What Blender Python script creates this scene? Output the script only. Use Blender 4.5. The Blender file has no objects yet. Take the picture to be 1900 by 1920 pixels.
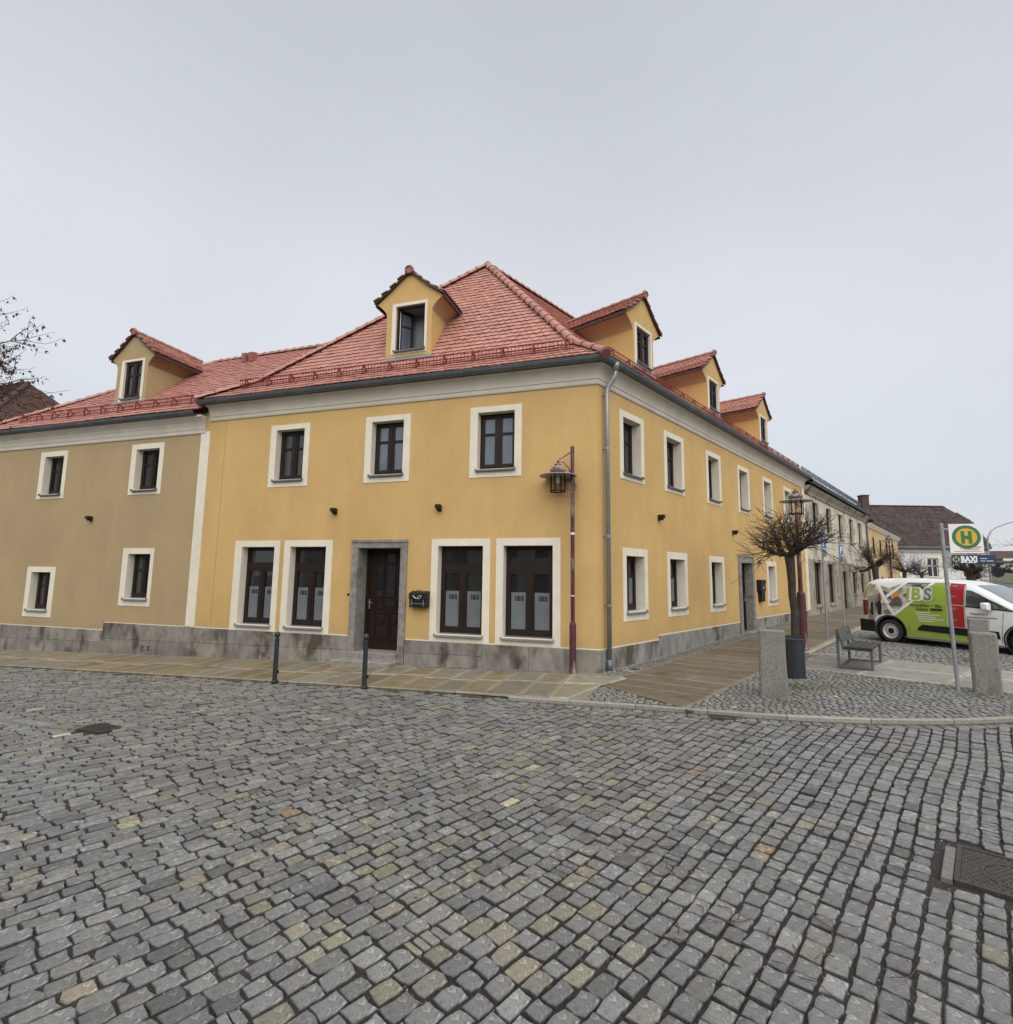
import bpy, bmesh, math, random
import numpy as np
from mathutils import Matrix, Vector

rnd = random.Random(7)
npr = np.random.default_rng(11)
SC = bpy.context.scene
COL = SC.collection
R = math.radians

# ------------------------------------------------------------------ camera
CAM = Vector((-2.0411, -11.5910, 2.0163))
pitch, roll = R(6.9493), R(0.7575)
fw = Vector((0, math.cos(pitch), math.sin(pitch)))
rt = Vector((1, 0, 0))
up = rt.cross(fw)
rt2 = rt * math.cos(roll) + up * math.sin(roll)
up2 = up * math.cos(roll) - rt * math.sin(roll)
cd = bpy.data.cameras.new('camera')
cd.sensor_fit = 'HORIZONTAL'
cd.sensor_width = 36.0
cd.lens = 985.0 / 1900.0 * 36.0
cd.clip_start = 0.05
cd.clip_end = 2000
cam = bpy.data.objects.new('camera', cd)
COL.objects.link(cam)
cam.matrix_world = Matrix(((rt2.x, up2.x, -fw.x, CAM.x), (rt2.y, up2.y, -fw.y, CAM.y), (rt2.z, up2.z, -fw.z, CAM.z), (0, 0, 0, 1)))
SC.camera = cam

# ------------------------------------------------------------------ world, sun, exposure
SUN_EL, SUN_AZ = R(50), R(172)          # azimuth clockwise from +Y
w = bpy.data.worlds.new('World')
SC.world = w
w.use_nodes = True
nt = w.node_tree
nt.nodes.clear()
wo = nt.nodes.new('ShaderNodeOutputWorld')
bg = nt.nodes.new('ShaderNodeBackground')
sky = nt.nodes.new('ShaderNodeTexSky')
sky.sky_type = 'NISHITA'
sky.sun_disc = False
sky.sun_elevation = SUN_EL
sky.sun_rotation = SUN_AZ
tc = nt.nodes.new('ShaderNodeTexCoord')
sx = nt.nodes.new('ShaderNodeSeparateXYZ')
nt.links.new(tc.outputs['Generated'], sx.inputs[0])
cr = nt.nodes.new('ShaderNodeValToRGB')       # the overcast cloud deck, by height above the horizon
e = cr.color_ramp.elements
e[0].position, e[0].color = 0.0, (3.70, 3.85, 4.10, 1)
e[1].position, e[1].color = 1.0, (2.8, 2.97, 3.25, 1)
for p_, c_ in ((0.12, (3.82, 3.97, 4.22, 1)), (0.34, (4.25, 4.40, 4.66, 1)), (0.5, (4.05, 4.21, 4.48, 1)), (0.72, (3.32, 3.48, 3.75, 1))):
    q = e.new(p_)
    q.color = c_
nz = nt.nodes.new('ShaderNodeTexNoise')
nz.inputs['Scale'].default_value = 2.2
nz.inputs['Detail'].default_value = 5
nt.links.new(tc.outputs['Generated'], nz.inputs['Vector'])
mr = nt.nodes.new('ShaderNodeMapRange')
mr.inputs[3].default_value, mr.inputs[4].default_value = 0.90, 1.10
nt.links.new(nz.outputs['Fac'], mr.inputs[0])
mul = nt.nodes.new('ShaderNodeVectorMath')
mul.operation = 'SCALE'
nt.links.new(sx.outputs['Z'], cr.inputs[0])
nt.links.new(cr.outputs[0], mul.inputs[0])
nt.links.new(mr.outputs[0], mul.inputs['Scale'])
mx = nt.nodes.new('ShaderNodeMix')
mx.data_type = 'RGBA'
mx.inputs[0].default_value = 0.93
nt.links.new(sky.outputs[0], mx.inputs[6])
nt.links.new(mul.outputs[0], mx.inputs[7])
nt.links.new(mx.outputs[2], bg.inputs[0])
bg.inputs[1].default_value = 0.085
nt.links.new(bg.outputs[0], wo.inputs[0])
sd = bpy.data.lights.new('sun', 'SUN')
sd.energy = 1.5
sd.angle = R(85)
sd.color = (1.0, 0.965, 0.92)
sun = bpy.data.objects.new('sun', sd)
COL.objects.link(sun)
sdir = Vector((math.sin(SUN_AZ) * math.cos(SUN_EL), math.cos(SUN_AZ) * math.cos(SUN_EL), math.sin(SUN_EL)))
sun.rotation_euler = sdir.to_track_quat('Z', 'Y').to_euler()
sun.location = (0, -20, 40)
SC.view_settings.view_transform = 'Standard'
SC.view_settings.look = 'None'
SC.view_settings.gamma = 1
SC.view_settings.use_curve_mapping = False
SC.view_settings.exposure = 1.08

# ------------------------------------------------------------------ frame of the two street fronts
aF, aR = R(162.2287), R(47.6961)
dF, dR = Vector((math.cos(aF), math.sin(aF))), Vector((math.cos(aR), math.sin(aR)))
nF, nR = Vector((-dF.y, dF.x)), Vector((dR.y, -dR.x))
HALF = (aF - aR) / 2
bis = Vector((math.cos((aF + aR) / 2), math.sin((aF + aR) / 2)))
MF = Matrix(((-dF.x, -nF.x, 0, 0), (-dF.y, -nF.y, 0, 0), (0, 0, 1, 0), (0, 0, 0, 1)))   # x = right, y = into the wall, z = up
MR = Matrix(((dR.x, -nR.x, 0, 0), (dR.y, -nR.y, 0, 0), (0, 0, 1, 0), (0, 0, 0, 1)))
T = Matrix.Translation


def sat(v, a, k):
    return np.where(v < a, v, a + k * (1 - np.exp(-(v - a) / k)))


def zg(x, y):
    x = np.asarray(x, float)
    fx = sat(x, 8.0, 3.0)
    fx = -sat(-fx, 24.0, 4.0)
    return 0.0302 * fx + 0.0038 * np.clip(y, -40, 15)


def zgf(x, y):
    return float(zg(x, y))


def fr(u, o):          # point: u along the front facade to the left, o out from the wall
    p = dF * u + nF * o
    return (p.x, p.y)


def rr(u, o):          # the same along the right facade
    p = dR * u + nR * o
    return (p.x, p.y)


CN = np.array(CAM)
RT, UP, FW = np.array(rt2), np.array(up2), np.array(fw)


def project(P):        # only used to leave out what no camera near the photographer's could see, and to pick the stones that show largest
    d = np.asarray(P, float) - CN
    dep = d @ FW
    return 950 + 985 * (d @ RT) / dep, 960 - 985 * (d @ UP) / dep, dep


# ------------------------------------------------------------------ materials
MATS = {}


def mat(name, c1, c2=None, scale=4.0, rough=0.75, bump=0.0, bscale=60.0, metal=0.0, spec=0.5, tint=False, detail=5.0, stretch=(1, 1, 1), c3=None, c3scale=1.0, c3lo=0.52, c3hi=0.7, coat=0.0, lo=0.35, hi=0.65, streak=0.0, splash=None):
    m = bpy.data.materials.new(name)
    m.use_nodes = True
    t = m.node_tree
    b = t.nodes['Principled BSDF']
    b.inputs['Roughness'].default_value = rough
    b.inputs['Metallic'].default_value = metal
    b.inputs['Specular IOR Level'].default_value = spec
    b.inputs['Coat Weight'].default_value = coat
    b.inputs['Coat Roughness'].default_value = 0.05
    co = t.nodes.new('ShaderNodeTexCoord')
    mp = t.nodes.new('ShaderNodeMapping')
    mp.inputs['Scale'].default_value = stretch
    t.links.new(co.outputs['Object'], mp.inputs[0])
    c2 = c2 or tuple(v * 0.85 for v in c1)

    def noise(sc, dt=detail):
        n = t.nodes.new('ShaderNodeTexNoise')
        n.inputs['Scale'].default_value = sc
        n.inputs['Detail'].default_value = dt
        n.inputs['Roughness'].default_value = 0.62
        t.links.new(mp.outputs[0], n.inputs['Vector'])
        return n.outputs['Fac']

    def mapr(src, a, bb, o0=0.0, o1=1.0):
        r = t.nodes.new('ShaderNodeMapRange')
        for i, v in enumerate((a, bb, o0, o1)):
            r.inputs[i + 1].default_value = v
        t.links.new(src, r.inputs[0])
        return r.outputs[0]

    def mix(f, a, bb, blend='MIX'):
        k = t.nodes.new('ShaderNodeMix')
        k.data_type = 'RGBA'
        k.blend_type = blend
        if hasattr(f, 'links'):
            t.links.new(f, k.inputs[0])
        else:
            k.inputs[0].default_value = f
        for i, v in ((6, a), (7, bb)):
            if hasattr(v, 'links'):
                t.links.new(v, k.inputs[i])
            else:
                k.inputs[i].default_value = (*v, 1)
        return k.outputs[2]

    base = mix(mapr(noise(scale), lo, hi), c1, c2)
    if c3:
        base = mix(mapr(noise(c3scale, 6), c3lo, c3hi), base, c3)
    if streak:          # rain marks: narrow upright veils
        mp2 = t.nodes.new('ShaderNodeMapping')
        mp2.inputs['Scale'].default_value = (1, 1, 0.07)
        t.links.new(co.outputs['Object'], mp2.inputs[0])
        n2 = t.nodes.new('ShaderNodeTexNoise')
        n2.inputs['Scale'].default_value = 3.2
        n2.inputs['Detail'].default_value = 7
        t.links.new(mp2.outputs[0], n2.inputs['Vector'])
        base = mix(mapr(n2.outputs['Fac'], 0.50, 0.72, 0.0, streak), base, tuple(v * 0.62 for v in c1))
    if splash:          # dirt splashed up from the pavement
        sp = t.nodes.new('ShaderNodeSeparateXYZ')
        t.links.new(co.outputs['Object'], sp.inputs[0])
        ad = t.nodes.new('ShaderNodeMath')
        ad.operation = 'MULTIPLY_ADD'
        t.links.new(noise(2.6, 7), ad.inputs[0])
        ad.inputs[1].default_value = 0.9
        t.links.new(sp.outputs['Z'], ad.inputs[2])
        base = mix(mapr(ad.outputs[0], splash + 0.35, splash + 1.0, 0.42, 0.0), base, (0.30, 0.235, 0.135))
    if tint:
        at = t.nodes.new('ShaderNodeAttribute')
        at.attribute_name = 'tint'
        base = mix(1.0, base, at.outputs['Color'], 'MULTIPLY')
    t.links.new(base, b.inputs['Base Color'])
    if bump:
        bp = t.nodes.new('ShaderNodeBump')
        bp.inputs['Strength'].default_value = 1.0
        bp.inputs['Distance'].default_value = bump
        t.links.new(noise(bscale, 8), bp.inputs['Height'])
        t.links.new(bp.outputs[0], b.inputs['Normal'])
    MATS[name] = m
    return m


YELLOW = mat('yellow_plaster', (0.585, 0.388, 0.160), (0.535, 0.352, 0.140), 0.9, 0.9, 0.003, 200, spec=0.2, c3=(0.505, 0.332, 0.135), c3scale=0.45, c3lo=0.45, c3hi=0.70, stretch=(1, 1, 0.6), streak=0.10, splash=0.3)
TAN = mat('tan_plaster', (0.41, 0.304, 0.167), (0.37, 0.272, 0.147), 0.9, 0.9, 0.003, 200, spec=0.2, c3=(0.345, 0.262, 0.150), c3scale=0.4, c3lo=0.45, c3hi=0.70, stretch=(1, 1, 0.6), streak=0.10, splash=0.1)
CREAM = mat('cream_paint', (0.74, 0.685, 0.565), (0.67, 0.615, 0.50), 3, 0.8, 0.0015, 120, spec=0.25, streak=0.10)
COVE = mat('cornice_paint', (0.57, 0.525, 0.44), (0.50, 0.46, 0.385), 2, 0.8, 0.001, 150, spec=0.25, streak=0.12)
WOOD = mat('brown_window_wood', (0.025, 0.014, 0.010), (0.018, 0.010, 0.008), 6, 0.5, 0.0004, 90, spec=0.25, stretch=(1, 1, 0.2))
DOORW = mat('brown_door_wood', (0.023, 0.011, 0.008), (0.016, 0.008, 0.006), 8, 0.45, 0.0006, 60, spec=0.25, stretch=(1, 1, 0.15))
GLASS = mat('window_glass', (0.012, 0.013, 0.014), (0.018, 0.019, 0.02), 1.5, 0.025, spec=0.6, coat=0.35)
SKYGLASS = mat('window_glass_sky_tint', (0.11, 0.135, 0.165), (0.085, 0.105, 0.13), 1.2, 0.04, spec=0.9, coat=0.6)  # blue-grey sky reflection put into the base colour of the pane
CURT = mat('window_glass_over_curtain', (0.05, 0.055, 0.055), (0.03, 0.033, 0.034), 9, 0.04, spec=0.6, coat=0.0, stretch=(1, 1, 0.05))
FILM = mat('frosted_film', (0.150, 0.165, 0.175), (0.115, 0.128, 0.138), 1.5, 0.35, spec=0.5)
BLACKP = mat('black_print', (0.012, 0.012, 0.014), rough=0.6)
ZINC = mat('weathered_zinc', (0.125, 0.14, 0.155), (0.095, 0.108, 0.122), 3, 0.42, 0.0006, 30, metal=0.35, c3=(0.16, 0.18, 0.20), c3scale=1.2)
ZINCL = mat('bright_zinc', (0.33, 0.345, 0.35), (0.26, 0.272, 0.277), 4, 0.38, 0.0004, 30, metal=0.55)
PLINTH = mat('stained_granite_plinth', (0.27, 0.248, 0.22), (0.165, 0.150, 0.134), 4, 0.78, 0.003, 45, c3=(0.072, 0.055, 0.040), c3scale=1.3, c3lo=0.5, c3hi=0.62, tint=True, stretch=(1, 1, 0.6), detail=10)
GRAN = mat('door_granite', (0.29, 0.265, 0.24), (0.185, 0.168, 0.15), 9, 0.75, 0.002, 120, c3=(0.13, 0.115, 0.10), c3scale=2.2, detail=9)
TILE = mat('red_clay_tile', (1.0, 1.0, 1.0), (0.86, 0.84, 0.83), 9, 0.48, 0.0015, 90, spec=0.5, tint=True, c3=(0.72, 0.72, 0.70), c3scale=0.9, c3lo=0.52, c3hi=0.72, detail=8)
TILEB = mat('roof_underlay', (0.10, 0.035, 0.025), rough=0.9)
MAROON = mat('maroon_metal', (0.22, 0.030, 0.026), (0.17, 0.024, 0.021), 8, 0.5, spec=0.4)
POLE = mat('worn_maroon_pole', (0.085, 0.02, 0.03), (0.055, 0.014, 0.022), 6, 0.5, 0.0008, 60, c3=(0.30, 0.25, 0.25), c3scale=4.0, c3lo=0.53, c3hi=0.66, stretch=(1, 1, 0.25))
SOFF = mat('dormer_soffit', (0.42, 0.27, 0.155), (0.37, 0.235, 0.13), 1, 0.85, spec=0.2)
BLACKM = mat('black_metal', (0.010, 0.010, 0.011), (0.015, 0.015, 0.016), 12, 0.5, spec=0.25)
ANTH = mat('anthracite_metal', (0.022, 0.028, 0.035), (0.016, 0.020, 0.026), 10, 0.42)
STEEL = mat('galvanised_steel', (0.33, 0.34, 0.345), (0.24, 0.25, 0.255), 8, 0.5, 0.0004, 60, metal=0.4)
SILVER = mat('silver_fitting', (0.55, 0.55, 0.54), rough=0.3, metal=0.9)
COB = mat('cobble_stone', (1.10, 1.10, 1.09), (0.62, 0.62, 0.62), 34, 0.52, 0.007, 40, spec=0.5, tint=True, detail=10, c3=(1.85, 1.84, 1.80), c3scale=24, c3lo=0.55, c3hi=0.70)
JOINT = mat('joint_grit', (0.055, 0.046, 0.036), (0.020, 0.017, 0.014), 60, 0.95, 0.012, 140, detail=8, c3=(0.11, 0.10, 0.085), c3scale=160, c3lo=0.62, c3hi=0.68)
JOINTL = mat('pale_joint_grit', (0.30, 0.275, 0.225), (0.15, 0.137, 0.108), 40, 0.95, 0.008, 140, detail=8)
SLAB = mat('paving_slab', (1.1, 1.1, 1.08), (0.78, 0.76, 0.72), 5, 0.55, 0.0025, 90, tint=True, detail=9, c3=(0.62, 0.52, 0.36), c3scale=1.1, c3lo=0.55, c3hi=0.7)
GROUND = mat('far_asphalt', (0.10, 0.10, 0.10), (0.075, 0.075, 0.075), 2, 0.9, 0.004, 40)
KERB = mat('granite_kerb', (1.08, 1.07, 1.04), (0.75, 0.74, 0.71), 22, 0.75, 0.002, 90, tint=True, detail=8)
PILLAR = mat('rough_granite', (0.30, 0.285, 0.25), (0.115, 0.11, 0.10), 60, 0.88, 0.006, 50, detail=12, c3=(0.13, 0.122, 0.10), c3scale=3, c3lo=0.5, c3hi=0.75, lo=0.32, hi=0.68, stretch=(1, 1, 0.6))
BARK = mat('dark_bark', (0.055, 0.047, 0.038), (0.028, 0.023, 0.019), 22, 0.9, 0.02, 35, stretch=(1, 1, 0.35), c3=(0.055, 0.062, 0.035), c3scale=3, c3lo=0.55)
TWIG = mat('twig_bark', (0.048, 0.034, 0.028), (0.030, 0.021, 0.018), 9, 0.85)
SEED = mat('dry_seed_leaf', (0.085, 0.045, 0.032), (0.045, 0.026, 0.02), 9, 0.8)
STEELD = mat('dull_bench_steel', (0.13, 0.135, 0.14), (0.09, 0.095, 0.10), 8, 0.55, metal=0.3)
PLANKD = mat('dark_bench_plank', (0.040, 0.034, 0.034), (0.026, 0.022, 0.022), 10, 0.65, 0.001, 60, stretch=(0.2, 1, 1))
PLANKG = mat('green_bench_plank', (0.075, 0.085, 0.065), (0.055, 0.062, 0.048), 10, 0.7, 0.001, 60, stretch=(0.2, 1, 1))
WHITE = mat('white_paint', (0.74, 0.75, 0.75), (0.70, 0.71, 0.71), 2, 0.3, spec=0.5, coat=0.4)
VANW = mat('van_white_paint', (0.72, 0.73, 0.73), (0.68, 0.69, 0.69), 2, 0.28, spec=0.5, coat=0.5, c3=(0.50, 0.48, 0.44), c3scale=1.8, c3lo=0.52, c3hi=0.85)
GREEN = mat('lime_vinyl', (0.29, 0.41, 0.06), (0.255, 0.365, 0.052), 2, 0.3, spec=0.5, coat=0.4)
REDV = mat('red_vinyl', (0.36, 0.012, 0.02), (0.31, 0.01, 0.017), 2, 0.35, coat=0.3)
GREYV = mat('grey_vinyl', (0.17, 0.17, 0.18), (0.13, 0.13, 0.14), 5, 0.4, coat=0.3)
PHOTOV = mat('photo_vinyl', (0.55, 0.52, 0.43), (0.20, 0.19, 0.17), 6, 0.4, coat=0.3, c3=(0.06, 0.06, 0.06), c3scale=4.5, c3lo=0.54, c3hi=0.60, stretch=(1, 1, 0.6))
CREASE = mat('green_crease', (0.17, 0.28, 0.026), rough=0.4)
LIMEDK = mat('dark_green_print', (0.035, 0.06, 0.012), rough=0.5)
PRINTG = mat('grey_print', (0.16, 0.17, 0.17), rough=0.5)
ORANGE = mat('orange_print', (0.62, 0.24, 0.02), (0.52, 0.2, 0.02), 8, 0.4)
RIM = mat('silver_wheel_paint', (0.52, 0.52, 0.51), (0.42, 0.42, 0.41), 12, 0.4, metal=0.2)
RUBBER = mat('tyre_rubber', (0.016, 0.016, 0.016), (0.024, 0.024, 0.024), 20, 0.85, 0.001, 80)
BLKPL = mat('black_plastic', (0.010, 0.010, 0.011), (0.016, 0.016, 0.017), 30, 0.7, spec=0.2)
VGLASS = mat('car_glass', (0.045, 0.055, 0.06), (0.06, 0.07, 0.075), 1, 0.03, spec=0.8, coat=0.8)
TAIL = mat('tail_lamp_red', (0.14, 0.008, 0.01), rough=0.15, coat=0.6)
CARBLK = mat('black_car_paint', (0.015, 0.016, 0.02), rough=0.2, coat=1.0)
SIGNW = mat('sign_white', (0.74, 0.74, 0.72), (0.70, 0.70, 0.68), 3, 0.4)
SIGNY = mat('sign_yellow', (0.66, 0.38, 0.02), rough=0.4)
SIGNG = mat('sign_green', (0.018, 0.16, 0.055), rough=0.4)
SIGNB = mat('sign_blue', (0.012, 0.07, 0.36), rough=0.4)
SIGNN = mat('sign_navy', (0.008, 0.03, 0.085), rough=0.4)
SIGNR = mat('sign_red', (0.45, 0.02, 0.03), rough=0.4)
GREYW = mat('derelict_plaster', (0.62, 0.57, 0.46), (0.47, 0.425, 0.335), 1.5, 0.95, 0.006, 40, c3=(0.22, 0.18, 0.135), c3scale=0.7, c3lo=0.5, c3hi=0.68, detail=9)
GREYL = mat('derelict_bare_plaster', (0.36, 0.315, 0.245), (0.24, 0.205, 0.16), 2.2, 0.95, 0.008, 30, c3=(0.085, 0.068, 0.05), c3scale=1.3, c3lo=0.54, c3hi=0.60, detail=10, stretch=(1, 1, 0.6))
ORANGEW = mat('apricot_plaster', (0.58, 0.40, 0.21), (0.54, 0.37, 0.19), 1, 0.9, 0.003, 80)
WHITEW = mat('white_plaster', (0.66, 0.65, 0.63), (0.60, 0.59, 0.57), 0.8, 0.9, 0.003, 80)
ROOFG = mat('grey_roof_tile', (0.10, 0.105, 0.11), (0.07, 0.074, 0.078), 8, 0.9, 0.01, 12, tint=True)
ROOFB = mat('old_brown_roof', (0.085, 0.052, 0.044), (0.055, 0.034, 0.03), 5, 0.85, 0.02, 6, c3=(0.05, 0.045, 0.03), c3scale=0.6, detail=9)
OLDT = mat('old_brown_tile', (1, 1, 1), (0.7, 0.7, 0.7), 8, 0.85, 0.004, 40, tint=True)
GRASS = mat('lawn_green', (0.105, 0.115, 0.055), (0.08, 0.09, 0.045), 1.5, 0.95, 0.02, 30)
HEDGE = mat('winter_hedge', (0.045, 0.045, 0.03), (0.025, 0.025, 0.018), 6, 0.95)
MOSS = mat('moss_green', (0.075, 0.085, 0.02), (0.045, 0.055, 0.014), 30, 0.95, 0.006, 120)
IRON = mat('cast_iron', (0.075, 0.064, 0.055), (0.045, 0.038, 0.033), 20, 0.6, 0.002, 60, metal=0.3)
CONC = mat('light_concrete', (0.27, 0.255, 0.225), (0.19, 0.18, 0.16), 12, 0.85, 0.003, 60)
LAMPW = mat('lamp_enamel', (0.42, 0.40, 0.38), (0.32, 0.29, 0.28), 7, 0.45)
LAMPC = mat('worn_lamp_cap', (0.20, 0.14, 0.14), (0.09, 0.05, 0.055), 10, 0.5, c3=(0.42, 0.37, 0.37), c3scale=8, c3lo=0.52, c3hi=0.6)
CAGEM = mat('dark_maroon_cage', (0.035, 0.012, 0.014), (0.025, 0.01, 0.011), 8, 0.5, spec=0.2)
BULB = mat('lamp_glass', (0.62, 0.64, 0.62), rough=0.12)
ROOMD = mat('grey_room', (0.26, 0.265, 0.27), (0.20, 0.205, 0.21), 2, 0.9)


# ------------------------------------------------------------------ mesh helpers
class MB:
    def __init__(self):
        self.v, self.f, self.m, self.mi = [], [], [], 0

    def poly(self, pts):
        n = len(self.v)
        self.v += [tuple(p) for p in pts]
        self.f.append(tuple(range(n, n + len(pts))))
        self.m.append(self.mi)
        return self

    def hexa(self, b, t):               # bottom ring, top ring (same count)
        n, k = len(self.v), len(b)
        self.v += [tuple(p) for p in b] + [tuple(p) for p in t]
        fs = [tuple(range(n + k - 1, n - 1, -1)), tuple(range(n + k, n + 2 * k))]
        fs += [(n + i, n + (i + 1) % k, n + k + (i + 1) % k, n + k + i) for i in range(k)]
        self.f += fs
        self.m += [self.mi] * len(fs)
        return self

    def box(self, x0, x1, y0, y1, z0, z1):
        return self.hexa([(x0, y0, z0), (x1, y0, z0), (x1, y1, z0), (x0, y1, z0)], [(x0, y0, z1), (x1, y0, z1), (x1, y1, z1), (x0, y1, z1)])

    def cbox(self, x0, x1, y0, y1, z0, z1, c=0.01):      # box with a chamfered top
        return self.loft([[(x0, y0, z0), (x1, y0, z0), (x1, y1, z0), (x0, y1, z0)], [(x0, y0, z1 - c), (x1, y0, z1 - c), (x1, y1, z1 - c), (x0, y1, z1 - c)],
                          [(x0 + c, y0 + c, z1), (x1 - c, y0 + c, z1), (x1 - c, y1 - c, z1), (x0 + c, y1 - c, z1)]])

    def loft(self, rings, closed=True, caps=True):
        n, k = len(self.v), len(rings[0])
        for r in rings:
            self.v += [tuple(p) for p in r]
        for a in range(len(rings) - 1):
            for i in range(k if closed else k - 1):
                j = (i + 1) % k
                self.f.append((n + a * k + i, n + a * k + j, n + (a + 1) * k + j, n + (a + 1) * k + i))
                self.m.append(self.mi)
        if caps and closed:
            self.f.append(tuple(range(n + k - 1, n - 1, -1)))
            self.f.append(tuple(range(n + (len(rings) - 1) * k, n + len(rings) * k)))
            self.m += [self.mi] * 2
        return self

    def tube(self, pts, r, n=8, caps=True):
        pts = [Vector(p) for p in pts]
        rs = r if isinstance(r, (list, tuple)) else [r] * len(pts)
        rings, ref = [], None
        for i, p in enumerate(pts):
            d = (pts[min(i + 1, len(pts) - 1)] - pts[max(i - 1, 0)])
            d = d.normalized() if d.length > 1e-9 else Vector((0, 0, 1))
            if ref is None:
                ref = Vector((0, 0, 1)) if abs(d.z) < 0.9 else Vector((1, 0, 0))
            a = d.cross(ref)
            a = a.normalized() if a.length > 1e-6 else d.orthogonal().normalized()
            b = d.cross(a)
            ref = -b if False else ref
            rings.append([p + (a * math.cos(2 * math.pi * k / n) + b * math.sin(2 * math.pi * k / n)) * rs[i] for k in range(n)])
        return self.loft(rings, True, caps)

    def lathe(self, prof, n=16, c=(0, 0, 0), axis='z', caps=True):
        rings = []
        for r, h in prof:
            ring = []
            for k in range(n):
                a = 2 * math.pi * k / n
                if axis == 'z':
                    ring.append((c[0] + r * math.cos(a), c[1] + r * math.sin(a), c[2] + h))
                else:
                    ring.append((c[0] + r * math.cos(a), c[1] + h, c[2] + r * math.sin(a)))
            rings.append(ring)
        return self.loft(rings, True, caps)

    def mesh(self, name, mats, smooth=False, fix=True):
        me = bpy.data.meshes.new(name)
        me.from_pydata(self.v, [], self.f)
        for m in (mats if isinstance(mats, (list, tuple)) else [mats]):
            me.materials.append(m)
        if len(me.materials) > 1:
            me.polygons.foreach_set('material_index', self.m)
        if fix:
            bm = bmesh.new()
            bm.from_mesh(me)
            bmesh.ops.recalc_face_normals(bm, faces=bm.faces)
            bm.to_mesh(me)
            bm.free()
        if smooth:
            me.polygons.foreach_set('use_smooth', [True] * len(me.polygons))
        me.update()
        return me

    def build(self, name, mats, parent=None, basis=None, smooth=False, bevel=0, fix=True):
        o = put(name, self.mesh(name, mats, smooth, fix), parent, basis)
        if bevel:
            b = o.modifiers.new('bevel', 'BEVEL')
            b.width = bevel
            b.segments = 2
            b.limit_method = 'ANGLE'
        return o


def put(name, data, parent=None, basis=None):
    o = bpy.data.objects.new(name, data)
    COL.objects.link(o)
    if parent:
        o.parent = parent
    if basis is not None:
        o.matrix_basis = basis
    return o


def tag(o, label=None, cat=None, group=None, kind=None):
    for k, v in (('label', label), ('category', cat), ('group', group), ('kind', kind)):
        if v:
            o[k] = v
    return o


def empty(name, loc, rz=0, label=None, cat=None, group=None):
    o = put(name, None, None, T(Vector(loc)) @ Matrix.Rotation(rz, 4, 'Z'))
    o.empty_display_size = 0.2
    return tag(o, label, cat, group)


def set_tint(me, c):
    a = me.attributes.new('tint', 'FLOAT_COLOR', 'POINT')
    arr = np.ones((len(me.vertices), 4), np.float32)
    arr[:, :3] = c
    a.data.foreach_set('color', arr.ravel())


def mass(name, V, F, mats, tints, parent=None, smooth=False, kind='stuff', dark_flanks=False):
    """V (N,k,3), F faces of one piece (tri/quads), tints (N,3): N pieces joined into one mesh."""
    N, k = V.shape[:2]
    me = bpy.data.meshes.new(name)
    loops = np.concatenate([np.array(f) for f in F])
    lens = np.array([len(f) for f in F])
    nl, nf = len(loops), len(F)
    me.vertices.add(N * k)
    me.vertices.foreach_set('co', V.reshape(-1).astype(np.float32))
    me.loops.add(N * nl)
    me.loops.foreach_set('vertex_index', (loops[None, :] + (np.arange(N) * k)[:, None]).ravel().astype(np.int32))
    me.polygons.add(N * nf)
    st = np.concatenate([[0], np.cumsum(lens)[:-1]])
    me.polygons.foreach_set('loop_start', (st[None, :] + (np.arange(N) * nl)[:, None]).ravel().astype(np.int32))
    me.polygons.foreach_set('loop_total', np.tile(lens, N).astype(np.int32))
    me.materials.append(mats)
    me.update(calc_edges=True)
    me.polygons.foreach_set('use_smooth', np.full(N * nf, smooth))
    a = me.attributes.new('tint', 'FLOAT_COLOR', 'POINT')
    arr = np.ones((N, k, 4), np.float32)
    arr[:, :, :3] = tints[:, None, :] * (FLANK_DARK[None] if dark_flanks else 1.0)
    a.data.foreach_set('color', arr.ravel())
    o = put(name, me, parent)
    if kind:
        o['kind'] = kind
    return o


TEXTS = {}


def text_mesh(s, size, fat=0.0, m=None, space=1.0):
    """lettering as a flat mesh in the xz plane, reading from -y, centred on x, standing on z = 0"""
    key = (s, size, fat, m.name if m else '', space)
    if key in TEXTS:
        return TEXTS[key]
    cu = bpy.data.curves.new('lettering', 'FONT')
    cu.body = s
    cu.size = size
    cu.offset = fat
    cu.align_x = 'CENTER'
    cu.space_character = space
    cu.resolution_u = 4
    ob = bpy.data.objects.new('lettering', cu)
    COL.objects.link(ob)
    dg = bpy.context.evaluated_depsgraph_get()
    me = bpy.data.meshes.new_from_object(ob.evaluated_get(dg))
    bpy.data.objects.remove(ob)
    me.transform(Matrix.Rotation(R(90), 4, 'X'))
    me.materials.clear()
    if m:
        me.materials.append(m)
    me.name = 'lettering'
    TEXTS[key] = me
    return me


for args in (('IBS', 0.15, 0.008, BLACKP, 1.15), ('IB', 0.45, 0.016, GREEN, 1.12), ('S', 0.45, 0.016, GREYV), ('IBS', 0.45, 0.036, WHITE, 1.12), ('Immobilien + Bau', 0.125, 0.002, LIMEDK), ('Scham', 0.125, 0.002, LIMEDK),
             ('Stadtplatz 4', 0.075, 0.001, PRINTG), ('H', 0.27, 0.018, SIGNG), ('H', 0.10, 0.008, SIGNN), ('BAXI', 0.14, 0.007, SIGNW), ('P', 0.34, 0.02, SIGNW)):
    text_mesh(*args)


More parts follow.
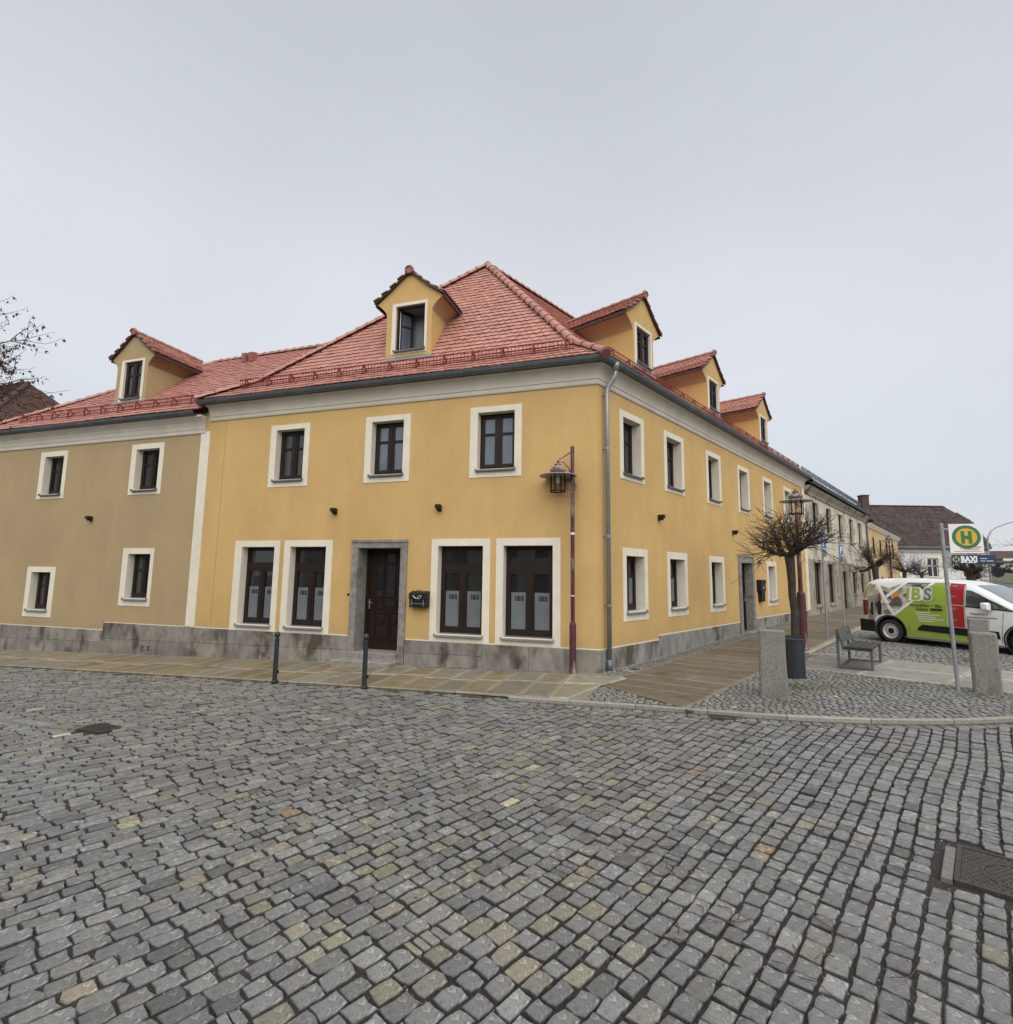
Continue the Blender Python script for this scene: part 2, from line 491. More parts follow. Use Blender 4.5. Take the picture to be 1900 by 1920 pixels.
# ------------------------------------------------------------------ ground sheets
def sheet(name, poly, zoff, m, step=0.8, kind='structure'):
    """a sheet over a 2-D polygon that follows the slope of the square"""
    bm = bmesh.new()
    vs = [bm.verts.new((x, y, 0)) for x, y in poly]
    bm.faces.new(vs)
    xs = [p[0] for p in poly]
    ys = [p[1] for p in poly]
    for lo, hi, nrm in ((min(xs), max(xs), (1, 0, 0)), (min(ys), max(ys), (0, 1, 0))):
        n = int((hi - lo) / step)
        for i in range(1, n):
            c = lo + (hi - lo) * i / n
            co = (c, 0, 0) if nrm[0] else (0, c, 0)
            bmesh.ops.bisect_plane(bm, geom=bm.verts[:] + bm.edges[:] + bm.faces[:], plane_co=co, plane_no=nrm)
    for v in bm.verts:
        v.co.z = zgf(v.co.x, v.co.y) + (zoff(v.co.x) if callable(zoff) else zoff)
    bmesh.ops.recalc_face_normals(bm, faces=bm.faces)
    if sum(f.normal.z for f in bm.faces) < 0:
        bmesh.ops.reverse_faces(bm, faces=bm.faces)
    me = bpy.data.meshes.new(name)
    bm.to_mesh(me)
    bm.free()
    me.materials.append(m)
    o = put(name, me)
    o['kind'] = kind
    return o


def ground_height(x, y):
    h = zgf(x, y) - 0.2
    d = max(0.0, (x * 0.66 + y * 0.75) - 62)
    return h + min(d * 0.058, 16)


def make_ground():
    b = MB()
    xs = [-600, -300, -150, -80, -50, -36] + [i * 2.0 for i in range(-14, 8)] + [16, 20, 26, 34, 44, 56, 70, 85, 100, 120, 150, 190, 260, 380, 600]
    ys = [-600, -300, -150, -80, -50, -36] + [i * 2.0 for i in range(-14, 10)] + [22, 28, 36, 46, 58, 70, 85, 100, 120, 150, 190, 260, 380, 600]
    n = len(ys)
    b.v = [(x, y, ground_height(x, y)) for x in xs for y in ys]
    b.f = [(i * n + j, (i + 1) * n + j, (i + 1) * n + j + 1, i * n + j + 1) for i in range(len(xs) - 1) for j in range(n - 1)]
    b.m = [0] * len(b.f)
    tag(b.build('ground', GROUND, smooth=True), kind='structure')


make_ground()
KERBPATH = [fr(1.22, 2.57), (-0.86, -2.46), (0.37, -2.90), (1.60, -3.42), (2.64, -3.74), (3.64, -3.90), (4.40, -3.94), (5.20, -3.87), (6.3, -3.6), (7.6, -3.1), (9.2, -2.2), (11.0, -0.9)]
RD = -0.055          # the road lies lower than the pavement; nearly flush along the left front


def rdz(x):
    t = np.clip((np.asarray(x, float) + 4.0) / 2.6, 0, 1)
    return -0.024 - 0.018 * t * t * (3 - 2 * t)



def chaikin(p, n=2):
    for _ in range(n):
        q = [p[0]]
        for a, b in zip(p[:-1], p[1:]):
            q += [(a[0] * 0.75 + b[0] * 0.25, a[1] * 0.75 + b[1] * 0.25), (a[0] * 0.25 + b[0] * 0.75, a[1] * 0.25 + b[1] * 0.75)]
        p = q + [p[-1]]
    return p


KP = chaikin(KERBPATH)


def offset_path(path, d):
    out = []
    for i, p in enumerate(path):
        a = path[max(i - 1, 0)]
        b = path[min(i + 1, len(path) - 1)]
        t = Vector((b[0] - a[0], b[1] - a[1])).normalized()
        out.append((p[0] + t.y * d, p[1] - t.x * d))     # d > 0: towards the road
    return out


FEDGE = [fr(24.0, 2.24), fr(14.2, 2.30), fr(7.0, 2.38), fr(3.0, 2.47), fr(1.22, 2.57)]
edge_line = FEDGE + KP[1:]
ex_ = np.array([p[0] for p in edge_line])
ey_ = np.array([p[1] for p in edge_line])


def edge_y(x):
    return np.interp(x, ex_, ey_)


road_poly = [(p[0], p[1]) for p in edge_line] + [(11.0, -24), (-34, -24), (-34, fr(24.0, 2.24)[1])]
ROAD = sheet('road', road_poly, lambda x: float(rdz(x)) - 0.020, JOINT)

# ------------------------------------------------------------------ cobbles of the road
K8 = 8
ANG = [(-1, -1), (0, -1), (1, -1), (1, 0), (1, 1), (0, 1), (-1, 1), (-1, 0)]
COBF = [(0 + i, (i + 1) % 8, 8 + (i + 1) % 8, 8 + i) for i in range(8)] + [(8 + i, 8 + (i + 1) % 8, 16 + (i + 1) % 8, 16 + i) for i in range(8)] + [(16 + i, 16 + (i + 1) % 8, 24) for i in range(8)]


def cobble_shapes(cx, cy, ax, ay, ex, ey, ztop, depth=0.05, round_=0.085, jit=0.075, dome=0.001):
    """stones centred at (cx, cy), half sizes ax, ay along unit vectors ex, ey (each 2-vectors per stone)"""
    N = len(cx)
    V = np.zeros((N, 25, 3))
    a = np.array(ANG, float)
    corner = (np.abs(a).sum(1) == 2)
    px = a[None, :, 0] * np.where(corner, 0.95, 1.0)[None, :] + npr.normal(0, jit, (N, 8))
    py = a[None, :, 1] * np.where(corner, 0.95, 1.0)[None, :] + npr.normal(0, jit, (N, 8))
    mn = np.minimum(ax, ay)
    tilt = npr.normal(0, 0.018, (N, 2))
    for ring, (ins, dz) in enumerate(((-0.02, -depth), (0.0, -0.007), (round_, 0.0))):
        ch = ins * (npr.uniform(0.3, 2.0, (N, 8)) if ring == 2 else 1.0)          # chipped edges
        sx_ = (ax[:, None] - mn[:, None] * ch) * px
        sy_ = (ay[:, None] - mn[:, None] * ch) * py
        sl = slice(ring * 8, ring * 8 + 8)
        V[:, sl, 0] = cx[:, None] + sx_ * ex[0] + sy_ * ey[0]
        V[:, sl, 1] = cy[:, None] + sx_ * ex[1] + sy_ * ey[1]
        V[:, sl, 2] = ztop[:, None] + dz + (sx_ * tilt[:, :1] + sy_ * tilt[:, 1:] + npr.normal(0, 0.0008, (N, 8)) if ring else 0)
    V[:, 24, 0], V[:, 24, 1] = cx, cy
    V[:, 24, 2] = ztop + dome * npr.uniform(0.2, 1.4, N)
    return V


def cobble_tints(N, x, y, tan=0.19, pale=0.006, base=0.180, spread=0.16):
    t = np.clip(npr.normal(1.0, spread, (N, 1)), 0.6, 1.5) * (np.array([[base, base * 0.985, base * 0.935]]) + npr.normal(0.001, 0.0028, (N, 1)) * np.array([[1.0, 0.6, -0.5]]))
    r = npr.random(N)
    r = r / (0.25 + 1.5 * np.exp(-((x + 2.1 - 0.25 * (y + 7)) / 1.5) ** 2) * np.clip(0.65 + 0.5 * np.sin(y * 1.9 + x), 0, 1))
    k = r < tan
    f_ = npr.uniform(0.05, 0.8, (k.sum(), 1))
    t[k] = (np.array([0.255, 0.225, 0.155]) * f_ + np.array([[base, base, base * 0.96]]) * (1 - f_)) * npr.uniform(0.85, 1.15, (k.sum(), 1))
    k = r < pale
    t[k] = np.array([0.42, 0.38, 0.26]) * npr.uniform(0.75, 1.15, (k.sum(), 1))
    k = npr.random(N) < 0.0004
    t[k] = np.array([0.25, 0.175, 0.115])
    return np.clip(t, 0.03, 0.6)


FLANK_DARK = np.concatenate([np.full(8, 0.22), np.full(8, 0.42), np.full(8, 1.0), [1.04]])[:, None]     # flanks darkened: grit and dirt, plus joint shade put into the tint


def lay_pieces(name, plural, V, F, tints, m, parent, keep=300, smooth=True):
    """the `keep` pieces that show largest become objects of their own, the rest one mesh"""
    c = V.mean(1)
    X, Y, D = project(c)
    inside = (D > 0.3) & (X > -10) & (X < 1910) & (Y > 0) & (Y < 1930)
    order = np.argsort(np.where(inside, D, 1e6))
    n = min(keep, int(inside.sum()))
    own, rest = order[:n], order[n:]
    for i in own:
        me = bpy.data.meshes.new(name)
        me.from_pydata((V[i] - c[i]).tolist(), [], F)
        me.materials.append(m)
        if smooth:
            me.polygons.foreach_set('use_smooth', [True] * len(F))
        set_tint(me, tints[i][None, :] * FLANK_DARK)
        put(name, me, parent, T(Vector(c[i])))
    if len(rest):
        mass(plural, V[rest], F, m, tints[rest], parent, smooth, dark_flanks=True)


def rf(x, y):           # coordinates along the rows: o = across (off the right front), s = along
    return x * nR.x + y * nR.y, x * dR.x + y * dR.y


def road_cobbles():
    cx, cy, ax, ay = [], [], [], []
    o = -22.0
    while o < 9.0:
        wd = rnd.uniform(0.118, 0.145)
        s = -17.0 + rnd.random() * 0.2
        thin = 0
        while s < 22:
            leftish = min(max((4.5 - o) / 6.0, 0), 1)
            if thin:
                ln = rnd.uniform(0.055, 0.075)
                thin -= 1
            else:
                ln = rnd.uniform(0.115, 0.20) + leftish * rnd.uniform(0.03, 0.10)
                if rnd.random() < 0.020 * (1 - leftish):
                    thin = rnd.randint(3, 5)
            so = s + ln / 2
            off = o + wd / 2 + 0.018 * math.sin(so * 0.9 + o * 0.35) + 0.012 * math.sin(so * 2.3 + o)
            x, y = nR.x * off + dR.x * so, nR.y * off + dR.y * so
            cx.append(x)
            cy.append(y)
            gap = 0.011 + 0.004 * (1 - leftish)
            ax.append((wd - gap * rnd.uniform(0.8, 1.5)) / 2)
            ay.append((ln - 0.009 * rnd.uniform(0.4, 1.8)) / 2)
            s += ln
        o += wd
    cx, cy, ax, ay = map(np.array, (cx, cy, ax, ay))
    X, Y, D = project(np.stack([cx, cy, zg(cx, cy)], 1))
    k = (cy < edge_y(cx) - 0.10 - np.where(cx > -1.9, 0.22, 0.0)) & (D > 0.25) & (X > -420) & (X < 2350) & (Y < 2500) & (cx > -30) & (cx < 10.5)
    # openings: manhole, gully, drain strip
    mo_, ms_ = (cx - 1.55) * nR.x + (cy + 7.67) * nR.y, (cx - 1.55) * dR.x + (cy + 7.67) * dR.y
    k &= ~((mo_ > -0.40 - ax * 0.1) & (mo_ < 0.335 + ax) & (np.abs(ms_) < 0.335 + ay * 0.8))
    go_, gs_ = (cx + 7.95) * 0.94 - (cy + 3.55) * 0.342, (cx + 7.95) * 0.342 + (cy + 3.55) * 0.94
    k &= ~((np.abs(go_) < 0.31) & (np.abs(gs_) < 0.2))
    cx, cy, ax, ay = cx[k], cy[k], ax[k], ay[k]
    z = zg(cx, cy) + rdz(cx) + npr.normal(0, 0.004, len(cx)) + 0.005 * np.sin(cx * 1.3 + 0.5) * np.cos(cy * 1.1)
    V = cobble_shapes(cx, cy, ax, ay, (nR.x, nR.y), (dR.x, dR.y), z)
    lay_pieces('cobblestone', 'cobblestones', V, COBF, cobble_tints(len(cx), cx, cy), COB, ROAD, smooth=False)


road_cobbles()


# channel of flat setts along the kerb
def channel():
    path = offset_path(KP, 0.21)
    cx, cy, an = [], [], []
    for a, b in zip(path[:-1], path[1:]):
        d = Vector((b[0] - a[0], b[1] - a[1]))
        n = max(1, round(d.length / 0.17))
        for i in range(n):
            t = (i + 0.5) / n
            cx.append(a[0] + d.x * t)
            cy.append(a[1] + d.y * t)
            an.append((d.normalized().x, d.normalized().y, d.length / n))
    cx, cy, an = np.array(cx), np.array(cy), np.array(an)
    z = zg(cx, cy) + rdz(cx) - 0.006
    V = cobble_shapes(cx, cy, an[:, 2] / 2 - 0.008, np.full(len(cx), 0.065), (an[:, 0][:, None], an[:, 1][:, None]), (-an[:, 1][:, None], an[:, 0][:, None]), z, jit=0.045)
    mass('gutter_setts', V, COBF, COB, cobble_tints(len(cx), cx, cy, 0.3, 0.02, 0.15), ROAD, True)


channel()

# flush strip of long flat stones that leads to the old gully on the left
for i in range(7):
    x0 = -11.6 + i * 0.46
    y0 = -2.32 - i * 0.175
    b = MB()
    ex = Vector((0.46, -0.175)).normalized()
    ey = Vector((0.175, 0.46)).normalized()
    q = [Vector((x0, y0)) + ex * a + ey * c for a, c in ((0.01, -0.07), (0.48, -0.07), (0.48, 0.07), (0.01, 0.07))]
    b.hexa([(p.x, p.y, zgf(p.x, p.y) + rdz(p.x) - 0.05) for p in q], [(p.x, p.y, zgf(p.x, p.y) + rdz(p.x) + 0.008) for p in q])
    me = b.mesh('flat_stone', COB)
    set_tint(me, [0.19 + 0.02 * (i % 3)] * 3 if i < 6 else (0.2, 0.165, 0.135))
    put('flat_stone', me, ROAD)


# ------------------------------------------------------------------ pavement slabs
PAVE = sheet('pavement', [fr(24, 0.0), fr(24, 2.24), fr(14.2, 2.30), fr(7, 2.38), fr(3, 2.47), fr(1.22, 2.57)] + KP[1:] + [(11.0, -0.9), (19, 4), (40, 30), rr(60, 3.0), rr(60, 0), (0, 0)], -0.014, JOINTL, 1.2)


def slab(q, tint, parent, name='paving_slab', lift=0.0, thick=0.09, c=0.006):
    b = MB()
    cen = Vector((sum(p[0] for p in q) / len(q), sum(p[1] for p in q) / len(q)))
    j = rnd.uniform(-0.003, 0.003) + lift

    def ring(ins, dz):
        out = []
        for p in q:
            d = cen - Vector(p)
            pp = Vector(p) + d.normalized() * ins
            out.append((pp.x, pp.y, zgf(pp.x, pp.y) + dz + j))
        return out
    e1, e2 = rnd.uniform(0.05, 0.09), rnd.uniform(0.12, 0.22)
    k_ = len(q)
    b.loft([ring(0, -thick), ring(0, -c), ring(c * 1.6, 0), ring(e1, 0.0003), ring(e2, 0.0005)])
    me = b.mesh(name, SLAB if name == 'paving_slab' else KERB)
    t3 = np.array(tint)
    pale = t3 * rnd.uniform(1.1, 1.4) + np.array([0.045, 0.047, 0.048])      # worn, dry rim round a damp middle
    cols = np.concatenate([np.tile(pale, (k_ * 3, 1)), np.tile(t3 * 1.03, (k_, 1)), np.tile(t3 * rnd.uniform(0.86, 1.0), (k_, 1))])
    a_ = me.attributes.new('tint', 'FLOAT_COLOR', 'POINT')
    a_.data.foreach_set('color', np.concatenate([cols, np.ones((len(cols), 1))], 1).astype(np.float32).ravel())
    return put(name, me, parent)


def front_slabs():
    u = 0.55
    bounds = [0.55]
    while u < 23.5:
        u += rnd.uniform(0.50, 0.68)
        bounds.append(u)
    for a, b in zip(bounds[:-1], bounds[1:]):
        strip = 0.30 if a < 4.4 else 0.12
        mid = rnd.uniform(1.15, 1.45)
        eo = lambda uu: np.interp(uu, [0, 3, 7, 14.2, 24], [2.54, 2.45, 2.36, 2.28, 2.22])
        g = 0.014
        warm = rnd.random() < 0.5
        for o0, o1a, o1b in ((strip, mid - g, mid - g), (mid + g, eo(a), eo(b))):
            s = rnd.uniform(0.85, 1.12)
            t = np.array([0.225, 0.188, 0.118]) * s * 0.9 if rnd.random() < 0.6 else np.array([0.205, 0.186, 0.146]) * s
            slab([fr(a + g, o0), fr(a + g, o1a), fr(b - g, o1b), fr(b - g, o0)], t, PAVE)
    # corner pieces before the cobbled wedge
    for q, t in (([fr(0.53, 0.34), fr(0.53, 1.25), fr(-0.25, 1.25), fr(-0.62, 0.60), fr(-0.5, 0.36)], (0.27, 0.25, 0.19)), ([fr(0.53, 1.28), fr(0.53, 2.52), fr(0.2, 2.50), fr(-0.22, 1.28)], (0.26, 0.235, 0.17))):
        slab(q, t, PAVE)


front_slabs()


def right_slabs():
    # lower end is cut along the wedge of small setts
    u = -1.9
    k = 0
    while u < 40:
        ln = rnd.uniform(0.50, 0.66)
        a, b = u, u + ln
        o0, o1 = 0.58, 2.66
        if a > 10:
            o1 = 2.66
        # wedge: for a < ~0.8 the near end runs diagonally from (o=.51,s=-1.2) to (o=2.64,s=-2.0)

        def lo(o):
            return -1.06 - (o - 0.51) * 0.325
        tint = np.array([0.138, 0.116, 0.083]) * rnd.uniform(0.84, 1.14)
        if b > lo(o1) + 0.05:
            sp = rnd.uniform(1.2, 2.0) if k % 9 == 4 else None
            parts = [(o0, o1)] if sp is None else [(o0, sp - 0.005), (sp + 0.005, o1)]
            for p0, p1 in parts:
                q = [(p0, max(a, lo(p0)) + 0.014), (p1, max(a, lo(p1)) + 0.014), (p1, max(b, lo(p1) + 0.03) - 0.014), (p0, max(b, lo(p0) + 0.03) - 0.014)]
                if b <= lo(p0) + 0.05 and b <= lo(p1) + 0.05:
                    continue
                slab([tuple(nR * o + dR * s) for o, s in q], tint * rnd.uniform(0.94, 1.06), PAVE)
        u += ln
        k += 1


right_slabs()

# plaza slabs around the bench
PD = Vector((2.09, -2.56)).normalized()         # along the strip, towards the lower right
PN = Vector((-PD.y, PD.x))                      # towards the parking places
P0 = Vector((4.40, 0.10))


def plaza_slabs():
    s = -0.4
    while s < 12:
        ln = rnd.uniform(1.25, 1.6)
        for r in range(2):
            t0, t1 = r * 1.22 + 0.006, r * 1.22 + 1.21
            q = [P0 + PD * a + PN * c for a, c in ((s + 0.008, t0), (s + ln - 0.008, t0), (s + ln - 0.008, t1), (s + 0.008, t1))]
            t = np.array([0.30, 0.285, 0.25]) * rnd.uniform(0.88, 1.1)
            if s < 0.9:
                t *= 0.72
            slab([tuple(p) for p in q], t, PAVE)
        s += ln


plaza_slabs()


# small setts
def in_poly(x, y, poly):
    inside = np.zeros(len(x), bool)
    n = len(poly)
    for i in range(n):
        x0, y0 = poly[i]
        x1, y1 = poly[(i + 1) % n]
        c = ((y0 > y) != (y1 > y)) & (x < (x1 - x0) * (y - y0) / (y1 - y0 + 1e-12) + x0)
        inside ^= c
    return inside


def mossy(x, y):
    m = np.exp(-(((x - 3.25) / 0.55) ** 2 + ((y + 1.75) / 0.35) ** 2)) + 0.9 * np.exp(-(((x - 2.55) / 0.35) ** 2 + ((y + 2.85) / 0.22) ** 2)) + 0.7 * np.exp(-(((x - 5.95) / 0.5) ** 2 + ((y + 2.65) / 0.25) ** 2)) + 0.45 * np.exp(-(((x - 4.4) / 1.2) ** 2 + ((y + 1.8) / 0.45) ** 2))
    return np.clip(m, 0, 1)


def small_setts(poly, ang, size, base, keep, zoff=0.0, wave=0.0, own='small_sett', moss=True):
    xs = [p[0] for p in poly]
    ys = [p[1] for p in poly]
    cxm, cym = sum(xs) / len(xs), sum(ys) / len(ys)
    L = max(max(xs) - min(xs), max(ys) - min(ys)) * 0.8
    ex, ey = (math.cos(ang), math.sin(ang)), (-math.sin(ang), math.cos(ang))
    cx, cy, ax, ay = [], [], [], []
    v = -L
    while v < L:
        h = size * rnd.uniform(0.88, 1.12)
        u = -L + rnd.random() * size
        while u < L:
            w_ = size * rnd.uniform(0.8, 1.35)
            vv = v + h / 2 + rnd.gauss(0, size * 0.06)
            cx.append(cxm + ex[0] * (u + w_ / 2) + ey[0] * vv)
            cy.append(cym + ex[1] * (u + w_ / 2) + ey[1] * vv)
            ax.append(w_ / 2 - 0.007)
            ay.append(h / 2 - 0.007)
            u += w_
        v += h
    cx, cy, ax, ay = map(np.array, (cx, cy, ax, ay))
    X, Y, D = project(np.stack([cx, cy, zg(cx, cy)], 1))
    k = in_poly(cx, cy, poly) & (D > 1) & (X > -300) & (X < 2500)
    cx, cy, ax, ay = cx[k], cy[k], ax[k], ay[k]
    z = zg(cx, cy) + zoff + npr.normal(0, 0.003, len(cx))
    V = cobble_shapes(cx, cy, ax, ay, ex, ey, z, 0.035, 0.16, 0.09, 0.003)
    t = cobble_tints(len(cx), cx, cy, 0.14, 0.01, base, 0.14)
    if moss:
        mo = (mossy(cx, cy) * npr.uniform(0.2, 1.0, len(cx)))[:, None]
        t = t * (1 - mo) + np.array([[0.10, 0.105, 0.04]]) * mo
    if keep:
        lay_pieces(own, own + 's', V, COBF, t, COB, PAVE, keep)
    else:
        mass(own + 's', V, COBF, COB, t, PAVE, True, dark_flanks=True)


KIN = offset_path(KP, -0.05)


def bed(poly):
    sheet('setts_bed', poly, -0.010, BEDM, 1.0)


BEDM = mat('dark_sett_bed', (0.085, 0.078, 0.062), (0.045, 0.040, 0.031), 40, 0.95, 0.008, 140, detail=8)
kin = [p for p in KIN if -1.95 < p[0] < 8.6]
wedge_in = [tuple(nR * 2.68 + dR * -1.96)]
# between kerb, slabs and plaza strip
plz = [tuple(P0 + PD * 8.6 + PN * -0.01), tuple(P0 + PD * -0.4 + PN * -0.01), tuple(nR * 2.70 + dR * 1.5)]
poly_right = [p for p in kin if p[0] > 0.98] + plz + [tuple(nR * 2.70 + dR * -1.85)]
bed(poly_right)
small_setts(poly_right, R(-8), 0.098, 0.195, 230)
poly_wedge = [p for p in kin if -0.95 < p[0] <= 1.05] + [tuple(nR * 2.70 + dR * -1.80), tuple(nR * 0.52 + dR * -1.09), fr(-0.2, 1.30)]
bed(poly_wedge)
small_setts(poly_wedge, aF, 0.105, 0.20, 70)
# drip strips along the walls
small_setts([fr(4.4, 0.10), fr(4.4, 0.29), fr(-0.15, 0.30), (0.45, -0.36), rr(0.2, 0.55), rr(40, 0.55), rr(40, 0.10), (0.06, -0.2)], aF, 0.075, 0.17, 0, moss=False, own='drip_strip_sett')
# parking places
park = [tuple(nR * 2.9 + dR * 5.4), tuple(P0 + PD * -0.2 + PN * 2.46), tuple(P0 + PD * 8.6 + PN * 2.46), (16, 1), (20, 10), tuple(nR * 2.9 + dR * 19)]
bed(park)
small_setts(park, math.atan2(PD.y, PD.x) + 0.1, 0.13, 0.22, 0, zoff=0.0, moss=False, own='parking_sett')
small_setts([tuple(nR * 2.70 + dR * 1.5), tuple(P0 + PD * -0.4), tuple(P0 + PD * -0.25 + PN * 2.44), tuple(nR * 2.75 + dR * 5.4)], aR, 0.10, 0.15, 0, moss=False, own='tree_pit_sett')

KERBO = bpy.data.objects.new('kerb', None)
COL.objects.link(KERBO)
KERBO['kind'] = 'structure'


def kerb_run(path, wid, top, low, length, tint):
    # resample
    pts = [Vector(p) for p in path]
    d = [0]
    for a, b in zip(pts[:-1], pts[1:]):
        d.append(d[-1] + (b - a).length)
    n = max(1, round(d[-1] / length))
    P = lambda s: Vector((np.interp(s, d, [p.x for p in pts]), np.interp(s, d, [p.y for p in pts])))
    for i in range(n):
        s0, s1 = d[-1] * i / n + 0.005, d[-1] * (i + 1) / n - 0.005
        rings = []
        for k in range(4):
            s = s0 + (s1 - s0) * k / 3
            p, tt = P(s), (P(s + 0.02) - P(s - 0.02)).normalized()
            nn = Vector((tt.y, -tt.x))
            z = zgf(p.x, p.y)
            prof = [(-wid / 2, low), (wid / 2, low), (wid / 2, top - 0.014), (wid / 2 - 0.014, top), (-wid / 2, top)]
            rings.append([(p.x + nn.x * o, p.y + nn.y * o, z + h) for o, h in prof])
        b = MB().loft(rings)
        me = b.mesh('kerb_stone', KERB)
        set_tint(me, np.array(tint) * rnd.uniform(0.88, 1.1))
        put('kerb_stone', me, KERBO)


kerb_run(offset_path(KP, 0.03), 0.08, 0.003, -0.2, 1.05, (0.30, 0.285, 0.25))
kerb_run([tuple(nR * 2.79 + dR * 5.2), tuple(nR * 2.79 + dR * 34)], 0.13, 0.012, -0.2, 1.0, (0.33, 0.31, 0.27))
kerb_run([tuple(nR * 2.85 + dR * 5.15), tuple(P0 + PD * -0.1 + PN * 2.5)], 0.13, 0.012, -0.2, 0.9, (0.30, 0.285, 0.25))

# ================================================================== buildings
ZERO = Matrix.Identity(4)
WIN = {}


def grid_wall(b, x0, x1, z0, z1, holes, y=0.0):
    xs = sorted({x0, x1, *[h[0] for h in holes], *[h[1] for h in holes]})
    zs = sorted({z0, z1, *[h[2] for h in holes], *[h[3] for h in holes]})
    for a, c in zip(xs[:-1], xs[1:]):
        for d, e_ in zip(zs[:-1], zs[1:]):
            mx_, mz_ = (a + c) / 2, (d + e_) / 2
            if any(h[0] < mx_ < h[1] and h[2] < mz_ < h[3] for h in holes):
                continue
            b.poly([(a, y, d), (c, y, d), (c, y, e_), (a, y, e_)])


def window_meshes(w_, h, bl, br, bt, bb, dep, style, sill):
    key = (round(w_, 2), round(h, 2), round(bl, 2), round(br, 2), round(bt, 2), round(bb, 2), dep, style, sill)
    if key in WIN:
        return WIN[key]
    hw = w_ / 2
    s = MB()
    y0 = -0.014
    o = [(-hw - bl, -bb), (hw + br, -bb), (hw + br, h + bt), (-hw - bl, h + bt)]
    i_ = [(-hw, 0), (hw, 0), (hw, h), (-hw, h)]
    for k in range(4):
        a, c = k, (k + 1) % 4
        s.poly([(o[a][0], y0, o[a][1]), (o[c][0], y0, o[c][1]), (i_[c][0], y0, i_[c][1]), (i_[a][0], y0, i_[a][1])])
        s.poly([(o[a][0], y0, o[a][1]), (o[a][0], 0.01, o[a][1]), (o[c][0], 0.01, o[c][1]), (o[c][0], y0, o[c][1])])
        s.poly([(i_[a][0], y0, i_[a][1]), (i_[c][0], y0, i_[c][1]), (i_[c][0], dep + 0.09, i_[c][1]), (i_[a][0], dep + 0.09, i_[a][1])])
    sur = s.mesh('surround', CREAM, fix=False)
    f = MB()
    panes = []
    ya, yb = dep, dep + 0.07
    fb = 0.055
    f.box(-hw, -hw + fb, ya, yb, 0, h)
    f.box(hw - fb, hw, ya, yb, 0, h)
    f.box(-hw + fb, hw - fb, ya, yb, 0, fb + 0.02)
    f.box(-hw + fb, hw - fb, ya, yb, h - fb, h)
    top = h - fb
    if style == 'shop':
        zt = h * 0.715
        f.box(-hw + fb, hw - fb, ya - 0.012, yb, zt, zt + 0.15)
        zi0, zi1 = zt + 0.15, top
        sb = 0.045
        f.box(-hw + fb, -hw + fb + sb, ya + 0.012, yb - 0.005, zi0, zi1)
        f.box(hw - fb - sb, hw - fb, ya + 0.012, yb - 0.005, zi0, zi1)
        f.box(-hw + fb + sb, hw - fb - sb, ya + 0.012, yb - 0.005, zi0, zi0 + 0.03)
        f.box(-hw + fb + sb, hw - fb - sb, ya + 0.012, yb - 0.005, zi1 - 0.04, zi1)
        panes.append((-hw + fb + sb, hw - fb - sb, zi0 + 0.03, zi1 - 0.04))
        top = zt
    z0 = fb + 0.02
    f.box(-0.035, 0.035, ya - 0.018, yb - 0.02, z0, top)
    sb = 0.055 if style != 'shop' else 0.06
    for sgn in (-1, 1):
        x0, x1 = (-hw + fb, -0.035) if sgn < 0 else (0.035, hw - fb)
        f.box(x0, x0 + sb, ya - 0.006, yb - 0.01, z0, top)
        f.box(x1 - sb, x1, ya - 0.006, yb - 0.01, z0, top)
        f.box(x0 + sb, x1 - sb, ya - 0.006, yb - 0.01, z0, z0 + sb + 0.02)
        f.box(x0 + sb, x1 - sb, ya - 0.006, yb - 0.01, top - sb, top)
        pz0, pz1 = z0 + sb + 0.02, top - sb
        if style == 'shop':
            panes.append((x0 + sb, x1 - sb, pz0, pz1))
        else:
            m_ = pz0 + (pz1 - pz0) * 0.655
            f.box(x0 + sb, x1 - sb, ya + 0.004, yb - 0.015, m_ - 0.028, m_ + 0.028)
            panes.append((x0 + sb, x1 - sb, pz0, m_ - 0.028))
            panes.append((x0 + sb, x1 - sb, m_ + 0.028, pz1))
    fm = f.mesh('window', WOOD)
    pm = []
    for x0, x1, a, c in panes:
        pm.append(((x0, x1, a, c), MB().box(x0 - 0.002, x1 + 0.002, ya + 0.036, ya + 0.044, a - 0.002, c + 0.002)))
    sm = None
    if sill:
        b = MB()
        for z_a, z_b in ((-0.006, -0.022),):
            b.hexa([(-hw - 0.03, -0.075, -0.050), (hw + 0.03, -0.075, -0.050), (hw, dep + 0.02, -0.002), (-hw, dep + 0.02, -0.002)], [(-hw - 0.03, -0.075, -0.027), (hw + 0.03, -0.075, -0.027), (hw, dep + 0.02, 0.022), (-hw, dep + 0.02, 0.022)])
        b.box(-hw - 0.03, hw + 0.03, -0.084, -0.076, -0.06, -0.025)
        for sx_ in (-hw - 0.034, hw + 0.026):
            b.box(sx_, sx_ + 0.008, -0.074, 0.0, -0.045, 0.016)
        sm = b.mesh('sill', ZINCL if sill == 'zinc' else ZINC)
    WIN[key] = (sur, fm, pm, sm)
    return WIN[key]


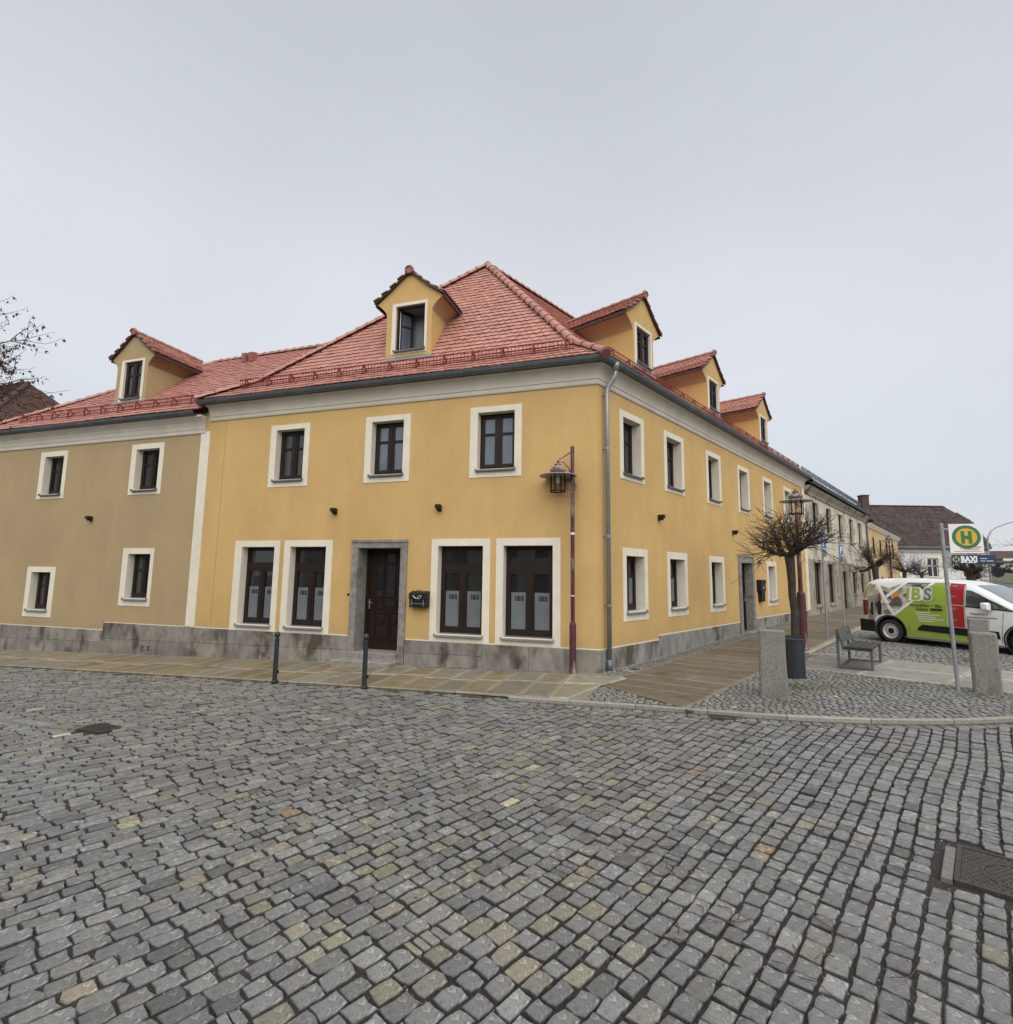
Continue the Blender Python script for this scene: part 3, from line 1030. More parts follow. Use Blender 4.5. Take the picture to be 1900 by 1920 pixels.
def window(house, M, x0, x1, z0, z1, outer, dep=0.2, style='casement', glass=GLASS, sill='dark', film=False):
    """opening x0..x1, z0..z1; outer = outer edges of the painted surround (x0, x1, z0, z1)"""
    sur, fm, pm, sm = window_meshes(x1 - x0, z1 - z0, x0 - outer[0], outer[1] - x1, outer[3] - z1, z0 - outer[2], dep, style, sill)
    win = put('window', fm, house, M @ T(Vector(((x0 + x1) / 2, 0, z0))))
    put('surround', sur, win)
    if sm:
        put('sill', sm, win)
    for (a, c, d, e_), mb in pm:
        g = glass
        key = 'pane' + glass.name
        mb.build('pane', g, win)
        tall = (e_ - d) > 0.8 if style == 'shop' else (film and d < 0.4)
        if film and tall:
            ht = (e_ - d) * (0.67 if style == 'shop' else 0.97)
            MB().box(a + 0.012, c - 0.012, dep + 0.026, dep + 0.034, d + 0.012, d + ht).build('frosted_film', FILM, win)
            if style == 'shop':
                put('lettering', text_mesh('IBS', 0.15, 0.008, BLACKP, 1.15), win, T(Vector(((a + c) / 2 + 0.02, dep + 0.0235, d + ht - 0.19))))
    return win


def sweep(b, path, prof, closed=False):
    """path: list of (point2d, outward offset vector); profile: list of (o, z)"""
    rings = [[(p.x + n.x * o, p.y + n.y * o, z) for o, z in prof] for p, n in path]
    b.loft(rings, closed, closed)


NC = -bis / math.sin(HALF)

# ---------------- roof tiles
ARC = [(0.5, 0.24), (0.36, 0.105), (0.19, 0.028), (0.0, 0.0), (-0.19, 0.028), (-0.36, 0.105), (-0.5, 0.24)]


def tile_template(wd=0.17, vis=0.155, th=0.026):
    """local: x along the eave, y up the slope (0 at the lower tip), z out of the roof"""
    L = vis * 1.5
    top = [(x * wd * 0.985, y * wd, 0.045 - 0.026 * (y * wd) / L) for x, y in ARC] + [(-wd * 0.485, L, 0.004), (wd * 0.485, L, 0.004)]
    n = len(top)
    low = [(x, y, z - th) for x, y, z in top]
    V = np.array(top + low)
    F = [tuple(range(n - 1, -1, -1))] + [(i, (i + 1) % n, n + (i + 1) % n, n + i) for i in range(n - 2)] + [(n - 1, 0, n, 2 * n - 1)]
    return V, F


TV, TF = tile_template()
TVAR = []


def tile_colour(N, kind='red'):
    if kind == 'red':
        t = np.array([[0.48, 0.232, 0.182]]) * npr.normal(1.0, 0.07, (N, 1))
        t[:, 0] *= npr.normal(1, 0.03, N)
    elif kind == 'old':
        t = np.array([[0.056, 0.038, 0.033]]) * npr.normal(1.0, 0.25, (N, 1))
    elif kind == 'oldred':
        t = np.array([[0.125, 0.062, 0.044]]) * npr.normal(1.0, 0.28, (N, 1))
    else:
        t = np.array([[0.10, 0.105, 0.11]]) * npr.normal(1.0, 0.12, (N, 1))
    return np.clip(t, 0.01, 0.7)


def tile_field(poly3, eave_a, eave_b, parent, own=0, kind='red', m=None, name='roof_tile', vis=0.185, wd=0.185, margin=0.03, cull=True, hole=None):
    """lay tiles over a planar convex polygon; rows run along the eave a->b"""
    P = [Vector(p) for p in poly3]
    a, b = Vector(eave_a), Vector(eave_b)
    ex = (b - a).normalized()
    nrm = None
    for p in P:
        c = ex.cross(p - a)
        if c.length > 0.2:
            nrm = c.normalized()
            break
    if nrm.z < 0:
        nrm = -nrm
    ey = nrm.cross(ex)
    if ey.z < 0:
        ex = -ex
        ey = nrm.cross(ex)
    uv = [((p - a).dot(ex), (p - a).dot(ey)) for p in P]
    us, vs = [q[0] for q in uv], [q[1] for q in uv]
    cu, cv = [], []
    rows = int((max(vs) - min(vs)) / vis) + 1
    for r in range(rows):
        v = min(vs) + r * vis
        st = min(us) + (0.5 if r % 2 else 0.0) * wd
        n = int((max(us) - st) / wd) + 1
        cu += [st + wd * (i + 0.5) for i in range(n)]
        cv += [v] * n
    cu, cv = np.array(cu), np.array(cv)
    k = in_poly(cu, cv + vis * 0.5, uv)
    cu, cv = cu[k], cv[k]
    V, F = tile_template(wd, vis)
    N = len(cu)
    V = V[None] * np.ones((N, 1, 1))
    # slight unevenness
    V[:, :, 2] += npr.normal(0, 0.003, (N, 1)) + 0.006 + (0.008 * np.sin(cu * 0.9 + 1.0) * np.cos(cv * 1.1))[:, None]
    V[:, :, 0] += npr.normal(0, 0.003, (N, 1))
    V[:, :, 1] += npr.normal(0, 0.004, (N, 1))
    E = np.array([ex, ey, nrm])
    loc = np.stack([cu, cv, np.zeros(N)], 1)
    W = (V + loc[:, None, :]) @ E + np.array(a)
    t = tile_colour(N, kind)
    m = m or TILE
    cen = W.mean(1)
    if hole:            # the roof is open under a dormer
        M_, (hx0, hx1, hy0, hy1) = hole
        Mi = np.array(M_.inverted())
        lc_ = cen @ Mi[:3, :3].T + Mi[:3, 3]
        k = ~((lc_[:, 0] > hx0) & (lc_[:, 0] < hx1) & (lc_[:, 1] > hy0) & (lc_[:, 1] < hy1))
        W, t, cen = W[k], t[k], cen[k]
        N = len(W)
    if cull:
        X, Y, D = project(cen)
    if own:
        vis_ = (X > 0) & (X < 1900) & (Y > 0) & (Y < 1900)
        order = np.argsort(np.where(vis_, D, 1e6))
        o_, rest = order[:own], order[own:]
        for i in o_:
            me = bpy.data.meshes.new(name)
            me.from_pydata((W[i] - cen[i]).tolist(), [], F)
            me.materials.append(m)
            set_tint(me, t[i])
            put(name, me, parent, T(Vector(cen[i])))
    else:
        rest = np.arange(N)
    if len(rest):
        mass(name + 's', W[rest], F, m, t[rest], parent, False)


RIDGE_ME = {}


def ridge_piece(kind, r=0.140, L=0.40, m=None):
    if kind.endswith('small'):
        r = 0.105
    if kind not in RIDGE_ME:
        b = MB()
        prof = []
        for x, rad in ((0, r * 0.88), (0.29, r * 0.96), (0.30, r * 1.10), (L, r * 1.14)):
            prof.append([(x, rad * math.cos(t), rad * math.sin(t) * 0.9) for t in [math.pi * k / 8 for k in range(9)]])
        b.loft(prof, False, False)
        inner = []
        for x, rad in ((L, r * 1.14), (L, r * 0.90), (0.05, r * 0.80)):
            inner.append([(x, rad * math.cos(t), rad * math.sin(t) * 0.9) for t in [math.pi * k / 8 for k in range(9)]])
        b.loft(inner, False, False)
        mes = []
        for s in (0.9, 1.0, 1.1, 1.04):
            me = b.mesh('ridge_tile', m or TILE, smooth=False)
            col = {'red': (0.42, 0.20, 0.16), 'old': (0.095, 0.052, 0.038), 'grey': (0.10, 0.10, 0.105)}[kind.split('_')[0]]
            set_tint(me, np.array(col) * s)
            mes.append(me)
        RIDGE_ME[kind] = mes
    return RIDGE_ME[kind]


def ridge_line(p_low, p_high, parent, kind='red', lift=0.02, step=0.33, m=None, endcap=False):
    """half-round tiles in a row, the wide end towards p_low"""
    a, b = Vector(p_low), Vector(p_high)
    d = (b - a)
    n = max(1, int(d.length / step))
    st = d.length / n
    x = -d.normalized()              # local +x (the wide end) points down
    y = Vector((0, 0, 1)).cross(x).normalized()
    z = x.cross(y)
    rot = Matrix(((x.x, y.x, z.x, 0), (x.y, y.y, z.y, 0), (x.z, y.z, z.z, 0), (0, 0, 0, 1)))
    tilt = Matrix.Rotation(R(2.2), 4, 'Y')
    mes = ridge_piece(kind, m=m)
    for i in range(n):
        p = b + x * (st * (i + 0.0)) + z * lift
        put('ridge_tile', mes[rnd.randrange(4)], parent, T(p) @ rot @ tilt)
    if endcap:
        c = MB().lathe([(0.001, 0.0), (0.10, 0.0), (0.125, 0.012), (0.125, 0.05)], 16)
        me = c.mesh('ridge_end_tile', m or TILE)
        set_tint(me, np.array([0.34, 0.13, 0.095]))
        q = Matrix(((y.x, z.x, -x.x, 0), (y.y, z.y, -x.y, 0), (y.z, z.z, -x.z, 0), (0, 0, 0, 1)))
        put('ridge_end_tile', me, parent, T(a + z * (lift + 0.0) + x * 0.03) @ q)


# ---------------- dormer (built in the local frame of a facade: x right, y into the roof, z up)
def dormer(house, M, cx, y0, z0, zc, ze, za, hw, he, depth, win_o, win_i, wallm, open_sash=False, skew=0.0, own_tiles=0, soff=SOFF):
    D = put('dormer', None, house, M @ T(Vector((cx, y0, 0))))
    D.empty_display_size = 0.3
    ox0, ox1, oz0, oz1 = win_o
    ix0, ix1, iz0, iz1 = win_i
    fl = lambda t: (hw + (he - 0.03 - hw) * t ** 1.6, zc + (ze - 0.05 - zc) * t)
    flp = [fl(k / 5) for k in range(6)]
    ap = za - 0.05
    b = MB()
    b.poly([(-hw, 0, z0), (hw, 0, z0), (hw, 0, oz0 + 0.02), (-hw, 0, oz0 + 0.02)])
    hx0, hx1, hz0, hz1 = ix0 - 0.02, ix1 + 0.02, oz0 + 0.02, iz1 + 0.02
    b.poly([(-hw, 0, hz0), (hx0, 0, hz0), (hx0, 0, zc), (-hw, 0, zc)])
    b.poly([(hx1, 0, hz0), (hw, 0, hz0), (hw, 0, zc), (hx1, 0, zc)])
    # band between zc and hz1 (beside the window), then the gable above
    side = [p for p in flp if p[1] < hz1 - 0.005]
    tz = (hz1 - zc) / (ze - 0.05 - zc)
    xe, _ = fl(min(tz, 1))
    b.poly([(hx1, 0, zc)] + [(p[0], 0, p[1]) for p in side] + [(xe, 0, hz1), (hx1, 0, hz1)])
    b.poly([(-hx0 * 0 + hx0, 0, zc), (hx0, 0, hz1), (-xe, 0, hz1)] + [(-p[0], 0, p[1]) for p in reversed(side)])
    rest = [p for p in flp if p[1] > hz1 + 0.005]
    b.poly([(-xe, 0, hz1), (hx0, 0, hz1), (hx1, 0, hz1), (xe, 0, hz1)] + [(p[0], 0, p[1]) for p in rest] + [(0, 0, ap)] + [(-p[0], 0, p[1]) for p in reversed(rest)])
    b.build('front_wall', wallm, D, fix=False)
    c = MB()
    for s in (-1, 1):
        c.poly([(s * hw, 0, z0 - 0.3), (s * hw, depth, z0 - 0.3), (s * hw, depth, zc), (s * hw, 0, zc)])
    c.build('cheek', wallm, D, fix=False)
    so = MB()
    for s in (-1, 1):
        so.loft([[(s * x, 0.0, z) for x, z in flp], [(s * x, depth, z) for x, z in flp]], False, False)
    so.build('soffit', soff, D, fix=False, smooth=True)
    # roof slabs
    ov = 0.07
    rf_ = MB()
    th = 0.035
    for s in (-1, 1):
        A, B_ = (0, za), (s * (he + 0.02), ze)
        mid = (s * (he * 0.55), za + (ze - za) * 0.60)
        top = [A, mid, B_]
        rf_.loft([[(x, -ov, z) for x, z in top] + [(x, -ov, z - th) for x, z in reversed(top)], [(x, depth, z) for x, z in top] + [(x, depth, z - th) for x, z in reversed(top)]])
    ro = rf_.build('dormer_roof', TILEB, D)
    for s in (-1, 1):
        A, mid, B_ = Vector((0, 0, za)), Vector((s * he * 0.55, 0, za + (ze - za) * 0.60)), Vector((s * (he + 0.045), 0, ze - 0.012))
        o1, o2 = Vector((0, -ov - 0.02, 0)), Vector((0, depth, 0))
        tile_field([B_ + o1, B_ + o2, mid + o2, mid + o1], B_ + o1, B_ + o2, D, cull=False, wd=0.16, vis=0.15)
        tile_field([mid + o1, mid + o2, A + o2, A + o1], mid + o1, mid + o2, D, cull=False, wd=0.16, vis=0.15)
    # verge edge
    v = MB()
    for s in (-1, 1):
        pts = [(0, za), (s * he * 0.55, za + (ze - za) * 0.60), (s * (he + 0.03), ze - 0.02)]
        v.loft([[(x, -ov - 0.02, z - 0.045), (x, -ov - 0.02, z + 0.012), (x, -ov + 0.02, z + 0.012), (x, -ov + 0.02, z - 0.045)] for x, z in pts])
    v.build('verge', ROOFB, D)
    fas = MB()
    for s in (-1, 1):
        fas.box(min(s * (he - 0.02), s * (he + 0.03)), max(s * (he - 0.02), s * (he + 0.03)), -0.02, depth, ze - 0.11, ze - 0.045)
    fas.build('eaves_board', ROOFB, D)
    # ridge
    dd = (M.to_3x3() @ Vector((0, 1, 0)))
    ridge_line((0, -ov - 0.02, za + 0.0), (0, depth, za + 0.0), D, 'red_small', lift=0.0, endcap=True)
    # lead flashing under the front
    MB().hexa([(-hw - 0.06, -0.10, z0 - 0.07), (hw + 0.06, -0.10, z0 - 0.07), (hw + 0.06, -0.001, z0 - 0.02), (-hw - 0.06, -0.001, z0 - 0.02)], [(-hw - 0.06, -0.10, z0 - 0.05), (hw + 0.06, -0.10, z0 - 0.05), (hw + 0.06, -0.004, z0 + 0.06), (-hw - 0.06, -0.004, z0 + 0.06)]).build('flashing', ZINCL, D)
    for s in (-1, 1):
        pass
    w_, h = ix1 - ix0, iz1 - iz0
    sur, fm, pm, sm = window_meshes(w_, h, ix0 - ox0, ox1 - ix1, oz1 - iz1, iz0 - oz0, 0.06, 'casement', 'dark')
    base = T(Vector(((ix0 + ix1) / 2, 0, iz0)))
    put('surround', sur, D, base)
    put('sill', sm, D, base)
    if not open_sash:
        put('window_frame', fm, D, base)
        for _, mb in pm:
            mb.build('pane', GLASS, D, base)
    else:
        hwn = w_ / 2
        f = MB()
        fb = 0.055
        f.box(-hwn, -hwn + fb, 0.06, 0.13, 0, h)
        f.box(hwn - fb, hwn, 0.06, 0.13, 0, h)
        f.box(-hwn + fb, hwn - fb, 0.06, 0.13, 0, fb)
        f.box(-hwn + fb, hwn - fb, 0.06, 0.13, h - fb, h)
        f.build('window_frame', WOOD, D, base)
        MB().poly([(-hwn, 0.62, 0.0), (hwn, 0.62, 0.0), (hwn, 0.62, h), (-hwn, 0.62, h)]).poly([(-hwn, 0.131, 0.0), (-hwn, 0.62, 0.0), (-hwn, 0.62, h), (-hwn, 0.131, h)]).poly([(hwn, 0.131, 0.0), (hwn, 0.62, 0.0), (hwn, 0.62, h), (hwn, 0.131, h)]).poly([(-hwn, 0.131, h - 0.02), (hwn, 0.131, h - 0.02), (hwn, 0.62, h - 0.02), (-hwn, 0.62, h - 0.02)]).poly([(-hwn, 0.131, 0.001), (hwn, 0.131, 0.001), (hwn, 0.62, 0.001), (-hwn, 0.62, 0.001)]).build('room', ROOMD, D, base, fix=False)
        s = MB()
        sw = w_ - 2 * fb
        s.box(0, 0.06, 0, 0.05, 0, h - 2 * fb)
        s.box(sw * 0.5 - 0.06, sw * 0.5, 0, 0.05, 0, h - 2 * fb)
        s.box(0.06, sw * 0.5 - 0.06, 0, 0.05, 0, 0.07)
        s.box(0.06, sw * 0.5 - 0.06, 0, 0.05, h - 2 * fb - 0.06, h - 2 * fb)
        s.box(0.06, sw * 0.5 - 0.06, 0.005, 0.045, (h - 2 * fb) * 0.62, (h - 2 * fb) * 0.62 + 0.05)
        sb = base @ T(Vector((-hwn + fb, 0.14, fb))) @ Matrix.Rotation(R(52), 4, 'Z')
        s.build('open_sash', WOOD, D, sb)
        MB().box(0.055, sw * 0.5 - 0.055, 0.02, 0.028, 0.06, h - 2 * fb - 0.05).build('pane', SKYGLASS, D, sb)
        MB().box(-0.004, 0.012, -0.004, 0.054, 0.0, h - 2 * fb).build('sash_edge', WHITE, D, sb)
    return D


def snow_guard(house, a, b, up_dir, n_br, h=0.24, tilt=0.0, grille_h=0.23):
    """a->b along the roof (3-D points on the roof surface), up_dir: roof's up-slope direction"""
    a, b = Vector(a), Vector(b)
    d = (b - a).normalized()
    L = (b - a).length
    n = d.cross(up_dir).normalized()
    if n.z < 0:
        n = -n
    vz = Vector((0, 0, 1))
    G = put('snow_guard', None, house)
    G.empty_display_size = 0.2
    g = MB()
    base = 0.05
    out = -up_dir * 0.10
    for hh in (0.0, grille_h * 0.5, grille_h):
        p, q = a + vz * (base + hh) + out, b + vz * (base + hh) + out
        g.tube([p, q], 0.011, 5)
    k = int(L / 0.095)
    for i in range(k + 1):
        p = a + d * (L * i / k) + out
        g.tube([p + vz * base, p + vz * (base + grille_h)], 0.008, 4)
    g.build('grille', MAROON, G)
    for i in range(n_br):
        p = a + d * (L * (i + 0.25) / (n_br - 0.5))
        br = MB()
        t = d * 0.016
        o1, o2 = p + out, p + up_dir * 0.16
        top = o1 + vz * (base + grille_h + 0.015)
        for pts in ([o1 - vz * 0.02 + out * 0.2, top], [top, o2 + n * 0.015], [o1 + out * 0.2 + n * 0.02, o2 + n * 0.02]):
            x, y = Vector(pts[0]), Vector(pts[1])
            s = (y - x).normalized().cross(d) * 0.013
            br.hexa([x - t - s, x + t - s, x + t + s, x - t + s], [y - t - s, y + t - s, y + t + s, y - t + s])
        br.build('bracket', MAROON, G)
    return G


# ================================================================== the yellow corner house
YH = empty('yellow_house', (0, 0, 0), 0, 'yellow two-storey corner house with red tiled hip roof and cream window surrounds', 'house')
HF_L, HR_L = 11.46, 18.05
F_SHOP = [(-9.82, -8.72), (-8.20, -7.075), (-3.87, -2.71), (-2.20, -1.03)]
F_SHOP_O = [(-10.065, -8.54), (-8.40, -6.876), (-4.044, -2.528), (-2.381, -0.851)]
F_UP = [(-8.90, -7.97), (-5.86, -4.93), (-2.905, -1.965)]
F_UP_O = [(-9.098, -7.80), (-6.051, -4.736), (-3.104, -1.789)]
DOORF = (-6.087, -4.872, 0.11, 2.675)
R_UP_O = [(0.965, 2.176), (3.325, 4.595), (6.26, 7.496), (9.113, 10.33), (11.94, 13.19), (14.85, 16.08)]
R_LO_O = [(1.03, 2.25), (3.36, 4.632), (6.255, 7.50), (12.015, 13.23), (14.85, 16.08)]
DOORR = (9.03, 10.16, 0.20, 2.58)

holesF = [(a, b, 0.63, 2.72) for a, b in F_SHOP] + [(a, b, 4.56, 5.968) for a, b in F_UP] + [DOORF]
wb = MB()
grid_wall(wb, -HF_L, 0, -0.6, 7.0, holesF)
wb.build('wall', YELLOW, YH, MF, fix=False)
inset = lambda o: (o[0] + 0.165, o[1] - 0.165)
holesR = [(*inset(o), 4.53, 5.915) for o in R_UP_O] + [(*inset(o), 1.22, 2.535) for o in R_LO_O] + [DOORR]
wb = MB()
grid_wall(wb, 0, HR_L, -0.6, 7.0, holesR)
wb.build('wall', YELLOW, YH, MR, fix=False)
# rear walls (plain, away from the street)
pA, pB, pC = dF * HF_L, dF * HF_L + dR * HR_L, dR * HR_L
rb = MB()
rb.poly([(*pA, -0.6), (*pB, -0.6), (*pB, 7.0), (*pA, 7.0)]).poly([(*pB, -0.6), (*pC, -0.6), (*pC, 7.0), (*pB, 7.0)])
rb.build('rear_wall', YELLOW, YH, fix=False)

for i, (a, b) in enumerate(F_SHOP):
    o = F_SHOP_O[i]
    window(YH, MF, a, b, 0.63, 2.72, (o[0], o[1], 0.462, 2.89), 0.21, 'shop', GLASS, 'zinc', film=True)
for i, (a, b) in enumerate(F_UP):
    o = F_UP_O[i]
    window(YH, MF, a, b, 4.56, 5.968, (o[0], o[1], 4.36, 6.11), 0.19, 'casement', (CURT, SKYGLASS, SKYGLASS)[i], 'dark')
for o in R_UP_O:
    a, b = inset(o)
    window(YH, MR, a, b, 4.53, 5.915, (o[0], o[1], 4.37, 6.07), 0.24, 'casement', CURT, 'dark')
for o in R_LO_O:
    a, b = inset(o)
    window(YH, MR, a, b, 1.22, 2.535, (o[0], o[1], 1.0, 2.72), 0.24, 'casement', GLASS, 'zinc', film=True)


def stone_door(house, M, hole, outer_w, ztop, dep, zbot, fancy=True):
    x0, x1, z0, z1 = hole
    d = put('door', None, house, M @ T(Vector(((x0 + x1) / 2, 0, z0))))
    d.empty_display_size = 0.3
    hw, h = (x1 - x0) / 2, z1 - z0
    b = MB()
    ow = outer_w
    zt = ztop - z0
    zb = zbot - z0
    for s in (-1, 1):
        xa, xb = (s * hw, s * (hw + ow)) if s > 0 else (s * (hw + ow), s * hw)
        b.box(xa, xb, -0.05, dep + 0.1, zb, h)
    b.box(-hw - ow, hw + ow, -0.05, dep + 0.1, h, zt)
    b.box(-hw - ow - 0.015, hw + ow + 0.015, -0.075, -0.05, zt - 0.06, zt + 0.012)
    b.build('stone_surround', GRAN, d, bevel=0.008)
    l = MB()
    l.box(-hw, hw, dep, dep + 0.06, -0.02, h)
    l.box(-hw, -hw + 0.09, dep - 0.03, dep, -0.02, h)
    l.box(hw - 0.09, hw, dep - 0.03, dep, -0.02, h)
    l.box(-hw + 0.09, hw - 0.09, dep - 0.03, dep, h - 0.09, h)
    l.build('leaf', DOORW, d)
    if not fancy:
        m = MB()
        for a, c, z_0, z_1 in ((-0.36, -0.04, 0.25, 1.0), (0.04, 0.36, 0.25, 1.0), (-0.36, -0.04, 1.15, 2.1), (0.04, 0.36, 1.15, 2.1)):
            m.hexa([(a, dep - 0.002, z_0), (c, dep - 0.002, z_0), (c, dep - 0.002, z_1), (a, dep - 0.002, z_1)], [(a + 0.04, dep - 0.028, z_0 + 0.04), (c - 0.04, dep - 0.028, z_0 + 0.04), (c - 0.04, dep - 0.028, z_1 - 0.04), (a + 0.04, dep - 0.028, z_1 - 0.04)])
        m.build('door_panel', DOORW, d)
    else:
        fr_ = MB()

        def frame(a, c, z_0, z_1, t=0.035, p=0.022):
            fr_.box(a - t, a, dep - p, dep, z_0 - t, z_1 + t)
            fr_.box(c, c + t, dep - p, dep, z_0 - t, z_1 + t)
            fr_.box(a, c, dep - p, dep, z_1, z_1 + t)
            fr_.box(a, c, dep - p, dep, z_0 - t, z_0)
        # measured panels (x to the right of the door's middle)
        cells = [(-0.02, 0.22, 1.36, 2.12), (-0.30, -0.12, 1.36, 2.12), (0.32, 0.42, 1.36, 2.12), (-0.02, 0.22, 1.06, 1.26), (0.32, 0.42, 1.06, 1.26), (-0.30, -0.12, 1.06, 1.26), (-0.30, -0.12, 2.22, 2.42), (-0.02, 0.22, 2.22, 2.42), (0.32, 0.42, 2.22, 2.42)]
        for c in cells:
            frame(*c)
        frame(-0.30, 0.04, 0.30, 0.92)
        frame(0.14, 0.42, 0.30, 0.92)
        fr_.box(-hw + 0.09, hw - 0.09, dep - 0.026, dep, 0.02, 0.17)
        fr_.build('moulding', DOORW, d)
        for c in (cells[0], cells[3], cells[7], cells[1], cells[2]):
            MB().box(c[0], c[1], dep - 0.006, dep - 0.001, c[2], c[3]).build('pane', GLASS, d)
        for a, c in ((-0.30, 0.04), (0.14, 0.42)):
            m = MB()
            y = dep - 0.001
            cxm = (a + c) / 2
            q = [(a + 0.05, 0.90), (c - 0.05, 0.90), (c - 0.11, 0.62), (a + 0.11, 0.62)]
            m.hexa([(x, y, z) for x, z in q], [(cxm + (x - cxm) * 0.8, y - 0.025, 0.77 + (z - 0.77) * 0.8) for x, z in q])
            m.build('door_panel', DOORW, d)
        hd = MB()
        hx = -hw + 0.135
        hd.box(hx - 0.022, hx + 0.022, dep - 0.042, dep - 0.029, 1.02, 1.27)
        hd.tube([(hx, dep - 0.04, 1.18), (hx, dep - 0.085, 1.18), (hx + 0.11, dep - 0.085, 1.175)], 0.011, 8)
        hd.build('door_handle', SILVER, d)
    MB().box(-hw, hw, dep - 0.02, dep + 0.1, -0.03, 0.012).build('threshold', ZINCL if fancy else GRAN, d)
    return d, hw


dF_, hwF = stone_door(YH, MF, DOORF, 0.178, 2.872, 0.42, -0.22)
sb = MB()
sb.cbox(-hwF + 0.002, hwF - 0.002, -0.10, 0.40, -0.32, -0.003, 0.012)
sb.build('step', GRAN, dF_)
sb = MB()
sb.cbox(-hwF - 0.28, hwF + 0.12, -0.56, -0.102, -0.52, -0.145, 0.015)
sb.build('step', GRAN, dF_)
dR_, hwR = stone_door(YH, MR, DOORR, 0.23, 2.85, 0.26, 0.05, fancy=False)
MB().cbox(-hwR - 0.1, hwR + 0.1, -0.32, -0.052, -0.3, 0.04, 0.012).build('step', GRAN, dR_)
MB().tube([(hwR - 0.2, 0.23, 1.05), (hwR - 0.2, 0.19, 1.05), (hwR - 0.2, 0.19, 1.3), (hwR - 0.2, 0.23, 1.3)], 0.012, 6).build('door_handle', SILVER, dR_)


# plinth stones
def plinth(house, M, sgn, u0, u1, top, two_from=1e9, skip=(), proud=0.045, wmin=0.75, wmax=1.25, slope=None):
    u = u0
    while u < u1 - 0.02:
        ln = rnd.uniform(wmin, wmax)
        v = min(u + ln, u1)
        if u1 - v < 0.35:
            v = u1
        for s0, s1 in skip:
            if u < s0 < v:
                v = s0
            if s0 <= u < s1:
                u = s1
                v = max(v, u)
        if v <= u:
            v = min(u + ln, u1)
        x0, x1 = sorted((sgn * u, sgn * v))
        g = 0.003
        pm = M @ Vector(((x0 + x1) / 2, 0, 0))
        zb = zgf(pm.x, pm.y) - 0.25
        courses = [(zb, top)] if u < two_from else [(zb, zb + 0.25 + (top - zb - 0.25) * 0.47 - 0.003), (zb + 0.25 + (top - zb - 0.25) * 0.47 + 0.003, top)]
        for a, c in courses:
            y0 = -proud - rnd.uniform(0, 0.006)
            b = MB()
            b.loft([[(x0 + g, 0.01, a), (x1 - g, 0.01, a), (x1 - g, 0.01, c), (x0 + g, 0.01, c)], [(x0 + g, y0 + 0.006, a), (x1 - g, y0 + 0.006, a), (x1 - g, y0 + 0.006, c), (x0 + g, y0 + 0.006, c)], [(x0 + g + 0.006, y0, a + 0.006), (x1 - g - 0.006, y0, a + 0.006), (x1 - g - 0.006, y0, c - 0.006), (x0 + g + 0.006, y0, c - 0.006)]])
            me = b.mesh('plinth_stone', PLINTH)
            t = rnd.uniform(0.82, 1.15)
            set_tint(me, np.array([t, t * rnd.uniform(0.97, 1.0), t * rnd.uniform(0.93, 1.0)]) if sgn < 0 else np.array([t * 1.05, t * 1.09, t * 1.13]))
            put('plinth_stone', me, house, M)
        u = v


plinth(YH, MF, -1, -0.05, 1.56, 0.449, wmin=0.78, wmax=0.8)
plinth(YH, MF, -1, 1.56, 4.68, 0.452, 2.3)
plinth(YH, MF, -1, 6.27, HF_L, 0.468, 6.0)
plinth(YH, MR, 1, 0.045, 2.79, 0.449, wmin=0.8, wmax=0.95)
plinth(YH, MR, 1, 2.79, 8.79, 0.556, wmin=0.8, wmax=1.1)
plinth(YH, MR, 1, 10.40, HR_L + 0.35, 0.60)
# pale plaster bead along the plinth
bd = MB()
bd.box(-4.68, 0.0, -0.012, 0.0, 0.452, 0.474)
bd.box(-HF_L, -6.27, -0.012, 0.0, 0.470, 0.490)
bd.build('plaster_bead', CREAM, YH, MF)
bd = MB()
bd.box(0.0, 2.79, -0.012, 0.0, 0.451, 0.472)
bd.box(2.79, 8.79, -0.012, 0.0, 0.558, 0.579)
bd.box(10.40, HR_L, -0.012, 0.0, 0.602, 0.622)
bd.build('plaster_bead', CREAM, YH, MR)
MB().box(-10.73, -10.722, -0.003, 0.001, 0.49, 6.44).build('expansion_joint', mat('joint_line', (0.33, 0.20, 0.065), rough=0.9), YH, MF)

# cornice, gutter
PATHM = [(dF * 11.32, nF), (Vector((0, 0)), NC), (dR * 18.42, nR)]
cprof = [(0.0, 6.40), (0.03, 6.41), (0.042, 6.44), (0.044, 6.515), (0.030, 6.519), (0.030, 6.531), (0.048, 6.535)] + [(0.235 - 0.187 * math.cos(math.pi / 2 * k / 10) , 6.54 + 0.275 * math.sin(math.pi / 2 * k / 10)) for k in range(11)] + [(0.240, 6.83), (0.0, 6.83)]
c = MB()
sweep(c, PATHM, cprof, True)
c.build('cornice', COVE, YH)


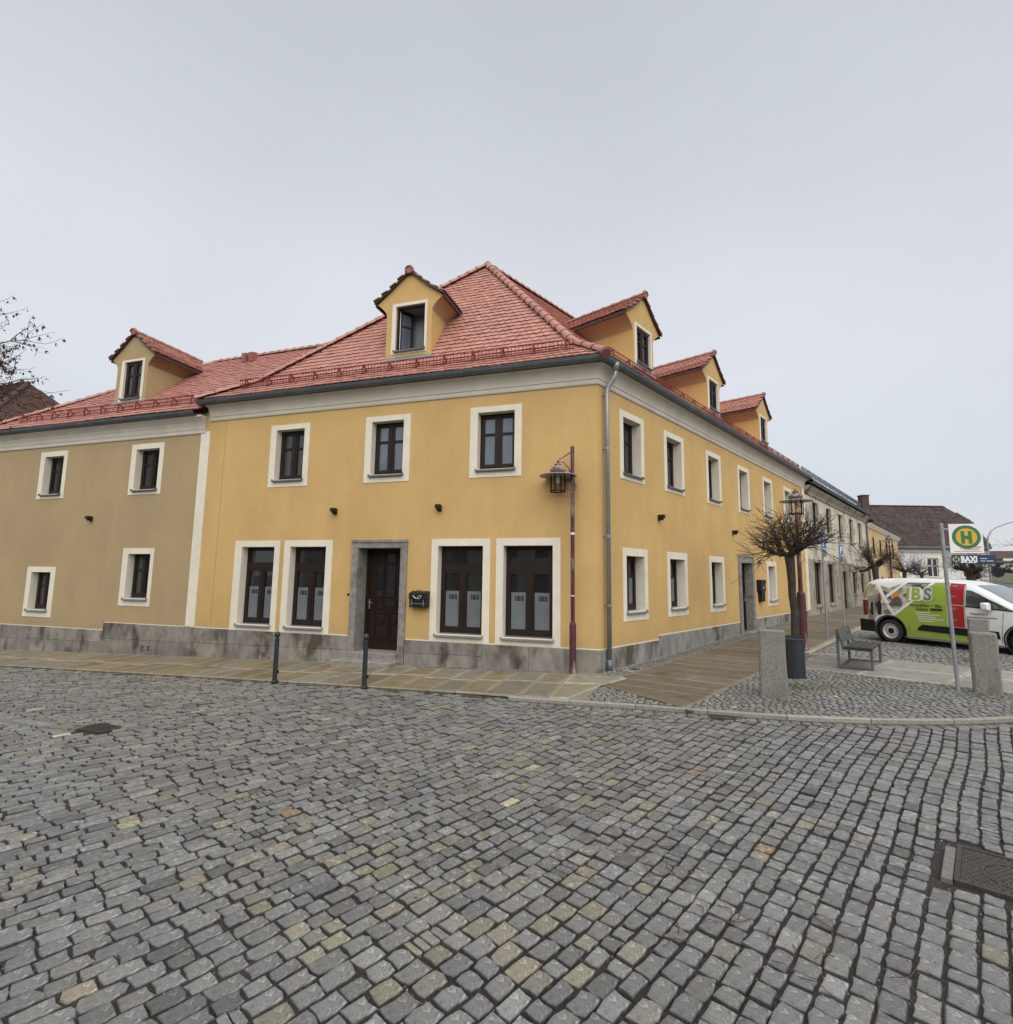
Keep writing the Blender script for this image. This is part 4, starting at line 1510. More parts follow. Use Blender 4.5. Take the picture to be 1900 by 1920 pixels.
def gutter(house, path, zc_, oc, r=0.105, rings=()):
    b = MB()
    prof = [(oc + (r + t) * math.cos(math.pi + math.pi * k / 10), zc_ + (r + t) * math.sin(math.pi + math.pi * k / 10)) for t, ks in ((0, range(11)), (-0.012, range(10, -1, -1))) for k in ks]
    sweep(b, path, prof, True)
    lip = [(oc + r + 0.012 * math.cos(2 * math.pi * k / 6), zc_ + 0.004 + 0.012 * math.sin(2 * math.pi * k / 6)) for k in range(6)]
    sweep(b, path, lip, True)
    g = b.build('gutter', ZINC, house, smooth=False)
    for (p0, n0), (p1, n1) in zip(path[:-1], path[1:]):
        L = (p1 - p0).length
        d = (p1 - p0) / L
        nn = Vector((d.y, -d.x))
        if nn.dot(n0 + n1) < 0:
            nn = -nn
        k = int(L / 0.62)
        br = MB()
        for i in range(1, k):
            q = p0 + d * (L * i / k)
            pts = []
            for s in (-0.014, 0.014):
                pts.append([(q.x + d.x * s + nn.x * (oc + (r + 0.006) * math.cos(t)), q.y + d.y * s + nn.y * (oc + (r + 0.006) * math.cos(t)), zc_ + (r + 0.006) * math.sin(t)) for t in [math.pi + math.pi * j / 8 for j in range(9)]])
            br.loft(pts, False, False)
        br.build('gutter_bracket', ZINC, g, fix=False)['kind'] = 'stuff'
    return g


gutter(YH, [(dF * 11.55, nF), (Vector((0, 0)), NC), (dR * 18.45, nR)], 6.945, 0.275)
# downpipe on the right front, next to the corner
dp = MB()
P_ = lambda x, o, z: (x, -o, z)
dp.tube([P_(0.30, 0.30, 6.90), P_(0.30, 0.30, 6.70), P_(0.295, 0.285, 6.62), P_(0.275, 0.235, 6.53), P_(0.245, 0.165, 6.41), P_(0.225, 0.125, 6.32), P_(0.22, 0.115, 6.22), P_(0.22, 0.115, 6.1), P_(0.22, 0.115, 0.25)], 0.052, 14)
dp.tube([P_(0.30, 0.30, 6.93), P_(0.30, 0.30, 6.85), P_(0.30, 0.30, 6.72)], [0.10, 0.085, 0.056], 14)
dpo = dp.build('downpipe', ZINCL, YH, MR, smooth=True)
cl = MB()
for z in (6.16, 4.9, 2.9, 1.38):
    cl.tube([P_(0.22, 0.115, z), P_(0.22, 0.115, z + 0.05)], 0.058, 14)
    cl.box(0.20, 0.24, -0.07, 0.0, z + 0.015, z + 0.035)
cl.build('pipe_clamp', ZINCL, dpo)
MB().tube([P_(0.22, 0.115, -0.05), P_(0.22, 0.115, 0.25)], 0.066, 14).tube([P_(0.22, 0.115, -0.06), P_(0.22, 0.115, 0.02)], [0.085, 0.066], 14).build('standpipe', ZINC, dpo, smooth=True)

# pilasters
MB().box(-11.626, -11.294, -0.022, 0.0, 0.49, 6.12).build('pilaster', CREAM, YH, MF)
MB().box(17.97, 18.38, -0.03, 0.0, 0.622, 6.42).build('pilaster', CREAM, YH, MR)

# roof of the corner house
APEX = Vector((-2.77, 4.69, 12.17))
E0 = NC * 0.35
E1 = dF * 11.45 + nF * 0.35
E0 = Vector((E0.x, E0.y, 6.97))
E1 = Vector((E1.x, E1.y, 6.97))
tk = 0.189
K0 = Vector((E0.x + (APEX.x - E0.x) * tk, E0.y + (APEX.y - E0.y) * tk, 7.60))
K1 = Vector((E1.x + (APEX.x - E1.x) * tk, E1.y + (APEX.y - E1.y) * tk, 7.60))
dR3 = Vector((dR.x, dR.y, 0))
dF3 = Vector((dF.x, dF.y, 0))
nF3 = Vector((nF.x, nF.y, 0))
nR3 = Vector((nR.x, nR.y, 0))


def at_end(p, L=18.4):      # the point of p's line along dR at which the house ends
    s = L - (p.x * dR.x + p.y * dR.y)
    return p + dR3 * s


E0e, K0e, APe = at_end(E0), at_end(K0), at_end(APEX)
E1e, K1e = at_end(E1), at_end(K1)
rb = MB()
rb.poly([E0, E1, K1, K0]).poly([E0, K0, K0e, E0e]).poly([K0, APEX, APe, K0e]).poly([E1, E1e, K1e, K1]).poly([K1, K1e, APe, APEX])
rb.poly([E0e, K0e, APe, K1e, E1e])
ROOF = rb.build('roof', TILEB, YH, fix=False)
bm = bmesh.new()                      # the upper front slope, open inside the dormer
bm.faces.new([bm.verts.new(p) for p in (K0, K1, APEX)])
bm.transform(MF.inverted())
for co, no in (((-5.855, 0, 0), (1, 0, 0)), ((-4.615, 0, 0), (1, 0, 0)), ((0, 0.62, 0), (0, 1, 0)), ((0, 1.75, 0), (0, 1, 0))):
    bmesh.ops.bisect_plane(bm, geom=bm.verts[:] + bm.edges[:] + bm.faces[:], plane_co=co, plane_no=no)
bmesh.ops.delete(bm, geom=[f for f in bm.faces if -5.855 < f.calc_center_median().x < -4.615 and 0.62 < f.calc_center_median().y < 1.75], context='FACES')
bm.transform(MF)
um = bpy.data.meshes.new('upper_slope')
bm.to_mesh(um)
bm.free()
um.materials.append(TILEB)
put('upper_slope', um, ROOF)
ROOF['label'] = 'salmon red hip roof of scalloped tiles'
DHOLE = (MF, (-5.235 - 0.62, -5.235 + 0.62, 0.62, 1.75))
tile_field([K0, K1, APEX], K0, K1, ROOF, own=210, hole=DHOLE)
tile_field([E0, E1, K1, K0], E0, E1, ROOF, own=90, vis=0.19)
tile_field([E0, E0e, K0e, K0], E0, E0e, ROOF, vis=0.19)
tile_field([K0, K0e, APe, APEX], K0, K0e, ROOF)
tile_field([E1, E1e, K1e, K1], E1, E1e, ROOF, vis=0.19)
tile_field([K1, K1e, APe, APEX], K1, K1e, ROOF)
for lo_, hi_ in ((E0 + Vector((0.02, 0.02, 0)), K0), (K0, APEX), (E1, K1), (K1, APEX)):
    ridge_line(lo_, hi_, ROOF, lift=0.035)
ridge_line(APEX, APe, ROOF, lift=0.03)
cap = MB().lathe([(0.001, 0.10), (0.09, 0.085), (0.15, 0.03), (0.17, -0.05), (0.15, -0.09)], 14)
cm = cap.mesh('hip_cap', TILE, smooth=True)
set_tint(cm, np.array([0.33, 0.125, 0.09]))
put('hip_cap', cm, ROOF, T(APEX + Vector((0, 0, 0.03))))
hb = MB().lathe([(0.001, 0.0), (0.12, 0.0), (0.135, 0.02), (0.135, 0.07)], 14)
hm = hb.mesh('hip_end_tile', TILE)
set_tint(hm, np.array([0.16, 0.062, 0.045]))
hx = (E0 - K0).normalized()
hy = Vector((0, 0, 1)).cross(hx).normalized()
hz = hx.cross(hy)
put('hip_end_tile', hm, ROOF, T(E0 + hx * 0.05 + Vector((0, 0, 0.0))) @ Matrix(((hy.x, hz.x, hx.x * -1, 0), (hy.y, hz.y, -hx.y, 0), (hy.z, hz.z, -hx.z, 0), (0, 0, 0, 1))))
# zinc flashing line at the eaves
fl_ = MB()
sweep(fl_, [(dF * 11.45, nF), (Vector((0, 0)), NC), (dR * 18.4, nR)], [(0.20, 6.94), (0.365, 6.935), (0.365, 6.925), (0.20, 6.925)], True)
fl_.build('eaves_flashing', ZINCL, YH)

dormer(YH, MF, -5.235, 0.6, 7.90, 9.21, 9.63, 10.44, 0.695, 1.04, 1.95, (-0.525, 0.555, 8.04, 9.52), (-0.405, 0.485, 8.15, 9.435), YELLOW, open_sash=True)
for cx in (3.33, 8.60, 14.38):
    dormer(YH, MR, cx, 0.55, 7.86, 8.93, 9.34, 10.18, 0.60, 1.03, 2.7, (-0.52, 0.50, 7.96, 9.20), (-0.40, 0.42, 8.06, 9.12), YELLOW)

upF = Vector((-nF.x, -nF.y, 0.84)).normalized()
upR = Vector((-nR.x, -nR.y, 0.62)).normalized()


def roofF(u, i):            # point on the lower front slope; i = distance in from the wall line
    p = dF * u - nF * i
    return Vector((p.x, p.y, 6.97 + (i + 0.35) * 0.84 + 0.03))


def roofR(u, i):
    p = dR * u - nR * i
    return Vector((p.x, p.y, 6.97 + (i + 0.35) * 0.60 + 0.03))


snow_guard(YH, roofF(0.55, 0.08), roofF(10.35, 0.08), upF, 13)
snow_guard(YH, roofR(0.55, 0.10), roofR(17.9, 0.10), upR, 22)

# ================================================================== the tan wing to the left
TH = empty('tan_house', (0, 0, 0), 0, 'tan plastered two-storey wing left of the cream pilaster, under a red tiled roof', 'house')
WL = 21.2
L_UP_O = [(-14.37, -13.05), (-18.49, -17.22)]
L_UP = [(-14.165, -13.215), (-18.285, -17.38)]
holes = [(-14.165, -13.215, 4.485, 5.745), (-18.285, -17.38, 4.485, 5.745), (-14.09, -13.19, 1.215, 2.53), (-18.28, -17.38, 0.76, 1.945)]
outs = [(-14.37, -13.05, 4.33, 5.91), (-18.49, -17.22, 4.33, 5.91), (-14.31, -13.06, 0.99, 2.70), (-18.485, -17.17, 0.53, 2.117)]
wb = MB()
grid_wall(wb, -WL, -HF_L - 0.0, -1.2, 6.7, holes)
wb.build('wall', TAN, TH, MF, fix=False)
for h, o in zip(holes, outs):
    window(TH, MF, *h, o, 0.2, 'casement', CURT if h[2] < 3 else GLASS, 'zinc' if h[2] < 3 else 'dark')
q0, q1 = dF * WL, dF * WL - nF * 7.0
q2 = dF * 9.0 - nF * 7.0
rb = MB()
rb.poly([(*q0, -1.2), (*q1, -1.2), (*q1, 6.6), (*q0, 6.6)]).poly([(*q1, -1.2), (*q2, -1.2), (*q2, 6.6), (*q1, 6.6)])
rb.build('rear_wall', TAN, TH, fix=False)
plinth(TH, MF, -1, HF_L, 14.79, 0.472, 5.0)
plinth(TH, MF, -1, 14.79, WL, 0.24, 5.0)
bd = MB()
bd.box(-14.79, -11.63, -0.010, 0.0, 0.474, 0.49)
bd.box(-WL, -14.79, -0.010, 0.0, 0.242, 0.258)
bd.build('plaster_bead', CREAM, TH, MF)
vm = MB()
for x in (-13.22, -12.98):
    vm.box(x, x + 0.21, -0.066, -0.05, -0.30, -0.07)
vm.build('cellar_vent', CONC, TH, MF)
vm = MB()
for x in (-13.22, -12.98):
    for k in range(4):
        vm.box(x + 0.035, x + 0.175, -0.070, -0.067, -0.265 + k * 0.045, -0.24 + k * 0.045)
vm.build('vent_slots', BLACKM, TH, MF)
PATHL = [(dF * (WL + 0.1), nF), (dF * 11.46, nF)]
lprof = [(0.0, 6.06), (0.03, 6.07), (0.04, 6.09), (0.04, 6.17), (0.055, 6.20), (0.075, 6.30), (0.12, 6.40), (0.19, 6.48), (0.24, 6.52), (0.24, 6.58), (0.0, 6.58)]
c = MB()
sweep(c, PATHL, lprof, True)
c.build('cornice', COVE, TH)
gutter(TH, [(dF * (WL + 0.3), nF), (dF * 11.62, nF)], 6.665, 0.275)
W0, W1 = dF3 * (WL + 0.25) + nF3 * 0.35 + Vector((0, 0, 6.69)), dF3 * 11.47 + nF3 * 0.35 + Vector((0, 0, 6.69))
WR0, WR1 = dF3 * 15.0 - nF3 * 3.3 + Vector((0, 0, 9.93)), dF3 * 8.0 - nF3 * 3.3 + Vector((0, 0, 10.0))
WB0, WB1 = dF3 * (WL + 0.25) - nF3 * 6.95 + Vector((0, 0, 6.69)), dF3 * 8.5 - nF3 * 6.95 + Vector((0, 0, 6.69))
rb = MB()
rb.poly([W0, W1, WR1, WR0]).poly([W0, WR0, WB0]).poly([WB0, WR0, WR1, WB1])
ROOFL = rb.build('roof', TILEB, TH, fix=False)
tile_field([W0, W1, WR1, WR0], W0, W1, ROOFL, own=300)
tile_field([W0, WB0, WR0], W0, WB0, ROOFL)
ridge_line(W0, WR0, ROOFL, lift=0.03)
ridge_line(WR1, WR0, ROOFL, lift=0.03)
dormer(TH, MF, -15.56, 0.6, 7.57, 8.81, 9.19, 10.02, 0.69, 1.0, 2.6, (-0.50, 0.55, 7.62, 9.07), (-0.355, 0.45, 7.73, 9.0), TAN, soff=mat('tan_soffit', (0.26, 0.165, 0.09), (0.22, 0.14, 0.075), 1, 0.85, spec=0.2))
upL = Vector((-nF.x, -nF.y, 0.92)).normalized()


def roofL(u, i):
    p = dF * u - nF * i
    return Vector((p.x, p.y, 6.69 + (i + 0.35) * 0.92 + 0.03))


snow_guard(TH, roofL(11.9, 0.02), roofL(19.8, 0.02), upL, 11)
for u in (13.05, 12.75):
    pv = roofL(u, 2.85)
    b = MB()
    b.hexa([(-0.09, -0.12, -0.1), (0.09, -0.12, -0.1), (0.09, 0.12, -0.1), (-0.09, 0.12, -0.1)], [(-0.09, -0.16, 0.22), (0.09, -0.16, 0.22), (0.09, 0.06, 0.28), (-0.09, 0.06, 0.28)])
    me = b.mesh('vent_tile', TILE)
    set_tint(me, (0.30, 0.115, 0.085))
    put('vent_tile', me, ROOFL, MF.copy() @ T(MF.inverted() @ pv))


# ================================================================== grey derelict house, apricot house, white house
def tint_all(me, c):
    set_tint(me, c)
    return me


GH = empty('grey_house', (*rr(18.4, 0), 0), 0, 'shabby pale plaster house with stained lower wall, between the yellow and apricot houses', 'house')
GB = T(-Vector((*rr(18.4, 0), 0))) @ MR
G0, G1 = 18.4, 36.2
lowin = [(19.75, 21.05, 0.80, 2.90), (22.85, 24.2, 0.80, 2.90), (26.75, 27.85, 0.15, 2.56), (29.8, 31.0, 1.2, 2.55), (32.8, 34.1, 1.2, 2.53)]
upwin = [(19.85, 21.05, 4.55, 5.97), (22.95, 24.15, 4.55, 5.95), (26.2, 27.4, 4.5, 5.94), (29.55, 30.85, 4.45, 5.96), (32.7, 34.05, 4.45, 5.97)]
wb = MB()
grid_wall(wb, G0, G1, 3.05, 6.6, upwin)
wb.build('wall', GREYW, GH, GB, fix=False)
wb = MB()
grid_wall(wb, G0, G1, -0.3, 3.05, lowin)
wb.build('wall', GREYL, GH, GB, fix=False)
MB().poly([(G1, 0, 0), (G1, 9, 0), (G1, 9, 6.6), (G1, 0, 6.6)]).poly([(G0, 9, 0), (G1, 9, 0), (G1, 9, 6.6), (G0, 9, 6.6)]).build('rear_wall', GREYW, GH, GB, fix=False)
for h in lowin + upwin:
    x0, x1, z0, z1 = h
    b = MB()
    y = 0.16
    for a, c in (((x0, z0), (x1, z0)), ((x1, z0), (x1, z1)), ((x1, z1), (x0, z1)), ((x0, z1), (x0, z0))):
        b.poly([(a[0], 0, a[1]), (c[0], 0, c[1]), (c[0], y, c[1]), (a[0], y, a[1])])
    b.mi = 1
    b.box(x0, x0 + 0.07, y - 0.06, y, z0, z1)
    b.box(x1 - 0.07, x1, y - 0.06, y, z0, z1)
    b.box(x0, x1, y - 0.06, y, z1 - 0.07, z1)
    b.box((x0 + x1) / 2 - 0.05, (x0 + x1) / 2 + 0.05, y - 0.06, y, z0, z1)
    if z0 < 0.2:
        b.box(x0, x1, y - 0.03, y, z0, z1)
    wo_ = b.build('door' if z0 < 0.2 else 'window', [GREYW if z0 > 3 else GREYL, WOOD], GH, GB, fix=False)
    if z0 > 0.2:
        MB().box(x0 + 0.05, x1 - 0.05, y - 0.02, y - 0.012, z0, z1).build('pane', GLASS, wo_)
        MB().box(x0 - 0.12, x1 + 0.12, -0.09, 0.1, z0 - 0.12, z0 - 0.005).build('sill', GREYL, wo_)
    if z0 > 3:
        MB().box(x0 - 0.16, x0 - 0.003, -0.03, 0, z0, z1 + 0.16).box(x1 + 0.003, x1 + 0.16, -0.03, 0, z0, z1 + 0.16).box(x0 - 0.003, x1 + 0.003, -0.03, 0, z1 + 0.003, z1 + 0.16).build('surround', GREYW, wo_)
g0, g1 = dR * (G0 + 0.02), dR * G1
c = MB()
sweep(c, [(g0, nR), (g1, nR)], [(0, 6.2), (0.06, 6.22), (0.10, 6.35), (0.22, 6.5), (0.3, 6.6), (0, 6.6)], True)
c.build('cornice', GREYL, GH, T(-Vector((*rr(18.4, 0), 0))))
gutter(GH, [(g0, nR), (g1, nR)], 6.80, 0.34).matrix_basis = T(-Vector((*rr(18.4, 0), 0)))


def gable_roof(house, off, a, b, depth, z_e, z_r, ov, m, kind, tiles=True, name='roof'):
    """a->b along dR-type facade (2-D points), nn outward"""
    d = (b - a).normalized()
    nn = Vector((d.y, -d.x))
    A = lambda p, o, z: Vector((p.x + nn.x * o, p.y + nn.y * o, z))
    e0, e1, r0, r1, f0, f1 = A(a, ov, z_e), A(b, ov, z_e), A(a, -depth / 2, z_r), A(b, -depth / 2, z_r), A(a, -depth - ov, z_e), A(b, -depth - ov, z_e)
    rb_ = MB()
    rb_.poly([e0, e1, r1, r0]).poly([f1, f0, r0, r1]).poly([e0, r0, f0]).poly([e1, f1, r1])
    me = rb_.mesh(name, m, fix=False)
    set_tint(me, (1, 1, 1))
    ro = put(name, me, house, T(-off))
    if tiles:
        tile_field([e0, e1, r1, r0], e0, e1, ro, kind=kind, m=OLDT if kind != 'red' else TILE, vis=0.33, wd=0.3)
        ridge_line(r0, r1, ro, kind='grey' if kind == 'grey' else 'old', m=OLDT)
    return ro


OFFG = Vector((*rr(18.4, 0), 0))
gable_roof(GH, OFFG, g0, g1, 10.4, 6.84, 11.3, 0.36, ROOFG, 'grey')
sg = snow_guard(GH, Vector((*rr(19, -0.25), 7.45)), Vector((*rr(35.8, -0.25), 7.45)), Vector((-nR.x, -nR.y, 0.8)).normalized(), 14)
sg.matrix_basis = T(-OFFG)
for o in sg.children:
    o.data.materials[0] = ZINC
b = MB()
b.tube([(35.9, -0.33, 6.75), (35.9, -0.33, 6.6), (35.9, -0.08, 6.2), (35.9, -0.08, 0.2)], 0.06, 8)
b.build('downpipe', ZINC, GH, GB)
b = MB().tube([(*rr(26, -4.4), 10.4), (*rr(26, -4.4), 11.9)], 0.09, 8)
b.build('vent_pipe', ZINC, GH, T(-OFFG))

AH = empty('apricot_house', (*rr(36.3, 0), 0), 0, 'small apricot house with brown roof at the far end of the row', 'house')
OFFA = Vector((*rr(36.3, 0), 0))
AB = T(-OFFA) @ MR
hol = [(x, x + 1.0, z, z + 1.35) for x in (38.6, 42.2, 46.0, 50.2) for z in (1.0, 4.0)]
wb = MB()
grid_wall(wb, 36.3, 54.6, -0.3, 6.2, hol)
wb.poly([(54.6, 0, -0.3), (54.6, 9, -0.3), (54.6, 9, 6.2), (54.6, 0, 6.2)])
wb.build('wall', ORANGEW, AH, AB, fix=False)
for x0, x1, z0, z1 in hol:
    wo_ = MB().box(x0, x0 + 0.08, 0.1, 0.18, z0, z1).box(x1 - 0.08, x1, 0.1, 0.18, z0, z1).box(x0, x1, 0.1, 0.18, z1 - 0.08, z1).box((x0 + x1) / 2 - 0.05, (x0 + x1) / 2 + 0.05, 0.1, 0.18, z0, z1).build('window', WHITE, AH, AB)
    MB().box(x0, x1, 0.13, 0.15, z0, z1).build('pane', GLASS, wo_)
    MB().box(x0 - 0.1, x1 + 0.1, -0.06, 0.1, z0 - 0.1, z0 - 0.004).build('sill', CREAM, wo_)
a0, a1 = dR * 36.3, dR * 54.8
c = MB()
sweep(c, [(a0, nR), (a1, nR)], [(0, 5.9), (0.1, 5.95), (0.25, 6.15), (0.32, 6.25), (0, 6.25)], True)
c.build('cornice', CREAM, AH, T(-OFFA))
gutter(AH, [(a0, nR), (a1, nR)], 6.40, 0.36).matrix_basis = T(-OFFA)
gable_roof(AH, OFFA, a0, a1, 9.5, 6.42, 10.2, 0.38, ROOFB, 'old')

# big white house across the end of the square
WHL = Vector((33.0, 46.6, 0))
WH = empty('white_house', WHL, 0, 'large white house with steep dark brown half-hipped roof and chimney behind the van', 'house')
wx1 = 18.2
hol = [(7.1, 8.3, 2.6, 4.6), (3.0, 4.2, 2.6, 4.6), (11.5, 12.7, 2.6, 4.6), (15.4, 16.6, 2.6, 4.6), (3.0, 4.2, -0.2, 1.5), (7.1, 8.3, -0.2, 1.5), (11.5, 12.7, -0.2, 1.5)]
wb = MB()
grid_wall(wb, 0, wx1, -1.5, 5.9, hol)
wb.poly([(wx1, 0, -1.5), (wx1, 8, -1.5), (wx1, 8, 5.9), (wx1, 6.2, 8.9), (wx1, 1.8, 8.9), (wx1, 0, 5.9)])
wb.poly([(0, 0, -1.5), (0, 8, -1.5), (0, 8, 5.9), (0, 6.2, 8.9), (0, 1.8, 8.9), (0, 0, 5.9)])
wb.build('wall', WHITEW, WH, fix=False)
for x0, x1, z0, z1 in hol:
    wo_ = MB().box(x0, x0 + 0.1, 0.08, 0.16, z0, z1).box(x1 - 0.1, x1, 0.08, 0.16, z0, z1).box(x0, x1, 0.08, 0.16, z1 - 0.1, z1).box((x0 + x1) / 2 - 0.06, (x0 + x1) / 2 + 0.06, 0.08, 0.16, z0, z1).box(x0, x1, 0.08, 0.16, z0 + (z1 - z0) * 0.55, z0 + (z1 - z0) * 0.55 + 0.1).build('window', WHITE, WH)
    MB().box(x0, x1, 0.12, 0.14, z0, z1).build('pane', GLASS, wo_)
    MB().box(x0 - 0.28, x0 - 0.003, -0.05, 0.02, z0, z1 + 0.25).box(x1 + 0.003, x1 + 0.28, -0.05, 0.02, z0, z1 + 0.25).box(x0 - 0.003, x1 + 0.003, -0.05, 0.02, z1 + 0.003, z1 + 0.25).box(x0 - 0.28, x1 + 0.28, -0.1, 0.02, z0 - 0.15, z0 - 0.003).build('surround', CREAM, wo_)
MB().box(-0.1, wx1 + 0.1, -0.12, 0.0, 5.2, 5.55).box(-0.1, wx1 + 0.1, -0.22, 0.0, 5.553, 5.85).box(0, wx1, -0.06, 0, 2.2, 2.35).build('cornice', COVE, WH)
rb = MB()
e0_, e1_ = (-0.3, -0.45, 5.75), (wx1 + 0.3, -0.45, 5.75)
m0, m1 = (-0.3, 1.75, 8.9), (wx1 + 0.3, 1.75, 8.9)
r0_, r1_ = (1.3, 3.6, 10.85), (wx1 - 1.3, 3.6, 10.85)
bm0, bm1 = (-0.3, 5.45, 8.9), (wx1 + 0.3, 5.45, 8.9)
f0_, f1_ = (-0.3, 8.2, 5.75), (wx1 + 0.3, 8.2, 5.75)
rb.poly([e0_, e1_, m1, m0]).poly([m0, m1, r1_, r0_]).poly([m1, bm1, r1_]).poly([bm0, m0, r0_]).poly([f1_, f0_, bm0, bm1]).poly([bm1, bm0, r0_, r1_])
wr = rb.build('roof', ROOFB, WH, fix=False)
tile_field([e0_, e1_, m1, m0], e0_, e1_, wr, kind='old', m=OLDT, vis=0.36, wd=0.34, cull=False)
tile_field([m0, m1, r1_, r0_], m0, m1, wr, kind='old', m=OLDT, vis=0.36, wd=0.34, cull=False)
ridge_line(r0_, r1_, wr, kind='old', m=OLDT, step=0.36)
MB().box(7.0, 7.8, 3.2, 4.0, 10.2, 12.0).box(6.95, 7.85, 3.15, 4.05, 12.0, 12.12).build('chimney', ROOFB, WH)
b = MB()
b.tube([(0, -0.55, 5.72), (wx1, -0.55, 5.72)], 0.09, 8)
b.build('gutter', ZINC, WH)

# old house behind the wing, at the left edge
OH = empty('old_roofed_house', (-33.0, 14.0, -0.6), 0, 'house with dark weathered hip roof showing behind the left end of the tan wing', 'house')
OFFO = Vector((-33.0, 14.0, -0.6))


def bp(u, k, z):
    p = dF * u - nF * k
    return Vector((p.x, p.y, z)) - OFFO


oe0, oe1 = bp(29.5, 3.6, 8.8), bp(52, 3.6, 8.8)
oa, ob_ = bp(37.8, 10.0, 13.93), bp(52, 10.0, 13.97)
of = bp(35.1, 19.1, 8.8)
rb = MB()
rb.poly([oe0, oe1, ob_, oa]).poly([oe0, oa, of])
oro = rb.build('roof', ROOFB, OH, fix=False)
for poly, a_, b_ in (([oe0, oe1, ob_, oa], oe0, oe1), ([oe0, of, oa], oe0, of)):
    tile_field(poly, a_, b_, oro, kind='oldred', m=OLDT, vis=0.17, wd=0.2, cull=False)
ridge_line(oe0, oa, oro, kind='old', m=OLDT, lift=0.04, step=0.36)
ridge_line(ob_, oa, oro, kind='old', m=OLDT, lift=0.04, step=0.36)
wb = MB()
wb.poly([bp(30.2, 4.1, 0), bp(52, 4.1, 0), bp(52, 4.1, 8.9), bp(30.2, 4.1, 8.9)]).poly([bp(30.2, 4.1, 0), bp(35.4, 18.6, 0), bp(35.4, 18.6, 8.9), bp(30.2, 4.1, 8.9)])
wb.build('wall', WHITEW, OH, fix=False)

# the far side of the square: it stands behind the photographer and shows as a reflection in the panes
def across():
    c = nF * 29 + dF * 3
    rz = math.atan2(dF.y, dF.x)
    for k, (du, w_, h, hr, m_, lab) in enumerate(((-13, 15, 6.6, 11.0, WHITEW, 'pale house across the square, seen only mirrored in the right shop windows'), (4, 16, 7.4, 12.0, CREAM, 'cream house across the square, seen only mirrored in the left shop windows'), (21, 15, 6.2, 10.5, GREYW, 'greyish house across the square, seen only mirrored in the windows of the tan wing'))):
        p = c + dF * du
        t = empty('house_across', (p.x, p.y, -0.6), rz, lab, 'house', 'houses across the square')
        hol = [(-w_ / 2 + 1.2 + 2.6 * i, -w_ / 2 + 2.4 + 2.6 * i, z, z + 1.6) for i in range(5) for z in (1.2, 4.1)]
        b = MB()
        grid_wall(b, -w_ / 2, w_ / 2, 0, h, hol)
        b.poly([(-w_ / 2, 0, 0), (-w_ / 2, 9, 0), (-w_ / 2, 9, h), (-w_ / 2, 4.5, hr), (-w_ / 2, 0, h)]).poly([(w_ / 2, 0, 0), (w_ / 2, 9, 0), (w_ / 2, 9, h), (w_ / 2, 4.5, hr), (w_ / 2, 0, h)])
        b.build('wall', m_, t, fix=False)
        r_ = MB().poly([(-w_ / 2 - 0.2, -0.4, h - 0.2), (w_ / 2 + 0.2, -0.4, h - 0.2), (w_ / 2 + 0.2, 4.5, hr), (-w_ / 2 - 0.2, 4.5, hr)]).poly([(-w_ / 2 - 0.2, 9.4, h - 0.2), (w_ / 2 + 0.2, 9.4, h - 0.2), (w_ / 2 + 0.2, 4.5, hr), (-w_ / 2 - 0.2, 4.5, hr)])
        r_.build('roof', ROOFB, t, fix=False)
        for x0, x1, z0, z1 in hol:
            MB().box(x0, x1, 0.1, 0.14, z0, z1).box((x0 + x1) / 2 - 0.05, (x0 + x1) / 2 + 0.05, 0.06, 0.0999, z0, z1).build('window', [VGLASS], t)


across()

# ================================================================== things on the walls
def wall_lamp(M, x, z, label):
    p = M @ Vector((x, 0, z))
    rz = math.atan2((M @ Vector((1, 0, 0))).y, (M @ Vector((1, 0, 0))).x)
    t = empty('wall_lamp', p, rz, label, 'wall lamp', 'black wall lamps between the storeys')
    MB().box(-0.05, 0.05, -0.02, 0.0, -0.09, 0.07).build('mounting_plate', BLACKM, t, bevel=0.004)
    MB().box(-0.06, 0.06, -0.17, -0.02, -0.02, 0.075).build('lamp_housing', BLACKM, t, bevel=0.006)
    MB().lathe([(0.045, -0.07), (0.05, -0.0205)], 14, (0, -0.095, 0)).build('lamp_head', BLACKM, t)
    return t


wall_lamp(MF, -6.85, 3.64, 'black wall lamp on the yellow front, above the granite door surround')
wall_lamp(MF, -3.86, 3.65, 'black wall lamp on the yellow front, above the shop window right of the letterbox')
wall_lamp(MF, -15.82, 3.63, 'black wall lamp on the tan wing, between its upper and lower windows')
wall_lamp(MR, 2.92, 3.59, 'black wall lamp on the right-hand yellow front, nearest the downpipe')
wall_lamp(MR, 8.42, 3.58, 'black wall lamp on the right-hand yellow front, beside the bare tree crown')

